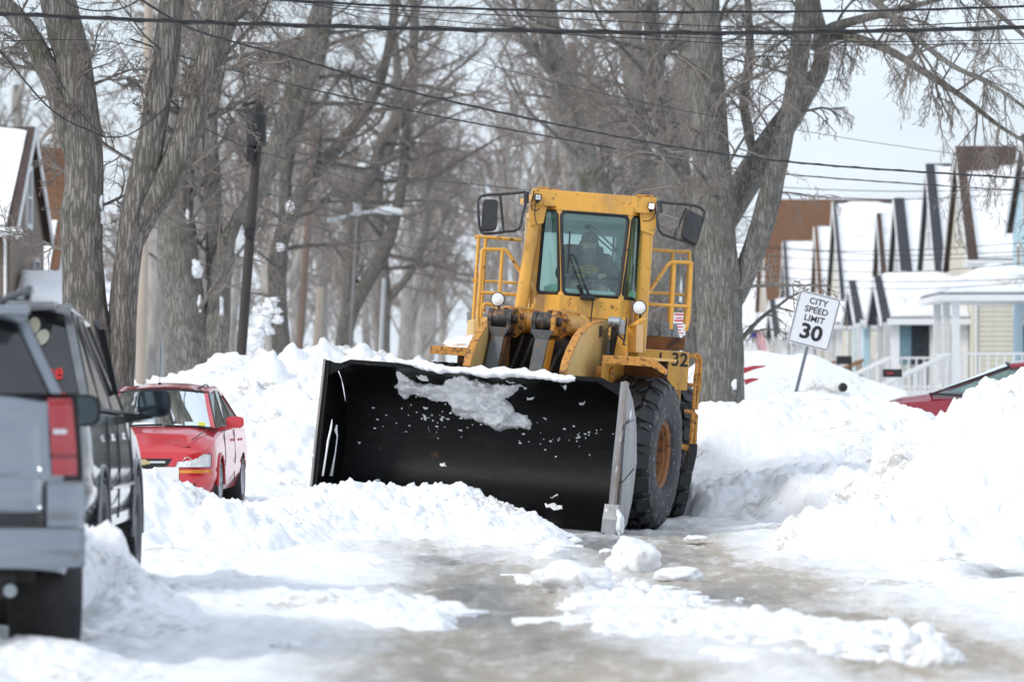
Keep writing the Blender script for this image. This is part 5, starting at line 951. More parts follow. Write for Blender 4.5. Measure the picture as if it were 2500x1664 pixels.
# mirrors
def mirror(c, br, loop, strut, glassq, yv):
    o = R(MB().tube([RL(c, *q, yv) for q in loop], .016, 8, closed=False).tube([RL(c, *q, yv) for q in strut], .014, 8).tube([RL(c, *q, yv) for q in br], .03, 8), 'mirror_frame', m_mirror, 60)
    P = rounded([RL(c, *q, yv + .0) for q in glassq], .05, 5); n = len(P)
    c0 = sum(P, Vector()) / n
    rings = [[(q + Vector((0, .03, 0)))[:] for q in P], [(q + Vector((0, -.025, 0)))[:] for q in P], [(c0 + (q - c0) * .9 + Vector((0, -.05, 0)))[:] for q in P]]
    mm = R(MB().loft(rings), 'mirror', m_mirror, 40); return mm
mirror(1, ((712, 135), (708, 280)), [(705, 140), (560, 155), (400, 168), (330, 170), (200, 182), (155, 200), (132, 245), (135, 400), (150, 560), (175, 620), (215, 642), (350, 632), (470, 612), (560, 608), (620, 580), (650, 510), (670, 400), (705, 275)], ((398, 175), (415, 350), (438, 600)), ((190, 228), (372, 232), (355, 600), (168, 618)), -.45)
mirror(2, ((1025, 250), (1040, 390)), [(1030, 255), (1120, 272), (1300, 285), (1440, 300), (1520, 330), (1565, 370), (1558, 440), (1500, 640), (1455, 770), (1440, 775), (1330, 730), (1200, 690), (1070, 648), (1030, 610), (1008, 540), (1003, 440), (1010, 360)], ((1345, 330), (1280, 480), (1200, 680)), ((1352, 335), (1548, 440), (1455, 775), (1278, 690)), -.45)
# handrails
def rail(c, pts, y, r=.021):
    ys = y if isinstance(y, (list, tuple)) else [y] * len(pts)
    R(MB().tube([RL(c, px_, py_, yy) for (px_, py_), yy in zip(pts, ys)], r, 9), 'handrail', m_yel, 60)
rail(1, [(95, 680), (140, 672), (650, 715)], .85); rail(1, [(60, 1195), (600, 1228)], .85, .018); rail(1, [(142, 672), (82, 1568), (70, 1750), (120, 1800)], .85); rail(1, [(226, 690), (168, 1600), (160, 1760)], .85)
rail(1, [(185, 840), (190, 826), (215, 822), (430, 828), (470, 840), (490, 860), (775, 1310), (782, 1340), (762, 1570)], -.2); rail(1, [(186, 830), (130, 1600), (140, 1760), (100, 1900)], -.2); rail(1, [(425, 835), (390, 1350)], -.2); rail(1, [(140, 1338), (400, 1352), (760, 1380)], -.2, .019)
rail(3, [(835, 180), (840, 140), (870, 132), (1010, 160)], .3, .02); rail(3, [(838, 150), (840, 270)], .3, .016)
rail(2, [(895, 828), (1330, 858), (1390, 845)], .85); rail(2, [(1388, 845), (1385, 960), (1340, 1600), (1330, 1720)], .85); rail(2, [(1192, 850), (1148, 1600), (1142, 1700)], .85); rail(2, [(880, 1345), (1140, 1352), (1330, 1372)], .85, .018)
rail(2, [(1418, 1000), (1410, 985), (1200, 978), (1160, 985), (1130, 1010), (860, 1400), (850, 1450)], -.2); rail(2, [(1412, 995), (1385, 1600), (1370, 1720), (1340, 1800)], -.2); rail(2, [(1212, 985), (1178, 1600), (1170, 1780)], -.2); rail(2, [(870, 1478), (1400, 1512)], -.2, .019)
rail(4, [(1090, 160), (1062, 350), (1045, 720)], -.1, .02)
# side boxes, tanks, ladder
R(MB().box((.888, .55, 1.678), (.58, 1.1, .425), ch=.012), 'tank_box', m_yel); R(MB().box((1.07, .5, 1.1), (.20, .05, .74)), 'support_plate', m_yelpale)
R(MB().box((-.93, .7, 1.92), (.56, .8, .34), ch=.02), 'tool_box', m_yelpale); R(MB().box((-.9, .5, 1.72), (.62, 1.3, .06)), 'platform', m_yelrust)
pp = [RL(4, x, y, .95) for x, y in ((1140, 550), (1638, 585), (1625, 755), (1135, 730))]; R(MB().prism([(p.x, p.z) for p in pp], 'y', .95, 1.5), 'rusty_tank', m_rust)
pp = [RL(4, x, y, 1.3) for x, y in ((1088, 360), (1390, 362), (1390, 556), (1088, 545))]; R(MB().prism([(p.x, p.z) for p in pp], 'y', 1.3, 1.6), 'radiator_cover', m_galv)
pp = [RL(4, x, y, 1.2) for x, y in ((1492, 388), (1530, 390), (1552, 560), (1470, 560))]; R(MB().prism([(p.x, p.z) for p in pp], 'y', 1.2, 1.4), 'radiator_cover', m_galv)
pp = [RL(3, x, y, 1.3) for x, y in ((585, 262), (665, 268), (660, 430), (592, 430))]; R(MB().prism([(p.x, p.z) for p in pp], 'y', 1.3, 1.5), 'radiator_cover', m_galv)
pp = [RL(3, x, y, 1.3) for x, y in ((820, 280), (1010, 290), (1010, 340), (820, 335))]; R(MB().prism([(p.x, p.z) for p in pp], 'y', 1.3, 1.5), 'radiator_cover', m_galv)
R(MB().box((-.02, 2.35, 1.62), (1.15, 2.1, 1.05), ch=.06), 'engine_hood', m_yel); R(MB().box((-.02, 3.35, 1.05), (2.1, .5, .7), ch=.06), 'counterweight', m_yelrust); R(MB().box((-.02, 1.7, .85), (1.6, .36, .36), ch=.06).box((-.02, .9, .95), (.7, 2.4, .5)), 'rear_frame', m_dark)
R(MB().tube([(.35, 1.9, 2.1), (.35, 1.9, 2.75), (.35, 2.0, 2.85)], .05, 12), 'exhaust_pipe', m_rust, 50)
rgl = np.random.default_rng(3); tw = MB()
c0 = RL(4, 1215, 500, 1.1)
for i in range(14):
    a = rgl.uniform(-1.2, 1.2); l = rgl.uniform(.12, .36); p0 = c0 + Vector((rgl.uniform(-.05, .12), 0, rgl.uniform(-.1, .05))); p1 = p0 + Vector((math.sin(a) * l * .5, rgl.uniform(-.05, .05), math.cos(a) * l)); tw.tube([p0, (p0 + p1) / 2 + Vector((rgl.normal(0, .015), 0, 0)), p1], [.006, .005, .003], 4)
R(tw, 'twig_debris', m_twig)
R(MB().tube([RL(4, *q, .2) for q in ((1700, 822), (1800, 815), (1840, 840), (1850, 900), (1838, 1220), (1820, 1330))], .022, 8).tube([RL(4, *q, .05) for q in ((1700, 835), (1760, 838), (1800, 870), (1800, 950), (1770, 1220), (1690, 1222))], .02, 8).tube([RL(5, *q, .05) for q in ((975, 120), (960, 430))], .02, 8).tube([RL(5, *q, .2) for q in ((1010, 100), (985, 435))], .02, 8), 'ladder_rail', m_yelrust, 60)
R(MB().tube([RL(5, *q, .1) for q in ((920, 215), (1000, 218))], .022, 8), 'ladder_step', m_yelrust, 60)
R(MB().tube([RL(5, *q, .05) for q in ((880, 450), (930, 455), (955, 480), (935, 740))], .022, 8).tube([RL(5, *q, .2) for q in ((900, 448), (950, 452), (985, 485), (970, 740))], .022, 8), 'ladder_rail', m_yelrust, 60)
R(MB().tube([RL(5, *q, .1) for q in ((850, 765), (925, 778))], .035, 8), 'ladder_step', m_yelrust, 60)
pp = [RL(5, x, y, .05) for x, y in ((925, 738), (995, 742), (990, 830), (955, 985), (888, 985), (900, 900), (918, 830))]; R(MB().prism([(p.x, p.z) for p in pp], 'y', .05, .3), 'rubber_step', m_rub)
me = text_mesh('32', .205, m_signblack, .002, .004, sx=.92); p = RL(4, 1565, 893, -.005); link('fleet_number', me, loader, M=MR @ Matrix.Translation((p.x, -.004, p.z)) @ Matrix.Rotation(math.radians(90), 4, 'X'))
p = RL(4, 1304, 838, -.005); R(MB().box((p.x, -.004, p.z), (.022, .004, .085)), 'faded_letter', m_signblack)
# --- driver
drv = thing('person', 'bearded driver in a dark hoodie and cap holding the steering wheel behind the windshield', 'person', TF)
def DV(mb, name, m, smooth=True): return mb.build(name, m, drv, smooth, M=MR)
hd = RL(8, 490, 400, .52); sh = RL(8, 500, 700, .55)
skin = mat('skin', (.62, .40, .32), .55, var=.1); hood = mat('dark_navy_hoodie', (.05, .06, .08), .9, var=.3, bump=.3, bscale=25); hair = mat('dark_brown_hair', (.045, .035, .03), .8, var=.4, scale=20, stretch=(1, 1, .2)); beard = mat('greying_beard', (.16, .13, .11), .85, var=.4, scale=30)
capm = mat('charcoal_cap', (.05, .05, .052), .9, var=.2); gold = mat('gold_print', (.75, .42, .03), .8, var=.05); redp = mat('red_print', (.5, .05, .03), .8)
hl = Vector((sw.x - .155, sw.y - .02, sw.z + .07)); hr = Vector((sw.x + .13, sw.y - .04, sw.z - .02)); S = Vector((hd.x, .62, 0))
V0 = [((S.x, .58, 2.50), .15), ((S.x, .60, 2.62), .165), ((S.x, .60, 2.78), .17), ((S.x, .58, 2.87), .10), ((hd.x, .56, 2.93), .062), ((hd.x, .535, 3.00), .075), ((hd.x, .53, 3.07), .082),
      ((S.x - .21, .58, 2.83), .085), ((S.x - .30, .46, 2.65), .062), (((S.x - .26, .25, 2.60)), .05), (hl + Vector((0, .05, -.01)), .035), (hl, .036),
      ((S.x + .21, .58, 2.83), .085), ((S.x + .31, .46, 2.64), .062), (((S.x + .26, .24, 2.57)), .05), (hr + Vector((.02, .05, -.01)), .035), (hr, .036),
      ((S.x - .12, .35, 2.52), .09), ((S.x - .15, .08, 2.50), .07), ((S.x + .12, .35, 2.52), .09), ((S.x + .15, .08, 2.50), .07)]
E0 = [(0, 1), (1, 2), (2, 3), (3, 4), (4, 5), (5, 6), (2, 7), (7, 8), (8, 9), (9, 10), (10, 11), (2, 12), (12, 13), (13, 14), (14, 15), (15, 16), (0, 17), (17, 18), (0, 19), (19, 20)]
me = bpy.data.meshes.new('body'); me.from_pydata([Vector(v)[:] for v, r in V0], E0, [])
bo = link('body', me, drv, M=MR); sk = bo.modifiers.new('Skin', 'SKIN'); bo.modifiers.new('Sub', 'SUBSURF').levels = 2; bo.modifiers['Sub'].render_levels = 2
for i, (v, r) in enumerate(V0): me.skin_vertices[0].data[i].radius = (r, r * (.72 if i in (0, 1, 2) else 1))
me.skin_vertices[0].data[0].use_root = True; me.materials.append(skin); sk.use_smooth_shade = True
me2 = bpy.data.meshes.new('hoodie'); keep = [i for i in range(len(V0)) if i not in (5, 6, 11, 16, 17, 18, 19, 20)]; mp_ = {k: i for i, k in enumerate(keep)}
me2.from_pydata([Vector(V0[k][0])[:] for k in keep], [(mp_[a], mp_[b]) for a, b in E0 if a in mp_ and b in mp_], [])
ho = link('hoodie', me2, drv, M=MR); sk = ho.modifiers.new('Skin', 'SKIN'); ho.modifiers.new('Sub', 'SUBSURF').levels = 2
for k, i in mp_.items(): r = V0[k][1] * 1.13 + .012; me2.skin_vertices[0].data[i].radius = (r, r * (.75 if k in (0, 1, 2) else 1))
me2.skin_vertices[0].data[0].use_root = True; me2.materials.append(hood); sk.use_smooth_shade = True
fc = MB()                                       # face features, cap, beard, long hair
DV(MB().sphere((hd.x, .528, hd.z - .0), .086, 12, sc=(.92, 1.05, 1.18)), 'head', skin)
DV(MB().tube([(hd.x, .44, hd.z + .015), (hd.x, .425, hd.z - .02), (hd.x, .44, hd.z - .03)], [.010, .017, .013], 8), 'nose', skin)
for s in (-1, 1):
    DV(MB().sphere((hd.x + s * .030, .452, hd.z + .012), .011, 6, sc=(1.2, .6, .8)), 'eye', m_black); DV(MB().tube([(hd.x + s * .012, .444, hd.z + .032), (hd.x + s * .048, .452, hd.z + .032)], .006, 6), 'eyebrow', hair)
    DV(MB().sphere((hd.x + s * .086, .54, hd.z), .024, 6, sc=(.4, .8, 1.2)), 'ear', skin)
bb = MB().sphere((hd.x, .485, hd.z - .10), .075, 10, sc=(.88, .75, 1.25)); DV(bb, 'beard', beard); DV(MB().tube([(hd.x - .03, .442, hd.z - .048), (hd.x, .436, hd.z - .045), (hd.x + .03, .442, hd.z - .048)], .007, 6), 'mouth', beard)
DV(MB().sphere((hd.x - .085, .57, hd.z - .07), .06, 8, sc=(.6, .9, 2.1)).sphere((hd.x + .085, .57, hd.z - .07), .06, 8, sc=(.6, .9, 2.1)).sphere((hd.x, .60, hd.z - .02), .095, 8, sc=(1, .6, 1.5)), 'hair', hair)
DV(MB().lathe([(.094, .0), (.096, .035), (.088, .075), (.06, .10), (0, .112)], 20, 'z', (hd.x, .53, hd.z + .04)).hexa([(hd.x - .075, .455, hd.z + .035), (hd.x + .075, .455, hd.z + .035), (hd.x + .075, .54, hd.z + .042), (hd.x - .075, .54, hd.z + .042), (hd.x - .06, .385, hd.z + .048), (hd.x + .06, .385, hd.z + .048), (hd.x + .078, .54, hd.z + .052), (hd.x - .078, .54, hd.z + .052)]), 'cap', capm, 50)
DV(MB().lathe([(.013, 0), (.016, -.004), (.016, .004), (.013, 0)], 14, 'y', (hd.x + .0, .428, hd.z + .085)), 'cap_badge', m_galv)
pr = [RL(8, *q, .42) for q in ((165, 960), (210, 880), (330, 815), (450, 797), (560, 808), (640, 850), (668, 905), (600, 990), (540, 960), (430, 1000), (330, 1090), (260, 1060))]
zs = .385
DV(MB().prism([(p.x, p.z) for p in pr], 'y', zs, zs + .006), 'chest_print', gold, False)
p = RL(8, 450, 872, .42); m_ = text_mesh('ICE', .075, redp, .001, .001, shear=.25); link('print_lettering', m_, drv, M=MR @ Matrix.Translation((p.x, zs - .003, p.z)) @ Matrix.Rotation(math.radians(90), 4, 'X'))
def hand(c, s):
    mb = MB().sphere(c, .04, 7, sc=(.9, .55, 1.1))
    for k in range(4):
        a = Vector(c) + Vector((s * (-.028 + .019 * k), -.02, .03 - .006 * k)); l = (.05, .056, .053, .042)[k]; mb.tube([a, a + Vector((0, -.026, .012)), a + Vector((0, -.034, -.5 * l)), a + Vector((0, -.012, -.85 * l))], [.0095, .0095, .009, .0075], 7)
    mb.tube([Vector(c) + Vector((-s * .03, 0, -.01)), Vector(c) + Vector((-s * .05, -.015, .015)), Vector(c) + Vector((-s * .045, -.03, .035))], [.012, .011, .009], 7); DV(mb, 'hand', skin)
hand(hl, 1); hand(hr, -1)
# --- snow stuck on the loader
def inpoly(X, Y, P):
    c = np.zeros(X.shape, bool); n = len(P); j = n - 1
    for i in range(n):
        (xi, yi), (xj, yj) = P[i], P[j]
        c ^= ((yi > Y) != (yj > Y)) & (X < (xj - xi) * (Y - yi) / (yj - yi + 1e-12) + xi); j = i
    return c
def edged(X, Y, P):
    d = np.full(X.shape, 9.)
    for i in range(len(P)):
        a, b = np.array(P[i - 1]), np.array(P[i]); e = b - a; t = np.clip(((X - a[0]) * e[0] + (Y - a[1]) * e[1]) / (e @ e + 1e-12), 0, 1)
        d = np.minimum(d, np.hypot(X - a[0] - t * e[0], Y - a[1] - t * e[1]))
    return d
def stuck_snow(label, pix, c=7, step=.010, th=.10, name='snow_patch'):
    P = []
    for x, y in pix:
        yv = -1.5
        for _ in range(5): q = FL(c, x, y, yv); yv = bucksurf(q.z)
        P.append((q.x, q.z))
    A = np.array(P); X, Zz = np.meshgrid(np.arange(A[:, 0].min() - .03, A[:, 0].max() + .03, step), np.arange(A[:, 1].min() - .03, A[:, 1].max() + .03, step))
    wx, wz = X + .02 * fbm(X * 14, Zz * 14, 3, 3), Zz + .02 * fbm(X * 14 + 9, Zz * 14, 3, 5)
    ins = inpoly(wx, wz, P); d = edged(wx, wz, P)
    h = np.where(ins, th * np.sqrt(np.clip(d / .07, 0, 1)) * (1 + .9 * fbm(X * 7, Zz * 11, 4, 8)).clip(.15, 3) + .006, -.01)
    Ys = np.interp(Zz, INNER[::-1, 1], INNER[::-1, 0]) - h
    Q = quads(*X.shape); k = ins.ravel()[Q].any(1); Q = Q[k]; u = np.unique(Q); rm = -np.ones(X.size, int); rm[u] = np.arange(len(u))
    V = np.stack([X, Ys, Zz], -1).reshape(-1, 3)[u]; V = (np.array(RF3) @ V.T).T + np.array(TF)
    return tag(npmesh(name, V, rm[Q], m_snowpk), label, 'snow patch')
m_snowpk = mat('packed_bucket_snow', (.90, .90, .91), .8, var=.10, scale=9, bump=.8, bscale=22, stretch=(1, 1, 2))
stuck_snow('large ragged patch of packed snow stuck across the upper middle of the black bucket', [(490, 150), (520, 145), (560, 185), (600, 190), (640, 215), (690, 205), (760, 205), (780, 180), (830, 165), (900, 180), (960, 185), (1020, 205), (1100, 205), (1160, 215), (1230, 215), (1200, 240), (1160, 260), (1125, 300), (1150, 335), (1180, 370), (1230, 395), (1265, 430), (1260, 475), (1200, 450), (1130, 455), (1085, 475), (1020, 455), (980, 430), (930, 410), (880, 400), (830, 390), (810, 365), (800, 320), (790, 300), (720, 305), (660, 285), (600, 265), (540, 285), (495, 265), (505, 235), (480, 215), (505, 200)])
for lb, px_ in (('slim streak of snow above the left lobe of the large bucket patch', [(615, 165), (650, 165), (680, 180), (675, 195), (640, 185)]), ('thin snow smear just above the large bucket patch', [(1115, 180), (1180, 195), (1175, 202), (1120, 190)]), ('snow fleck right of the large bucket patch', [(1240, 275), (1280, 280), (1270, 295), (1240, 292)]), ('snow fleck near the upper right corner of the bucket', [(1535, 315), (1575, 305), (1575, 328), (1545, 330)]),
                ('small snow fleck under the bucket top edge at right', [(1435, 215), (1470, 220), (1460, 230)]), ('snow fleck left below the large bucket patch', [(640, 330), (675, 335), (668, 350), (645, 345)]), ('second snow fleck left below the large bucket patch', [(640, 378), (665, 382), (672, 402), (650, 395)]), ('three lobed snow fleck low in the middle of the bucket', [(738, 665), (775, 655), (782, 680), (755, 690)]),
                ('clover shaped snow fleck low at the left of the bucket', [(368, 755), (405, 742), (408, 785), (385, 780)]), ('snow fleck on the far left of the bucket', [(268, 535), (290, 538), (280, 553)]), ('snow cake on the bucket floor near the right end', [(1335, 895), (1380, 885), (1440, 915), (1400, 922), (1340, 912)]), ('snow crumb above the cake at the bucket floor', [(1385, 845), (1415, 850), (1400, 860)]), ('snow crumb right below the large bucket patch', [(1340, 405), (1365, 405), (1355, 417)])):
    stuck_snow(lb, px_, step=.006, th=.02)
fl = MB(); rgf = random.Random(4)
for i in range(110):
    if i < 70: x, y = rgf.gauss(720, 170), rgf.gauss(400, 60)
    else: x, y = rgf.gauss(1450, 160), rgf.gauss(520, 50)
    yv = -1.5
    for _ in range(4): q = FL(7, x, y, yv); yv = bucksurf(q.z)
    if BX0 + .05 < q.x < BX1 - .05: fl.sphere((q.x, q.y - .003, q.z), rgf.choice((.004, .006, .009)), 4, sc=(rgf.uniform(.8, 2.2), .5, 1))
F(fl, 'snow_specks', m_snowpk, True)['kind'] = 'stuff'
F(MB().tube([FL(6, *q, -2.2) for q in ((160, 640), (150, 720), (120, 850), (105, 960), (70, 1180))], [.004, .011, .012, .010, .012], 7).tube([FL(6, *q, -2.0) for q in ((205, 690), (195, 740), (210, 800), (190, 960), (150, 1180))], [.006, .018, .007, .007, .018], 7), 'snow_streak', m_snowpk, True)
def snow_ridge(label, P, rx, rz, M, seed, cat='snow patch', name='snow_ridge'):
    tb = TB(); W = smoothpath([(*p, r) for p, r in zip(P, rx)], 12); tb.tube(W[:, :3], W[:, 3], 18); V = tb.V[0]; C = np.repeat(W[:, :3], 18, 0); D = V - C
    k = 1 + .45 * fbm(V[:, 0] * 9 + seed, V[:, 2] * 14 + V[:, 1] * 9, 3, seed); D = D * k[:, None]; D[:, 2] *= rz; V = C + D
    V = np.array([(M @ Vector(v))[:] for v in V]); i = len(V); Q = tb.Q[0]
    return tag(npmesh(name, V, Q, m_snow), label, cat)
MFw = Matrix.Translation(TF) @ MF
snow_ridge('long crust of snow lying on the top edge of the black bucket', [FL(3, x, y, -2.12) for x, y in ((-560, 1010), (-400, 1040), (-150, 1080), (0, 1120), (200, 1150), (500, 1170), (800, 1190), (1100, 1205), (1400, 1225), (1700, 1245), (2000, 1270), (2150, 1285), (2260, 1310))], [.02, .03, .05, .05, .055, .05, .06, .055, .06, .06, .055, .05, .02], .8, MFw, 3)
p = FL(3, 600, 775, .1); o = lump(MFw @ p, .20, (1.25, 1, .5), 77, 'snow_lump', flat=.3); tag(o, 'dirty snow heap lying on the left fender of the loader', 'snow patch')
p = FL(5, 300, 1400, -2.3); o = lump(MFw @ Vector((BX1 + .12, -2.25, .13)), .10, (.5, 1.2, 1.5), 78, 'snow_lump', flat=1); tag(o, 'snow packed on the bucket corner bit by the tyre', 'snow patch')
# ------------------------------------------------------------------ parked vehicles
P_silver = mat('silver_blue_car_paint', (.24, .27, .31), .28, .5, var=.03, scale=2, coat=.8, dirt=[((.22, .245, .275), .5, .8, 2.5, (1, 1, .6))]); P_char = mat('charcoal_car_paint', (.17, .175, .18), .24, .65, var=.05, scale=2, coat=.9, dirt=[((.30, .30, .31), .5, .75, 2.5, (1, .5, 1))])
P_redc = mat('bright_red_car_paint', (.60, .018, .03), .3, .1, var=.03, scale=2, coat=1.0, dirt=[((.50, .12, .13), .55, .85, 4, (1, 1, 1))]); P_dred = mat('dark_red_car_paint', (.27, .012, .025), .25, .2, var=.04, coat=.9); P_wcar = mat('white_car_paint', (.68, .68, .66), .35, var=.03, coat=.6)
G_tint = mat('privacy_glass', (.012, .013, .016), .06, var=.3, spec=.7, coat=.6); G_clear = glass('car_window_glass', (.80, .90, .90), .9, .02, .02, (.6, .7, .72)); T_lamp = mat('red_tail_lamp', (.40, .010, .018), .12, var=.06, coat=.8, spec=.6); T_dark = mat('dark_red_lamp_band', (.22, .01, .018), .2, coat=.6)
A_lamp = mat('amber_lamp', (.75, .26, .02), .2, var=.25, scale=30, coat=.6); M_alloy = mat('silver_alloy', (.50, .51, .53), .3, .8, var=.08); M_dalloy = mat('grey_alloy', (.12, .125, .135), .35, .7, var=.15); M_seat = mat('grey_seat_cloth', (.20, .21, .21), .9, var=.1); M_grime = mat('salt_grimed_underbody', (.035, .033, .032), .8, var=.5, scale=7)
def car_shell(par, name, m, L, W, zb, zs, zt, arches=(), ra=.40, rz=.36, plan=(.35, .35, .30, .22), tuck=.07, bulge=.03, nst=84, crown=.03, ends=True):
    """body below the windows; zb, zs, zt: bottom, shoulder and deck height as functions of y (forward +)"""
    ys = np.concatenate([-L / 2 + plan[1] * (1 - np.cos(np.linspace(0, math.pi / 2, 10))), np.linspace(-L / 2 + plan[1], L / 2 - plan[0], nst)[1:-1], L / 2 - plan[0] * (1 - np.cos(np.linspace(0, math.pi / 2, 10)))[::-1]])
    V, Q = [], []; NS, ND = 16, 9; n = 2 * (NS + ND) - 1
    for y in ys:
        ef = max(0, (y - (L / 2 - plan[0])) / plan[0]); er = max(0, (-y - (L / 2 - plan[1])) / plan[1])
        w = W - plan[2] * (1 - math.sqrt(max(0, 1 - ef * ef))) - plan[3] * (1 - math.sqrt(max(0, 1 - er * er)))
        b, s, t = zb(y), zs(y), zt(y); half = []
        for i in range(NS):
            k = i / (NS - 1); z = b + (s - b) * k; x = w - tuck * max(0, .30 - k) / .30 * (1) ** 2 - bulge * (2 * k - 1) ** 2 - .012 * (1 if .46 < k < .5 else 0)
            half.append((x, z))
        x1, z1 = half[-1]
        for i in range(1, ND + 1):
            k = i / ND; a = min(1, k * 2.2); half.append((x1 * (1 - k) , z1 + (t - z1) * math.sin(a * math.pi / 2) ** .9 + crown * (k if k > .45 else .45 * k / .45) * .5))
        ring = [(x, y, z) for x, z in half] + [(-x, y, z) for x, z in half[-2::-1]]; V += ring
    n = len(ring); V = np.array(V); m_ = len(ys)
    for (ya, za) in arches:
        d = np.hypot(V[:, 1] - ya, V[:, 2] - za); side = np.abs(V[:, 0]) > W * .72
        near = side & (np.abs(d - ra) < .05) ; s_ = ra / np.maximum(d, 1e-6); V[near, 1] = ya + (V[near, 1] - ya) * s_[near]; V[near, 2] = za + (V[near, 2] - za) * s_[near]
    for j in range(m_ - 1):
        for i in range(n - 1):
            q = (j * n + i, j * n + i + 1, (j + 1) * n + i + 1, (j + 1) * n + i); c = V[list(q)].mean(0)
            if any(abs(c[0]) > W * .7 and math.hypot(c[1] - ya, c[2] - za) < ra - .012 for ya, za in arches): continue
            Q.append(q)
    mb = MB(); mb.v = [tuple(v) for v in V]; mb.f = list(Q); mb.m = [0] * len(Q)
    if ends: mb.f += [tuple(range(n - 1, -1, -1)), tuple((m_ - 1) * n + i for i in range(n))]; mb.m += [0, 0]
    o = mb.build(name, m, par, 40)
    for (ya, za) in arches:
        for s in (-1, 1):
            MB().lathe([(ra - .006, s * (W - .06)), (ra - .006, s * (W - .34)), (0, s * (W - .35))], 28, 'x', (0, ya, za)).build('wheel_arch', M_grime, par, True)
    MB().box((0, 0, zb(0) + .10), (W * 1.5, L * .86, .16)).build('underbody', M_grime, par)
    return o
def car_wheel(par, x, y, r, wd, s, rim, spokes=6, lug=False):
    wo_ = bpy.data.objects.new('wheel', None); COL.objects.link(wo_); wo_.parent = par; wo_.location = (x, y, r); wo_.rotation_euler = (0, 0, 0 if s > 0 else math.pi)
    rr = r * .66
    MB().lathe([(rr * .97, -wd / 2 + .02), (rr, -wd / 2), (r * .9, -wd / 2 - .008), (r * .985, -wd / 2 + .03), (r, 0), (r * .985, wd / 2 - .03), (r * .9, wd / 2 + .008), (rr, wd / 2), (rr * .97, wd / 2 - .02)], 44, 'x').build('tyre', m_tyre, wo_, 40)
    if lug:
        me = MB().box((wd / 2 - .012, 0, r - .004), (.035, .028, .022)).mesh('tread_block', m_tyre)
        for k in range(46): o = link('tread_block', me, wo_); o.rotation_euler = (2 * math.pi * k / 46, 0, 0)
    b = MB().lathe([(rr * .97, -wd * .4), (rr * .95, wd / 2 - .03), (rr * 1.0, wd / 2 - .006), (rr * .97, wd / 2 + .004), (rr * .92, wd / 2 - .012), (rr * .90, wd / 2 - .06)], 40, 'x').build('rim', rim, wo_, 40)
    MB().lathe([(0, -.02), (rr * .93, -.02), (rr * .93, -.06), (0, -.06)], 24, 'x').build('rim_back', M_grime, wo_)
    for k in range(spokes):
        a = 2 * math.pi * k / spokes; sp = MB().hexa([(wd / 2 - .055, -.045, .05), (wd / 2 - .015, -.04, .05), (wd / 2 - .015, .04, .05), (wd / 2 - .055, .045, .05), (wd / 2 - .06, -.035, rr * .95), (wd / 2 - .02, -.028, rr * .95), (wd / 2 - .02, .028, rr * .95), (wd / 2 - .06, .035, rr * .95)])
        o = sp.build('spoke', rim, wo_); o.rotation_euler = (a, 0, 0)
    MB().lathe([(0, wd / 2 - .01), (.045, wd / 2 - .012), (.065, wd / 2 - .03), (.07, wd / 2 - .06)], 18, 'x').build('hub_cap', rim, wo_, True); return wo_
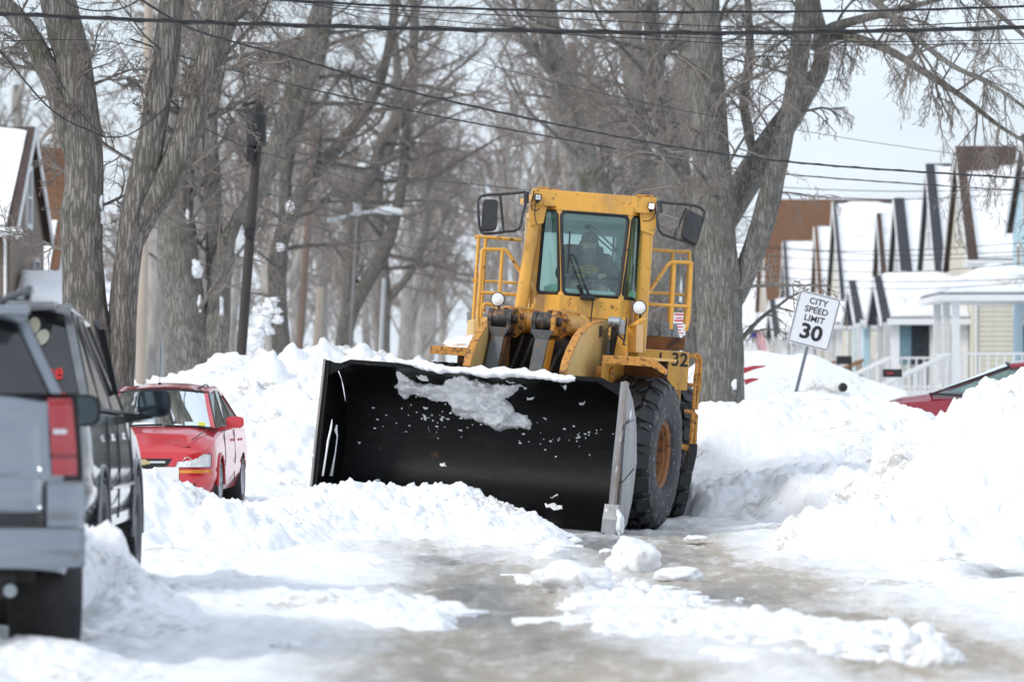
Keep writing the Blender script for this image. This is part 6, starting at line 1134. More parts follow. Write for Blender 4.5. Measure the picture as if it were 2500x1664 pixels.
def greenhouse(par, paint, gl, belt, roof, zbelt, zroof, cuts, crown=.035, roofm=None, pil=.05, seam=None, wsglass=None, bpil=None):
    """belt/roof: (y front, half width front, y rear, half width rear); cuts: fractions along the side where pillars stand"""
    B = lambda t, s: Vector((s * (belt[1] + (belt[3] - belt[1]) * t), belt[0] + (belt[2] - belt[0]) * t, zbelt(t))); T = lambda t, s: Vector((s * (roof[1] + (roof[3] - roof[1]) * t), roof[0] + (roof[2] - roof[0]) * t, zroof(t)))
    ny, nx = 14, 13; V = []
    for j in range(ny):
        t = j / (ny - 1)
        for i in range(nx):
            u = -1 + 2 * i / (nx - 1); p = T(t, 1); e = 1 - abs(u) ** 4; V.append((p.x * u, p.y + (.03 if j == 0 else -.03 if j == ny - 1 else 0) * (1 - u * u), p.z + crown * (1 - u * u) + .03 * e - .004))
    Vt = np.array(V); Vb = Vt - np.array([0, 0, .05]); Q = quads(ny, nx); mm = ny * nx
    idx = np.arange(mm).reshape(ny, nx); bd = np.concatenate([idx[0], idx[1:, -1], idx[-1, -2::-1], idx[-2:0:-1, 0]]); nb = np.roll(bd, -1)
    npmesh('roof', np.concatenate([Vt, Vb]), np.concatenate([Q, Q[:, ::-1] + mm, np.stack([bd, nb, nb + mm, bd + mm], -1)]), roofm or paint, True, par)
    for s in (-1, 1):
        MB().tube([T(t, s) + Vector((-s * .015, 0, 0)) for t in np.linspace(0, 1, 8)], .035, 8).build('roof_rail_panel', paint, par, 60)
        for k, t in enumerate(cuts):
            wdt = (.07 if k in (0, len(cuts) - 1) else pil); a, b = B(t, s), T(t, s); dy = Vector((0, wdt / 2, 0)); dx = Vector((s * .006, 0, 0)); di = Vector((-s * .05, 0, 0))
            pm_ = paint if (k in (0, len(cuts) - 1)) else (bpil or m_black)
            MB().hexa([(a - dy + di)[:], (a - dy + dx)[:], (a + dy + dx)[:], (a + dy + di)[:], (b - dy * .8 + di)[:], (b - dy * .8 + dx)[:], (b + dy * .8 + dx)[:], (b + dy * .8 + di)[:]]).build('pillar', pm_, par)
        for k in range(len(cuts) - 1):
            t0, t1 = cuts[k], cuts[k + 1]; q = [B(t0, s), B(t1, s), T(t1, s), T(t0, s)]
            MB().add([p[:] for p in q] + [(p + Vector((-s * .006, 0, 0)))[:] for p in q], [(0, 1, 2, 3), (7, 6, 5, 4), (0, 4, 5, 1), (1, 5, 6, 2), (2, 6, 7, 3), (3, 7, 4, 0)]).build('side_window', gl, par)
            MB().tube([B(t0, s) + Vector((s * .006, 0, .0)), B(t1, s) + Vector((s * .006, 0, 0))], .012, 6).build('window_trim', m_black, par)
    for t, nm, g, sgn in ((cuts[0], 'windshield', wsglass or gl, 1), (cuts[-1], 'rear_window', gl, -1)):
        b0, b1, r0, r1 = B(t, -1), B(t, 1), T(t, -1), T(t, 1); n = 9; V = []
        for j in range(5):
            for i in range(n):
                u = i / (n - 1); k = j / 4; p = b0.lerp(b1, u).lerp(r0.lerp(r1, u), k); p = p + Vector((0, sgn * .07 * (1 - (2 * u - 1) ** 2), crown * k * (1 - (2 * u - 1) ** 2))); V.append(p[:])
        npmesh(nm, V, quads(5, n), g, True, par)
        ring = [V[i] for i in range(n)] + [V[j * n + n - 1] for j in range(1, 5)] + [V[4 * n + i] for i in range(n - 2, -1, -1)] + [V[j * n] for j in range(3, 0, -1)]
        MB().tube(ring, .016, 6, closed=True).build('window_seal', m_black, par, 60)
    return B, T
lerpf = lambda pts: (lambda y: float(np.interp(y, [p[0] for p in pts], [p[1] for p in pts])))
def side_mirror(par, c, s, m, w=.22, h=.17, gl=True, glassdir=-1, dep=.12):
    rr = []
    for yy, k in ((0, .82), (.02, 1.0), (.5, .95), (.9, .7), (1.0, .35)):
        rr.append([(c[0] + k * w / 2 * math.copysign(abs(math.cos(a)) ** .55, math.cos(a)), c[1] - glassdir * yy * dep * (1), c[2] + k * h / 2 * math.copysign(abs(math.sin(a)) ** .55, math.sin(a))) for a in [2 * math.pi * (i + .5) / 20 for i in range(20)]])
    o = MB().loft(rr).hexa([(c[0] - s * (w / 2 + .10), c[1] + .02, c[2] - h * .72), (c[0] - s * (w / 2 + .10), c[1] + .1, c[2] - h * .72), (c[0] - s * .02, c[1] + .1, c[2] - h * .55), (c[0] - s * .02, c[1] + .02, c[2] - h * .55), (c[0] - s * (w / 2 + .10), c[1] + .02, c[2] - h * .35), (c[0] - s * (w / 2 + .10), c[1] + .1, c[2] - h * .35), (c[0] + s * .02, c[1] + .1, c[2] - h * .40), (c[0] + s * .02, c[1] + .02, c[2] - h * .40)]).build('side_mirror', m, par, 50)
    if gl:
        pts = [(c[0] + .42 * w * math.copysign(abs(math.cos(a)) ** .55, math.cos(a)), c[1] + glassdir * .004, c[2] + .42 * h * math.copysign(abs(math.sin(a)) ** .55, math.sin(a))) for a in [2 * math.pi * (i + .5) / 20 for i in range(20)]]
        MB().add(pts, [tuple(range(20))]).build('mirror_glass', mat('mirror_glass', (.10, .13, .15), .04, .9, var=.1), o, fix=False)
    return o
# --- silver blue utility vehicle, rear quarter in view
v1 = thing('parked_suv', 'silver blue utility vehicle at the left edge showing its red right tail lamp', 'car', (-3.60, 26.75, 0), math.radians(9), 'vehicles parked along the left kerb')
W1, L1 = 1.02, 5.18
car_shell(v1, 'body', P_silver, L1, W1, lerpf([(-2.6, .50), (-2.0, .42), (2.2, .36), (2.6, .42)]), lerpf([(-2.6, 1.36), (-1, 1.24), (1.1, 1.18), (2.6, .98)]), lerpf([(-2.6, 1.40), (1.0, 1.30), (1.3, 1.24), (2.4, 1.12), (2.6, 1.02)]), [(-1.48, .40), (1.46, .40)], .46, plan=(.5, .40, .25, .40))
greenhouse(v1, P_silver, G_tint, (1.15, .93, -2.50, .90), (.35, .71, -2.36, .70), lambda t: 1.27 + .10 * t, lambda t: 1.80 + .04 * t - .03 * t * t, (0, .30, .62, .96), crown=.05, pil=.08)
for s in (-1, 1):
    for y in (-1.48, 1.46): car_wheel(v1, s * (W1 - .155), y, .405, .33, s, M_alloy)
yb = -L1 / 2
def rear_patch(name, m, x0, x1, z0, z1, off, bul=0.0, n=(12, 8), lean=.06, par=None):
    V = []
    for j in range(n[1]):
        t = j / (n[1] - 1); z = z0 + (z1 - z0) * t
        for i in range(n[0]):
            x = (x0 + (x1 - x0) * i / (n[0] - 1)) * (1 - .03 * max(0, (z - .95) / .4) ** 1.5); k = min(1, abs(x) / W1)
            V.append((x, yb + .30 * (1 - max(0, 1 - k ** 3.4) ** .5) + lean * max(0, z - .9) - off - bul * math.sin(math.pi * t), z))
    V = np.array(V); Vb = V + np.array([0, .05, 0]); mm = len(V); idx = np.arange(mm).reshape(n[1], n[0]); bd = np.concatenate([idx[0], idx[1:, -1], idx[-1, -2::-1], idx[-2:0:-1, 0]]); nb = np.roll(bd, -1)
    return npmesh(name, np.concatenate([V, Vb]), np.concatenate([quads(n[1], n[0]), np.stack([bd, nb, nb + mm, bd + mm], -1)]), m, True, par or v1)
rear_patch('tailgate_gap', m_black, -1.005, 1.005, .72, 1.40, .012, n=(40, 8))
rear_patch('tailgate', P_silver, -.775, .775, .985, 1.375, .040, .012, (30, 8)); rear_patch('tailgate', P_silver, -.775, .775, .805, .972, .040, .01, (30, 8))
rear_patch('step_pad', m_rub, -.79, .79, .715, .785, .075, .01, (30, 6))
rear_patch('rear_bumper', P_silver, -1.012, 1.012, .50, .705, .06, .035, (44, 8), 0)
for s in (-1, 1):
    rear_patch('bumper_corner', P_silver, *((.805, 1.012) if s > 0 else (-1.012, -.805)), .71, .945, .050, .02, (14, 8))
    lp = rear_patch('tail_lamp', T_lamp, *((.835, .972) if s > 0 else (-.972, -.835)), .975, 1.375, .036, .012, (14, 8))
    rear_patch('reverse_lens', m_lens, *((.85, .925) if s > 0 else (-.925, -.85)), 1.19, 1.215, .052, .004, (8, 4), par=v1); rear_patch('lamp_band', T_dark, *((.838, .968) if s > 0 else (-.968, -.838)), 1.065, 1.085, .050, .002, (8, 3))
MB().box((0, -2.45, .60), (1.5, .14, .22), ch=.05).build('bumper_core', m_black, v1)
MB().box((0, -2.42, 1.83), (1.44, .3, .05), ch=.02).build('roof_spoiler', P_silver, v1, 40); MB().tube([(.70, .2, 1.90), (.72, .1, 1.94), (.74, -2.1, 1.95), (.72, -2.25, 1.90)], .02, 8).build('roof_rack', m_black, v1, 60); MB().tube([(-.70, .2, 1.90), (-.72, .1, 1.94), (-.74, -2.1, 1.95), (-.72, -2.25, 1.90)], .02, 8).build('roof_rack', m_black, v1, 60)
side_mirror(v1, (W1 + .17, .88, 1.30), 1, m_black, .27, .19, dep=.14); side_mirror(v1, (-W1 - .17, .88, 1.30), -1, m_black, .27, .19)
MB().box((0, -1.5, .42), (1.5, .14, .14), ch=.03).box((.3, -2.2, .42), (.7, .5, .16), ch=.05).build('rear_axle', M_grime, v1); MB().tube([(.62, -2.0, .38), (.62, -2.5, .38)], .035, 10).build('tail_pipe', m_galv, v1, 60)
# --- charcoal utility vehicle ahead of it
v2 = thing('parked_suv', 'charcoal utility vehicle with a paw print sticker and red lettering on its rear window', 'car', (-3.715, 33.22, .03), math.radians(.3), 'vehicles parked along the left kerb')
W2, L2 = .955, 5.05
car_shell(v2, 'body', P_char, L2, W2, lerpf([(-2.5, .52), (-1.9, .40), (2.0, .38), (2.5, .48)]), lerpf([(-2.5, 1.26), (1.0, 1.20), (2.5, .98)]), lerpf([(-2.5, 1.30), (.9, 1.27), (1.2, 1.22), (2.35, 1.08), (2.5, .95)]), [(-1.44, .40), (1.58, .40)], .47, plan=(.45, .25, .25, .14), bulge=.045)
B2, T2_ = greenhouse(v2, P_char, G_tint, (1.15, .885, -2.42, .925), (.25, .70, -2.18, .785), lambda t: 1.23 + .05 * t, lambda t: 1.86 + .075 * t, (0, .34, .64, .93), crown=.05, pil=.10)
for s in (-1, 1):
    for y in (-1.44, 1.58): car_wheel(v2, s * (W2 - .135), y, .40, .27, s, M_dalloy, 5, lug=(s > 0))
    MB().box((s * (W2 - .03), .1, .50), (.04, 2.3, .10), ch=.02).build('rocker_trim', P_char, v2)
    for y in (1.02, -.12, -1.0): MB().tube([(s * (W2 - .008), y, .50), (s * (W2 + .004), y, .85), (s * (W2 - .022), y + .02, 1.21)], .007, 5).build('door_gap', m_black, v2)
    for y in (.10, -.86): MB().box((s * (W2 + .012), y, 1.07), (.03, .20, .05), ch=.012).build('door_handle', m_chrome, v2)
    MB().tube([(s * (W2 + .003), 1.1, .72), (s * (W2 + .006), -.95, .72)], .018, 6).build('door_moulding', P_char, v2)
    for y in (-1.44, 1.58):
        pts = [(s * (W2 + .004), y + .485 * math.cos(a), .40 + .485 * math.sin(a)) for a in np.linspace(-.15, math.pi + .15, 20)]; MB().tube(pts, .012, 6).build('fender_flare', P_char, v2, 60)
    MB().hexa([(s * .68, -2.54, .88), (s * .82, -2.54, .88), (s * .84, -2.4, .9), (s * .7, -2.4, .88), (s * .68, -2.53, 1.22), (s * .80, -2.53, 1.22), (s * .82, -2.4, 1.22), (s * .7, -2.4, 1.22)]).build('tail_lamp', T_lamp, v2)
MB().box((0, -2.24, 1.945), (1.42, .26, .06), ch=.02).build('roof_spoiler', P_char, v2, 40); MB().box((0, -2.50, .62), (1.8, .16, .24), ch=.06).build('rear_bumper', P_char, v2, 40)
MB().hexa([(W2 - .10, .55, 1.36), (W2 - .06, .55, 1.36), (W2 - .10, -.15, 1.82), (W2 - .14, -.15, 1.82), (W2 - .10, .62, 1.40), (W2 - .055, .62, 1.40), (W2 - .16, .0, 1.885), (W2 - .20, .0, 1.885)]).build('rain_visor', m_black, v2)
side_mirror(v2, (W2 + .165, .98, 1.30), 1, m_black, .245, .205, dep=.13); side_mirror(v2, (-W2 - .165, .98, 1.30), -1, m_black, .245, .205)
# stickers on the rear window: paw print and lettering
redv = mat('red_vinyl', (.55, .02, .02), .5, var=.05); cream = mat('cream_vinyl', (.62, .60, .46), .5, var=.05)
t_ = .93; b0, b1, r0, r1 = B2(t_, -1), B2(t_, 1), T2_(t_, -1), T2_(t_, 1)
def rw(u, k): p = b0.lerp(b1, u).lerp(r0.lerp(r1, u), k); return p + Vector((0, -.07 * (1 - (2 * u - 1) ** 2) - .012, .05 * k * (1 - (2 * u - 1) ** 2)))
ang = math.atan2((r0 - b0).y, (r0 - b0).z)
RW = Matrix.Rotation(math.radians(90) - ang, 4, 'X')
paw = MB()
for du, dz, rx_, rz_, rot in ((-.085, .10, .040, .055, .3), (-.03, .155, .04, .055, .1), (.045, .135, .04, .058, -.15), (.10, .055, .042, .058, -.5), (.0, .0, .09, .075, 0)):
    paw.add([(du + rx_ * math.cos(a) * math.cos(rot) - rz_ * math.sin(a) * math.sin(rot), dz + rx_ * math.cos(a) * math.sin(rot) + rz_ * math.sin(a) * math.cos(rot), 0) for a in [2 * math.pi * i / 20 for i in range(20)]], [tuple(range(20))])
paw.build('paw_sticker', cream, v2, M=Matrix.Translation(rw(.80, .60)) @ RW)
for txt, u, k, sz in (('Submarine', .925, .355, .155), ('Ave.', .915, .20, .145), ('N.Y.', .925, .07, .13)):
    me = text_mesh(txt[-5:] if txt == 'Submarine' else txt, sz, redv, .001, .004, align='RIGHT', shear=.1, sx=.78); link('window_lettering', me, v2, M=Matrix.Translation(rw(u, k) + Vector((0, -.01, 0))) @ RW)
# --- small red hatchback facing the camera
def hatch(name, label, loc, rz, paint, gl, group, detail=True, g2=None):
    c = thing(name, label, 'car', loc, rz, group); W, L = .835, 4.15
    car_shell(c, 'body', paint, L, W, lerpf([(-2.1, .32), (-1.6, .22), (1.7, .18), (2.08, .24)]), lerpf([(-2.1, .92), (-.5, .94), (.9, .90), (1.5, .82), (1.9, .71), (2.08, .64)]), lerpf([(-2.1, 1.0), (.9, 1.0), (1.12, .98), (1.6, .88), (1.95, .74), (2.08, .66)]), [(-1.24, .30), (1.24, .30)], .335, plan=(.42, .4, .34, .2), tuck=.05, bulge=.03, crown=.03)
    Bf, Tf = greenhouse(c, paint, gl, (1.18, .76, -1.85, .74), (.22, .56, -1.42, .55), lambda t: .955 + .05 * t, lambda t: 1.375 + .065 * math.sin(math.pi * min(1, t * 1.1)) - .02 * t, (0, .36, .66, .93), crown=.045, pil=.055)
    for s in (-1, 1):
        for y in (-1.24, 1.24): car_wheel(c, s * (W - .105), y, .292, .19, s, M_alloy, 7)
        pts = [(s * (W + .004), 1.24 + .345 * math.cos(a), .30 + .345 * math.sin(a)) for a in np.linspace(-.1, math.pi + .1, 18)]; MB().tube(pts, .018, 6).build('arch_lip', paint, c, 60)
        for y in (.72, -.35): MB().tube([(s * (W - .02), y, .28), (s * (W + .002), y, .6), (s * (W - .02), y, .93)], .005, 5).build('door_gap', m_black, c)
        for y in (-.18, -1.0): MB().box((s * (W + .008), y, .80), (.025, .14, .035), ch=.01).build('door_handle', paint, c)
        def front_patch(nm, m_, xa, xb, za, zb_, off, lean, taper=0.0, n=(12, 5)):
            V = []
            for j in range(n[1]):
                t = j / (n[1] - 1)
                for i in range(n[0]):
                    u_ = i / (n[0] - 1); x = xa + (xb - xa) * u_ + taper * (1 - u_) * t; z = za + (zb_ - za) * t - .5 * lean * u_ * 0
                    q = 1 - max(0, x - W + .34) / .34; y = L / 2 - .42 + .42 * math.sqrt(max(0, 1 - q * q)) if x < W - .34 else 0
                    y = (L / 2 - .42 + .42 * math.sqrt(max(0, 1 - (1 - max(0, W - x) / .34) ** 2))) if x > W - .34 else L / 2
                    V.append((s * x, y + off - lean * max(0, z - .52), z))
            V = np.array(V); Vb = V - np.array([0, .06, 0]); mm = len(V); idx = np.arange(mm).reshape(n[1], n[0]); bd = np.concatenate([idx[0], idx[1:, -1], idx[-1, -2::-1], idx[-2:0:-1, 0]]); nb = np.roll(bd, -1)
            return npmesh(nm, np.concatenate([V, Vb]), np.concatenate([quads(n[1], n[0]), np.stack([bd, nb, nb + mm, bd + mm], -1)]), m_, True, c)
        front_patch('lamp_bezel', m_black, .375, .79, .487, .652, .004, .25, .06); hl_ = front_patch('headlamp', m_lens, .385, .785, .495, .645, .010, .25, .06)
        if detail: MB().lathe([(.045, .012), (.050, .018), (.052, .012)], 16, 'y', (s * .53, L / 2 - .01, .565)).build('lamp_bowl', m_chrome, hl_, True)
        front_patch('turn_lamp', A_lamp, .36, .795, .425, .462, .010, .1)
        side_mirror(c, (s * (W + .10), .62, 1.02), s, paint, .22, .14, gl=False, glassdir=1)
        MB().hexa([(s * .66, -2.07, .75), (s * .76, -1.98, .75), (s * .78, -1.9, .75), (s * .66, -1.95, .75), (s * .62, -2.05, .98), (s * .72, -1.96, .98), (s * .74, -1.86, .98), (s * .62, -1.9, .98)]).build('tail_lamp', T_lamp, c)
    return c, Bf, Tf, W
rc, Bf, Tf, W = hatch('parked_car', 'small bright red hatchback parked facing the camera behind the charcoal vehicle', (-4.28, 58.1, .03), math.pi - .052, P_redc, G_clear, 'vehicles parked along the left kerb')
gp = [(-.30, .50), (.30, .50), (.34, .585), (.25, .60), (-.25, .60), (-.34, .585)]; gp = [(-.20, .475), (.20, .475), (.30, .52), (.345, .595), (-.345, .595), (-.30, .52)]
MB().prism(gp, 'y', 2.0, 2.082).build('grille', m_black, rc); MB().box((0, 2.088, .555), (.54, .012, .026), ch=.004).build('grille_bar', m_chrome, rc)
MB().prism([(-.085, .530), (-.03, .530), (-.03, .520), (.04, .520), (.04, .530), (.085, .530), (.085, .562), (.045, .578), (.03, .578), (.03, .588), (-.04, .588), (-.04, .575), (-.085, .562)], 'y', 2.094, 2.106).build('emblem', mat('pale_gold_emblem', (.55, .45, .22), .35, .5), rc)
MB().prism([(-.36, .23), (.36, .23), (.40, .34), (-.40, .34)], 'y', 2.0, 2.078).build('lower_grille', m_black, rc)
for s in (-1, 1): MB().prism([(s * .40, .24), (s * .62, .27), (s * .62, .34), (s * .43, .34)], 'y', 1.85, 2.03).build('lower_vent', m_black, rc); MB().tube([(s * .72, 1.08, .985), (s * .66, 1.5, .915), (s * .55, 1.82, .815)], .006, 5).build('hood_gap', m_black, rc)
MB().tube([(-.55, 1.95, .735), (0, 2.02, .70), (.55, 1.95, .735)], .006, 5).build('hood_gap', m_black, rc)
MB().box((-.28, 2.09, .42), (.30, .01, .15), ch=.004).build('licence_plate', m_white, rc)
for s in (-1, 1):
    MB().box((s * .36, -.05, .88), (.46, .14, .62), ch=.06).box((s * .36, -.03, 1.23), (.26, .10, .20), ch=.045).build('front_seat', M_seat, rc, 40)
MB().box((0, -1.15, .86), (1.2, .16, .5), ch=.05).box((0, .72, .90), (1.35, .5, .14), ch=.05).build('rear_bench', M_seat, rc, 40); MB().box((0, .40, 1.345), (.24, .03, .07), ch=.015).tube([(0, .40, 1.36), (0, .36, 1.42)], .01, 6).build('inside_mirror', m_link, rc)
MB().tube([(-.36 + .17 * math.cos(a), .36 + .05 * math.sin(a), 1.0 + .16 * math.sin(a)) for a in np.linspace(0, 6.283, 21)[:-1]], .014, 6, closed=True).build('steering_wheel', m_rub, rc, 60)
MB().prism([(-.035, .0), (.035, .0), (.035, .05), (.055, .05), (0, .14), (-.055, .05), (-.035, .05)], 'y', .40, .43).build('hanging_ornament', mat('pink_ornament', (.50, .16, .17), .7), rc, loc=(0, 0, 1.17))
ws = lambda u, k: Bf(0, -1).lerp(Bf(0, 1), u).lerp(Tf(0, -1).lerp(Tf(0, 1), u), k) + Vector((0, .07 * (1 - (2 * u - 1) ** 2) + .006, .045 * k * (1 - (2 * u - 1) ** 2)))
def wsticker(u, k, w_, h_, m, nm):
    a, b, c_, d = ws(u, k), ws(u - w_, k), ws(u - w_, k + h_), ws(u, k + h_); e = Vector((0, .006, .002)); MB().hexa([p[:] for p in (a, b, b + e, a + e)] + [p[:] for p in (d, c_, c_ + e, d + e)]).build(nm, m, rc)
wsticker(.24, .06, .10, .10, mat('pale_sticker', (.62, .74, .72), .6), 'registration_sticker'); wsticker(.13, .05, .055, .10, mat('yellow_sticker', (.62, .58, .05), .6), 'inspection_sticker')
for a, b in (((.72, .03), (.42, .06)), ((.40, .03), (.10, .01))):
    p = [ws(a[0] + (b[0] - a[0]) * t, a[1] + (b[1] - a[1]) * t) + Vector((0, .015, .012)) for t in np.linspace(0, 1, 5)]; MB().tube(p, .011, 6).build('wiper', m_black, rc, 60)
MB().lathe([(0, .02), (.022, .015), (.018, -.01)], 10, 'z', (.05, .12, 1.487)).tube([(.05, .12, 1.49), (.045, .05, 1.95)], .0035, 5).build('antenna', m_black, rc, 60)
MB().tube([Tf(0, -1) + Vector((.13, .02, .055)), Tf(.5, -1) + Vector((.12, 0, .055)), Tf(1, -1) + Vector((.12, 0, .05))], .010, 5).build('roof_gutter', m_black, rc, 60)
for i, (x, y, z, r, sc) in enumerate(((.10, 1.14, .985, .09, (1.7, .5, .42)), (.46, 1.12, .985, .05, (2.2, .6, .4)), (-.30, 1.14, .985, .05, (1.8, .6, .35)))):
    tag(lump(Matrix.Translation((-4.28, 58.1, .03)) @ (Matrix.Rotation(math.pi - .052, 4, 'Z') @ Vector((x, y, z))), r, sc, 120 + i, 'snow_lump', flat=.4, sub=3), ('larger snow scrap at the foot of the red car windshield', 'small snow scrap left on the red car cowl', 'small snow scrap right on the red car cowl')[i], 'snow patch')
# --- snow buried white car and dark red car behind the right bank
wc, *_ = hatch('parked_car', 'white car buried under smooth snow behind the speed limit sign', (at(1900, 960, 76).x + .25, 77.5, .48), math.radians(-82), P_wcar, G_tint, 'vehicles parked off the right side')
def cover(label, M, L, W, zf, th, seed):
    x, y = np.meshgrid(np.linspace(-W, W, 46), np.linspace(-L / 2, L / 2, 90)); e = np.minimum((1 - np.abs(x) / W) * W, (1 - np.abs(y) * 2 / L) * L / 2); k = np.clip(e / .35, 0, 1) ** .45
    z = np.vectorize(zf)(y) * (.45 + .55 * k) + th * k * (1 + .25 * fbm(x * 1.2, y * 1.2, 3, seed)) - .25 * (1 - k)
    V = np.stack([x, y, z], -1).reshape(-1, 3); V = np.array([(M @ Vector(v))[:] for v in V]); return tag(npmesh('snow_cover', V, quads(*x.shape), m_snow), label, 'snow cover')
cover('smooth thick snow cover lying over the white car', Matrix.Translation(wc.location) @ Matrix.Rotation(math.radians(-82), 4, 'Z'), 4.3, 1.0, lerpf([(-2.1, .95), (-1.75, 1.05), (-1.3, 1.36), (.3, 1.38), (1.15, 1.02), (2.0, .72), (2.1, .6)]), .21, 3)
for i, (u, v, r, sc, lb) in enumerate(((2058, 945, .075, (1, .6, 1), 'black mirror tip poking out of the snow on the buried white car'),)):
    MBm = MB().sphere(at(u, v, 75.6)[:], r, 8, sc=(1.0, .7, 1.0)); o = MBm.build('side_mirror', m_black, None, True); o.parent = wc; o.matrix_parent_inverse = Matrix(); o.matrix_local = (Matrix.Translation(wc.location) @ Matrix.Rotation(math.radians(-82), 4, 'Z')).inverted()
for (p0, p1) in (((1812, 905), (1868, 893)), ((1818, 933), (1852, 925))):
    MB().tube([at(*p0, 75.8)[:], at((p0[0] + p1[0]) / 2, (p0[1] + p1[1]) / 2 - 2, 75.8)[:], at(*p1, 75.8)[:]], [.05, .035, .01], 8).build('red_stripe', T_lamp, wc, 60, M=(Matrix.Translation(wc.location) @ Matrix.Rotation(math.radians(-82), 4, 'Z')).inverted())
dr, *_ = hatch('parked_car', 'dark red car nosing out between the right hand snow heaps', (at(2140, 960, 60).x + 1.95, 61.0, .36), math.radians(82), P_dred, G_clear, 'vehicles parked off the right side')
dr.rotation_euler = (math.radians(4), 0, math.radians(82)); DRM = Matrix.Translation(dr.location) @ dr.rotation_euler.to_matrix().to_4x4()
cover('snow cake left on the roof of the dark red car', DRM @ Matrix.Translation((0, -.55, 0)), 1.7, .56, lambda y: 1.44, .10, 5)
# ------------------------------------------------------------------ sign, flag, small things
sg = thing('speed_limit_sign', 'leaning white city speed limit 30 sign on a perforated steel post', 'traffic sign', at2(1833, 895, 67.6)); sg.rotation_euler = (0, math.radians(14.2), math.radians(-3))
sgM = Matrix.Rotation(math.radians(14.2), 4, 'Y')
L_ = (at2(1870, 736, 67.6) - at2(1833, 895, 67.6)); cz = L_.length
plate = rounded([(-.305, 0, cz - .385), (.305, 0, cz - .385), (.305, 0, cz + .385), (-.305, 0, cz + .385)], .045, 6)
MB().prism([(p.x, p.z) for p in plate], 'y', -.004, .004).build('sign_plate', m_signwhite, sg)
ring = rounded([(-.287, -.0055, cz - .367), (.287, -.0055, cz - .367), (.287, -.0055, cz + .367), (-.287, -.0055, cz + .367)], .035, 6)
MB().tube([p[:] for p in ring], .0065, 4, closed=True).build('sign_border', m_signblack, sg)
for txt, z, s_, off, sx in (('CITY', .262, .125, .0022, 1.0), ('SPEED', .138, .125, .0022, 1.02), ('LIMIT', .012, .125, .0022, 1.02), ('30', -.188, .30, .010, 1.10)):
    link('sign_lettering', text_mesh(txt, s_, m_signblack, .001, off, sx=sx), sg, M=Matrix.Translation((0, -.006, cz + z)) @ Matrix.Rotation(math.radians(90), 4, 'X'))
for z in (.20, -.21): MB().lathe([(0, -.012), (.010, -.010), (.012, -.004)], 10, 'y', (.0, 0, cz + z)).build('bolt', m_galv, sg)
MB().box((-.022, .012, cz / 2 - .5), (.006, .024, cz + 1.6)).box((.022, .012, cz / 2 - .5), (.006, .024, cz + 1.6)).box((0, .026, cz / 2 - .5), (.05, .004, cz + 1.6)).build('sign_post', m_galv, sg)
hole = MB().lathe([(0, .0225), (.0065, .0225), (.0065, .0238)], 8, 'y').mesh('post_hole', m_black)
for i in range(int((cz + .2) / .0254)): link('post_hole', hole, sg, (0, 0, -.3 + i * .0254)) if -.3 + i * .0254 < cz - .39 else None
fg = thing('flag', 'small striped flag hanging beside the big right hand trunk', 'flag', at2(1741, 812, 150))
stw, srd, sbl = mat('flag_white', (.72, .70, .70), .8), mat('flag_red', (.45, .03, .05), .8), mat('flag_blue', (.03, .05, .20), .8)
MB().tube([(-.25, 0, -.5), (-.22, 0, 1.1)], .02, 8).build('flag_pole', m_white, fg)
for i in range(9):
    x0, x1 = -.22 + i * .055, -.22 + (i + 1) * .055; rr = []
    for z in np.linspace(0, 1, 9): rr.append(((x0, x1), z))
    V = []
    for (xa, xb), z in rr:
        sh_ = .28 * (1 - z); V += [(xa * (.55 + .45 * z) + sh_, .04 * math.sin(9 * xa + 3 * z), -.28 + 1.05 * z - .25 * (xa + .22)), (xb * (.55 + .45 * z) + sh_, .04 * math.sin(9 * xb + 3 * z), -.28 + 1.05 * z - .25 * (xb + .22))]
    npmesh('flag_stripe', V, quads(9, 2), srd if i % 2 else stw, True, fg)
MB().box((-.12, -.05, .62), (.2, .02, .26)).build('flag_canton', sbl, fg)
ns = thing('notice_sign', 'white notice board with red print seen behind the loader ladder railing', 'sign', (at2(1562, 745, 62).x, 62, 0))
zc = at2(1562, 745, 62).z; MB().box((0, 0, zc), (.17, .012, .30)).build('board', m_signwhite, ns); MB().box((0, .03, zc / 2), (.03, .03, zc)).build('post', m_galv, ns)
for i, (dz, w_) in enumerate(((.125, .12), (.08, .09), (.045, .12), (.0, .08), (-.04, .11), (-.08, .06), (-.12, .12))): MB().box((0, -.009, zc + dz), (w_, .004, .02 if i in (0, 2) else .012)).build('print_line', redv, ns)
mbx = thing('mailbox', 'dark box with a red mark standing before the brown porch stairs', 'mailbox', (at2(2053, 858, 104).x, 104, .9)); p = at2(2053, 858, 104)
MB().box((0, 0, p.z - .9), (.42, .25, .18), ch=.02).box((0, 0, (p.z - 1) / 2 - .2), (.06, .06, p.z - 1.0)).build('box', m_black, mbx); MB().box((-.06, -.135, p.z - .9), (.14, .012, .03)).build('red_mark', redv, mbx)
gl_ = thing('barrel_grill', 'black barrel grill standing before the far white porches', 'grill', (at2(1942, 828, 118).x, 118, .9)); p = at2(1942, 828, 118)
MB().lathe([(0, -.2), (.11, -.19), (.11, .19), (0, .2)], 14, 'x', (0, 0, p.z - .9)).tube([(-.15, 0, p.z - 1.0), (-.2, 0, 0)], .02, 6).tube([(.15, 0, p.z - 1.0), (.2, 0, 0)], .02, 6).build('barrel', m_black, gl_, 40)
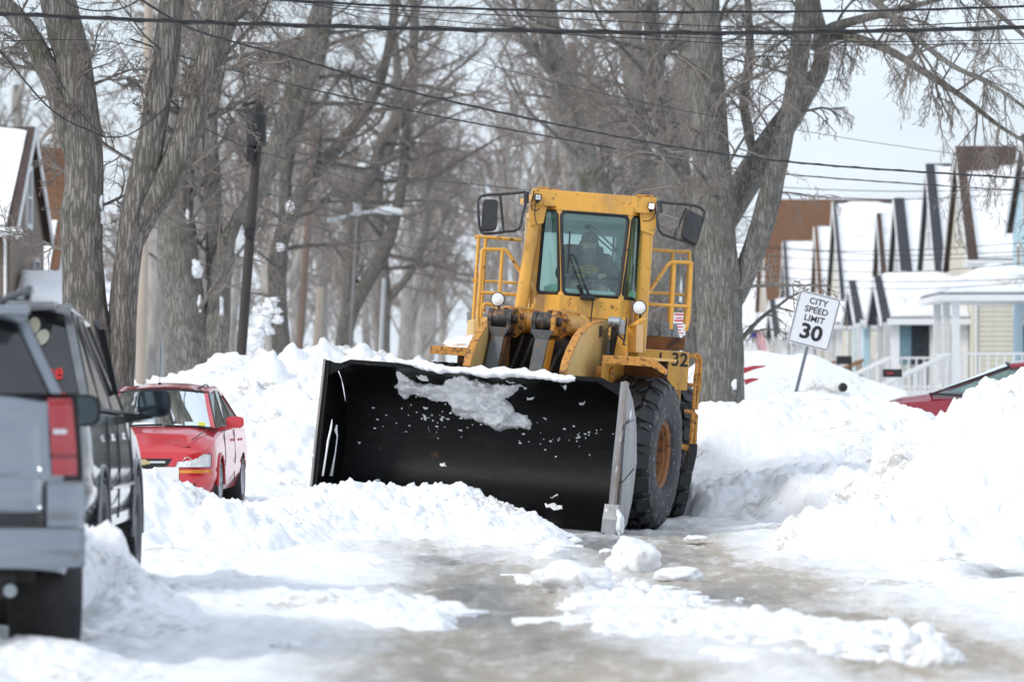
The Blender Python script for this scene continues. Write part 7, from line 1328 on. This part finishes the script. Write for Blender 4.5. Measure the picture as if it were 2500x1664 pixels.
bush = thing('snowy_bush', 'dark bush clotted with snow between the maple trunk and the grey posts', 'bush', (at2(612, 800, 90).x, 90, .2)); rg = np.random.default_rng(8); tb = TB()
for j in range(26):
    out = [[] for _ in range(3)]; grow(out, rg, (rg.normal(0, .08), rg.normal(0, .1), 0), (rg.normal(0, .45), rg.normal(0, .3), 1), rg.uniform(1.0, 2.2), .022, 0, dict(n=[6, 5, 4], wob=[.12, .2, .2], trop=[.02, -.05, -.08], tip=[.3, .4, .4], kids=[5, 4], t0=[.2, .1], ang=[(30, 60), (30, 70)], ratio=[.5, .5], rmax=[.03, .012, .007]))
    add_out(out, tb, tb, 9, (5, 4, 3))
tb.obj('stem', m_twig, bush)
for j, (u, v, r) in enumerate(((596, 712, .09), (622, 698, .10), (606, 742, .11), (585, 765, .10), (640, 735, .08), (588, 790, .12), (630, 690, .07), (612, 722, .08), (578, 800, .13), (632, 715, .09), (598, 765, .09), (618, 760, .07))):
    o = lump(at2(u, v, 89.6) - Vector(bush.location), r, (1.25, .8, .75 + .3 * (j % 3)), 90 + j, 'snow_tuft', flat=1, sub=3, ro=2.6); o.parent = bush
con = thing('conifer', 'dark green conifer peeking in at the left picture edge', 'tree', (at2(-30, 500, 122).x, 122, 0)); cb = MB(); rc_ = random.Random(2)
MB().tube([(0, 0, 0), (0, 0, 9.5)], [.16, .03], 8).build('trunk', m_hb, con)
for i in range(900):
    h = rc_.uniform(1.2, 9.3); a = rc_.uniform(0, 6.283); l = (9.6 - h) * .22 * rc_.uniform(.5, 1.1) + .15; c_, s_ = math.cos(a), math.sin(a)
    p0 = Vector((c_ * l * .3, s_ * l * .3, h)); p1 = Vector((c_ * l, s_ * l, h - .25 * l)); q = Vector((-s_, c_, 0)) * .10; cb.add([p0[:], (p0.lerp(p1, .5) + q)[:], p1[:], (p0.lerp(p1, .5) - q + Vector((0, 0, -.06)))[:]], [(0, 1, 2, 3)])
cb.build('crown', mat('conifer_needles', (.035, .05, .03), .8, var=.4), con, fix=False)
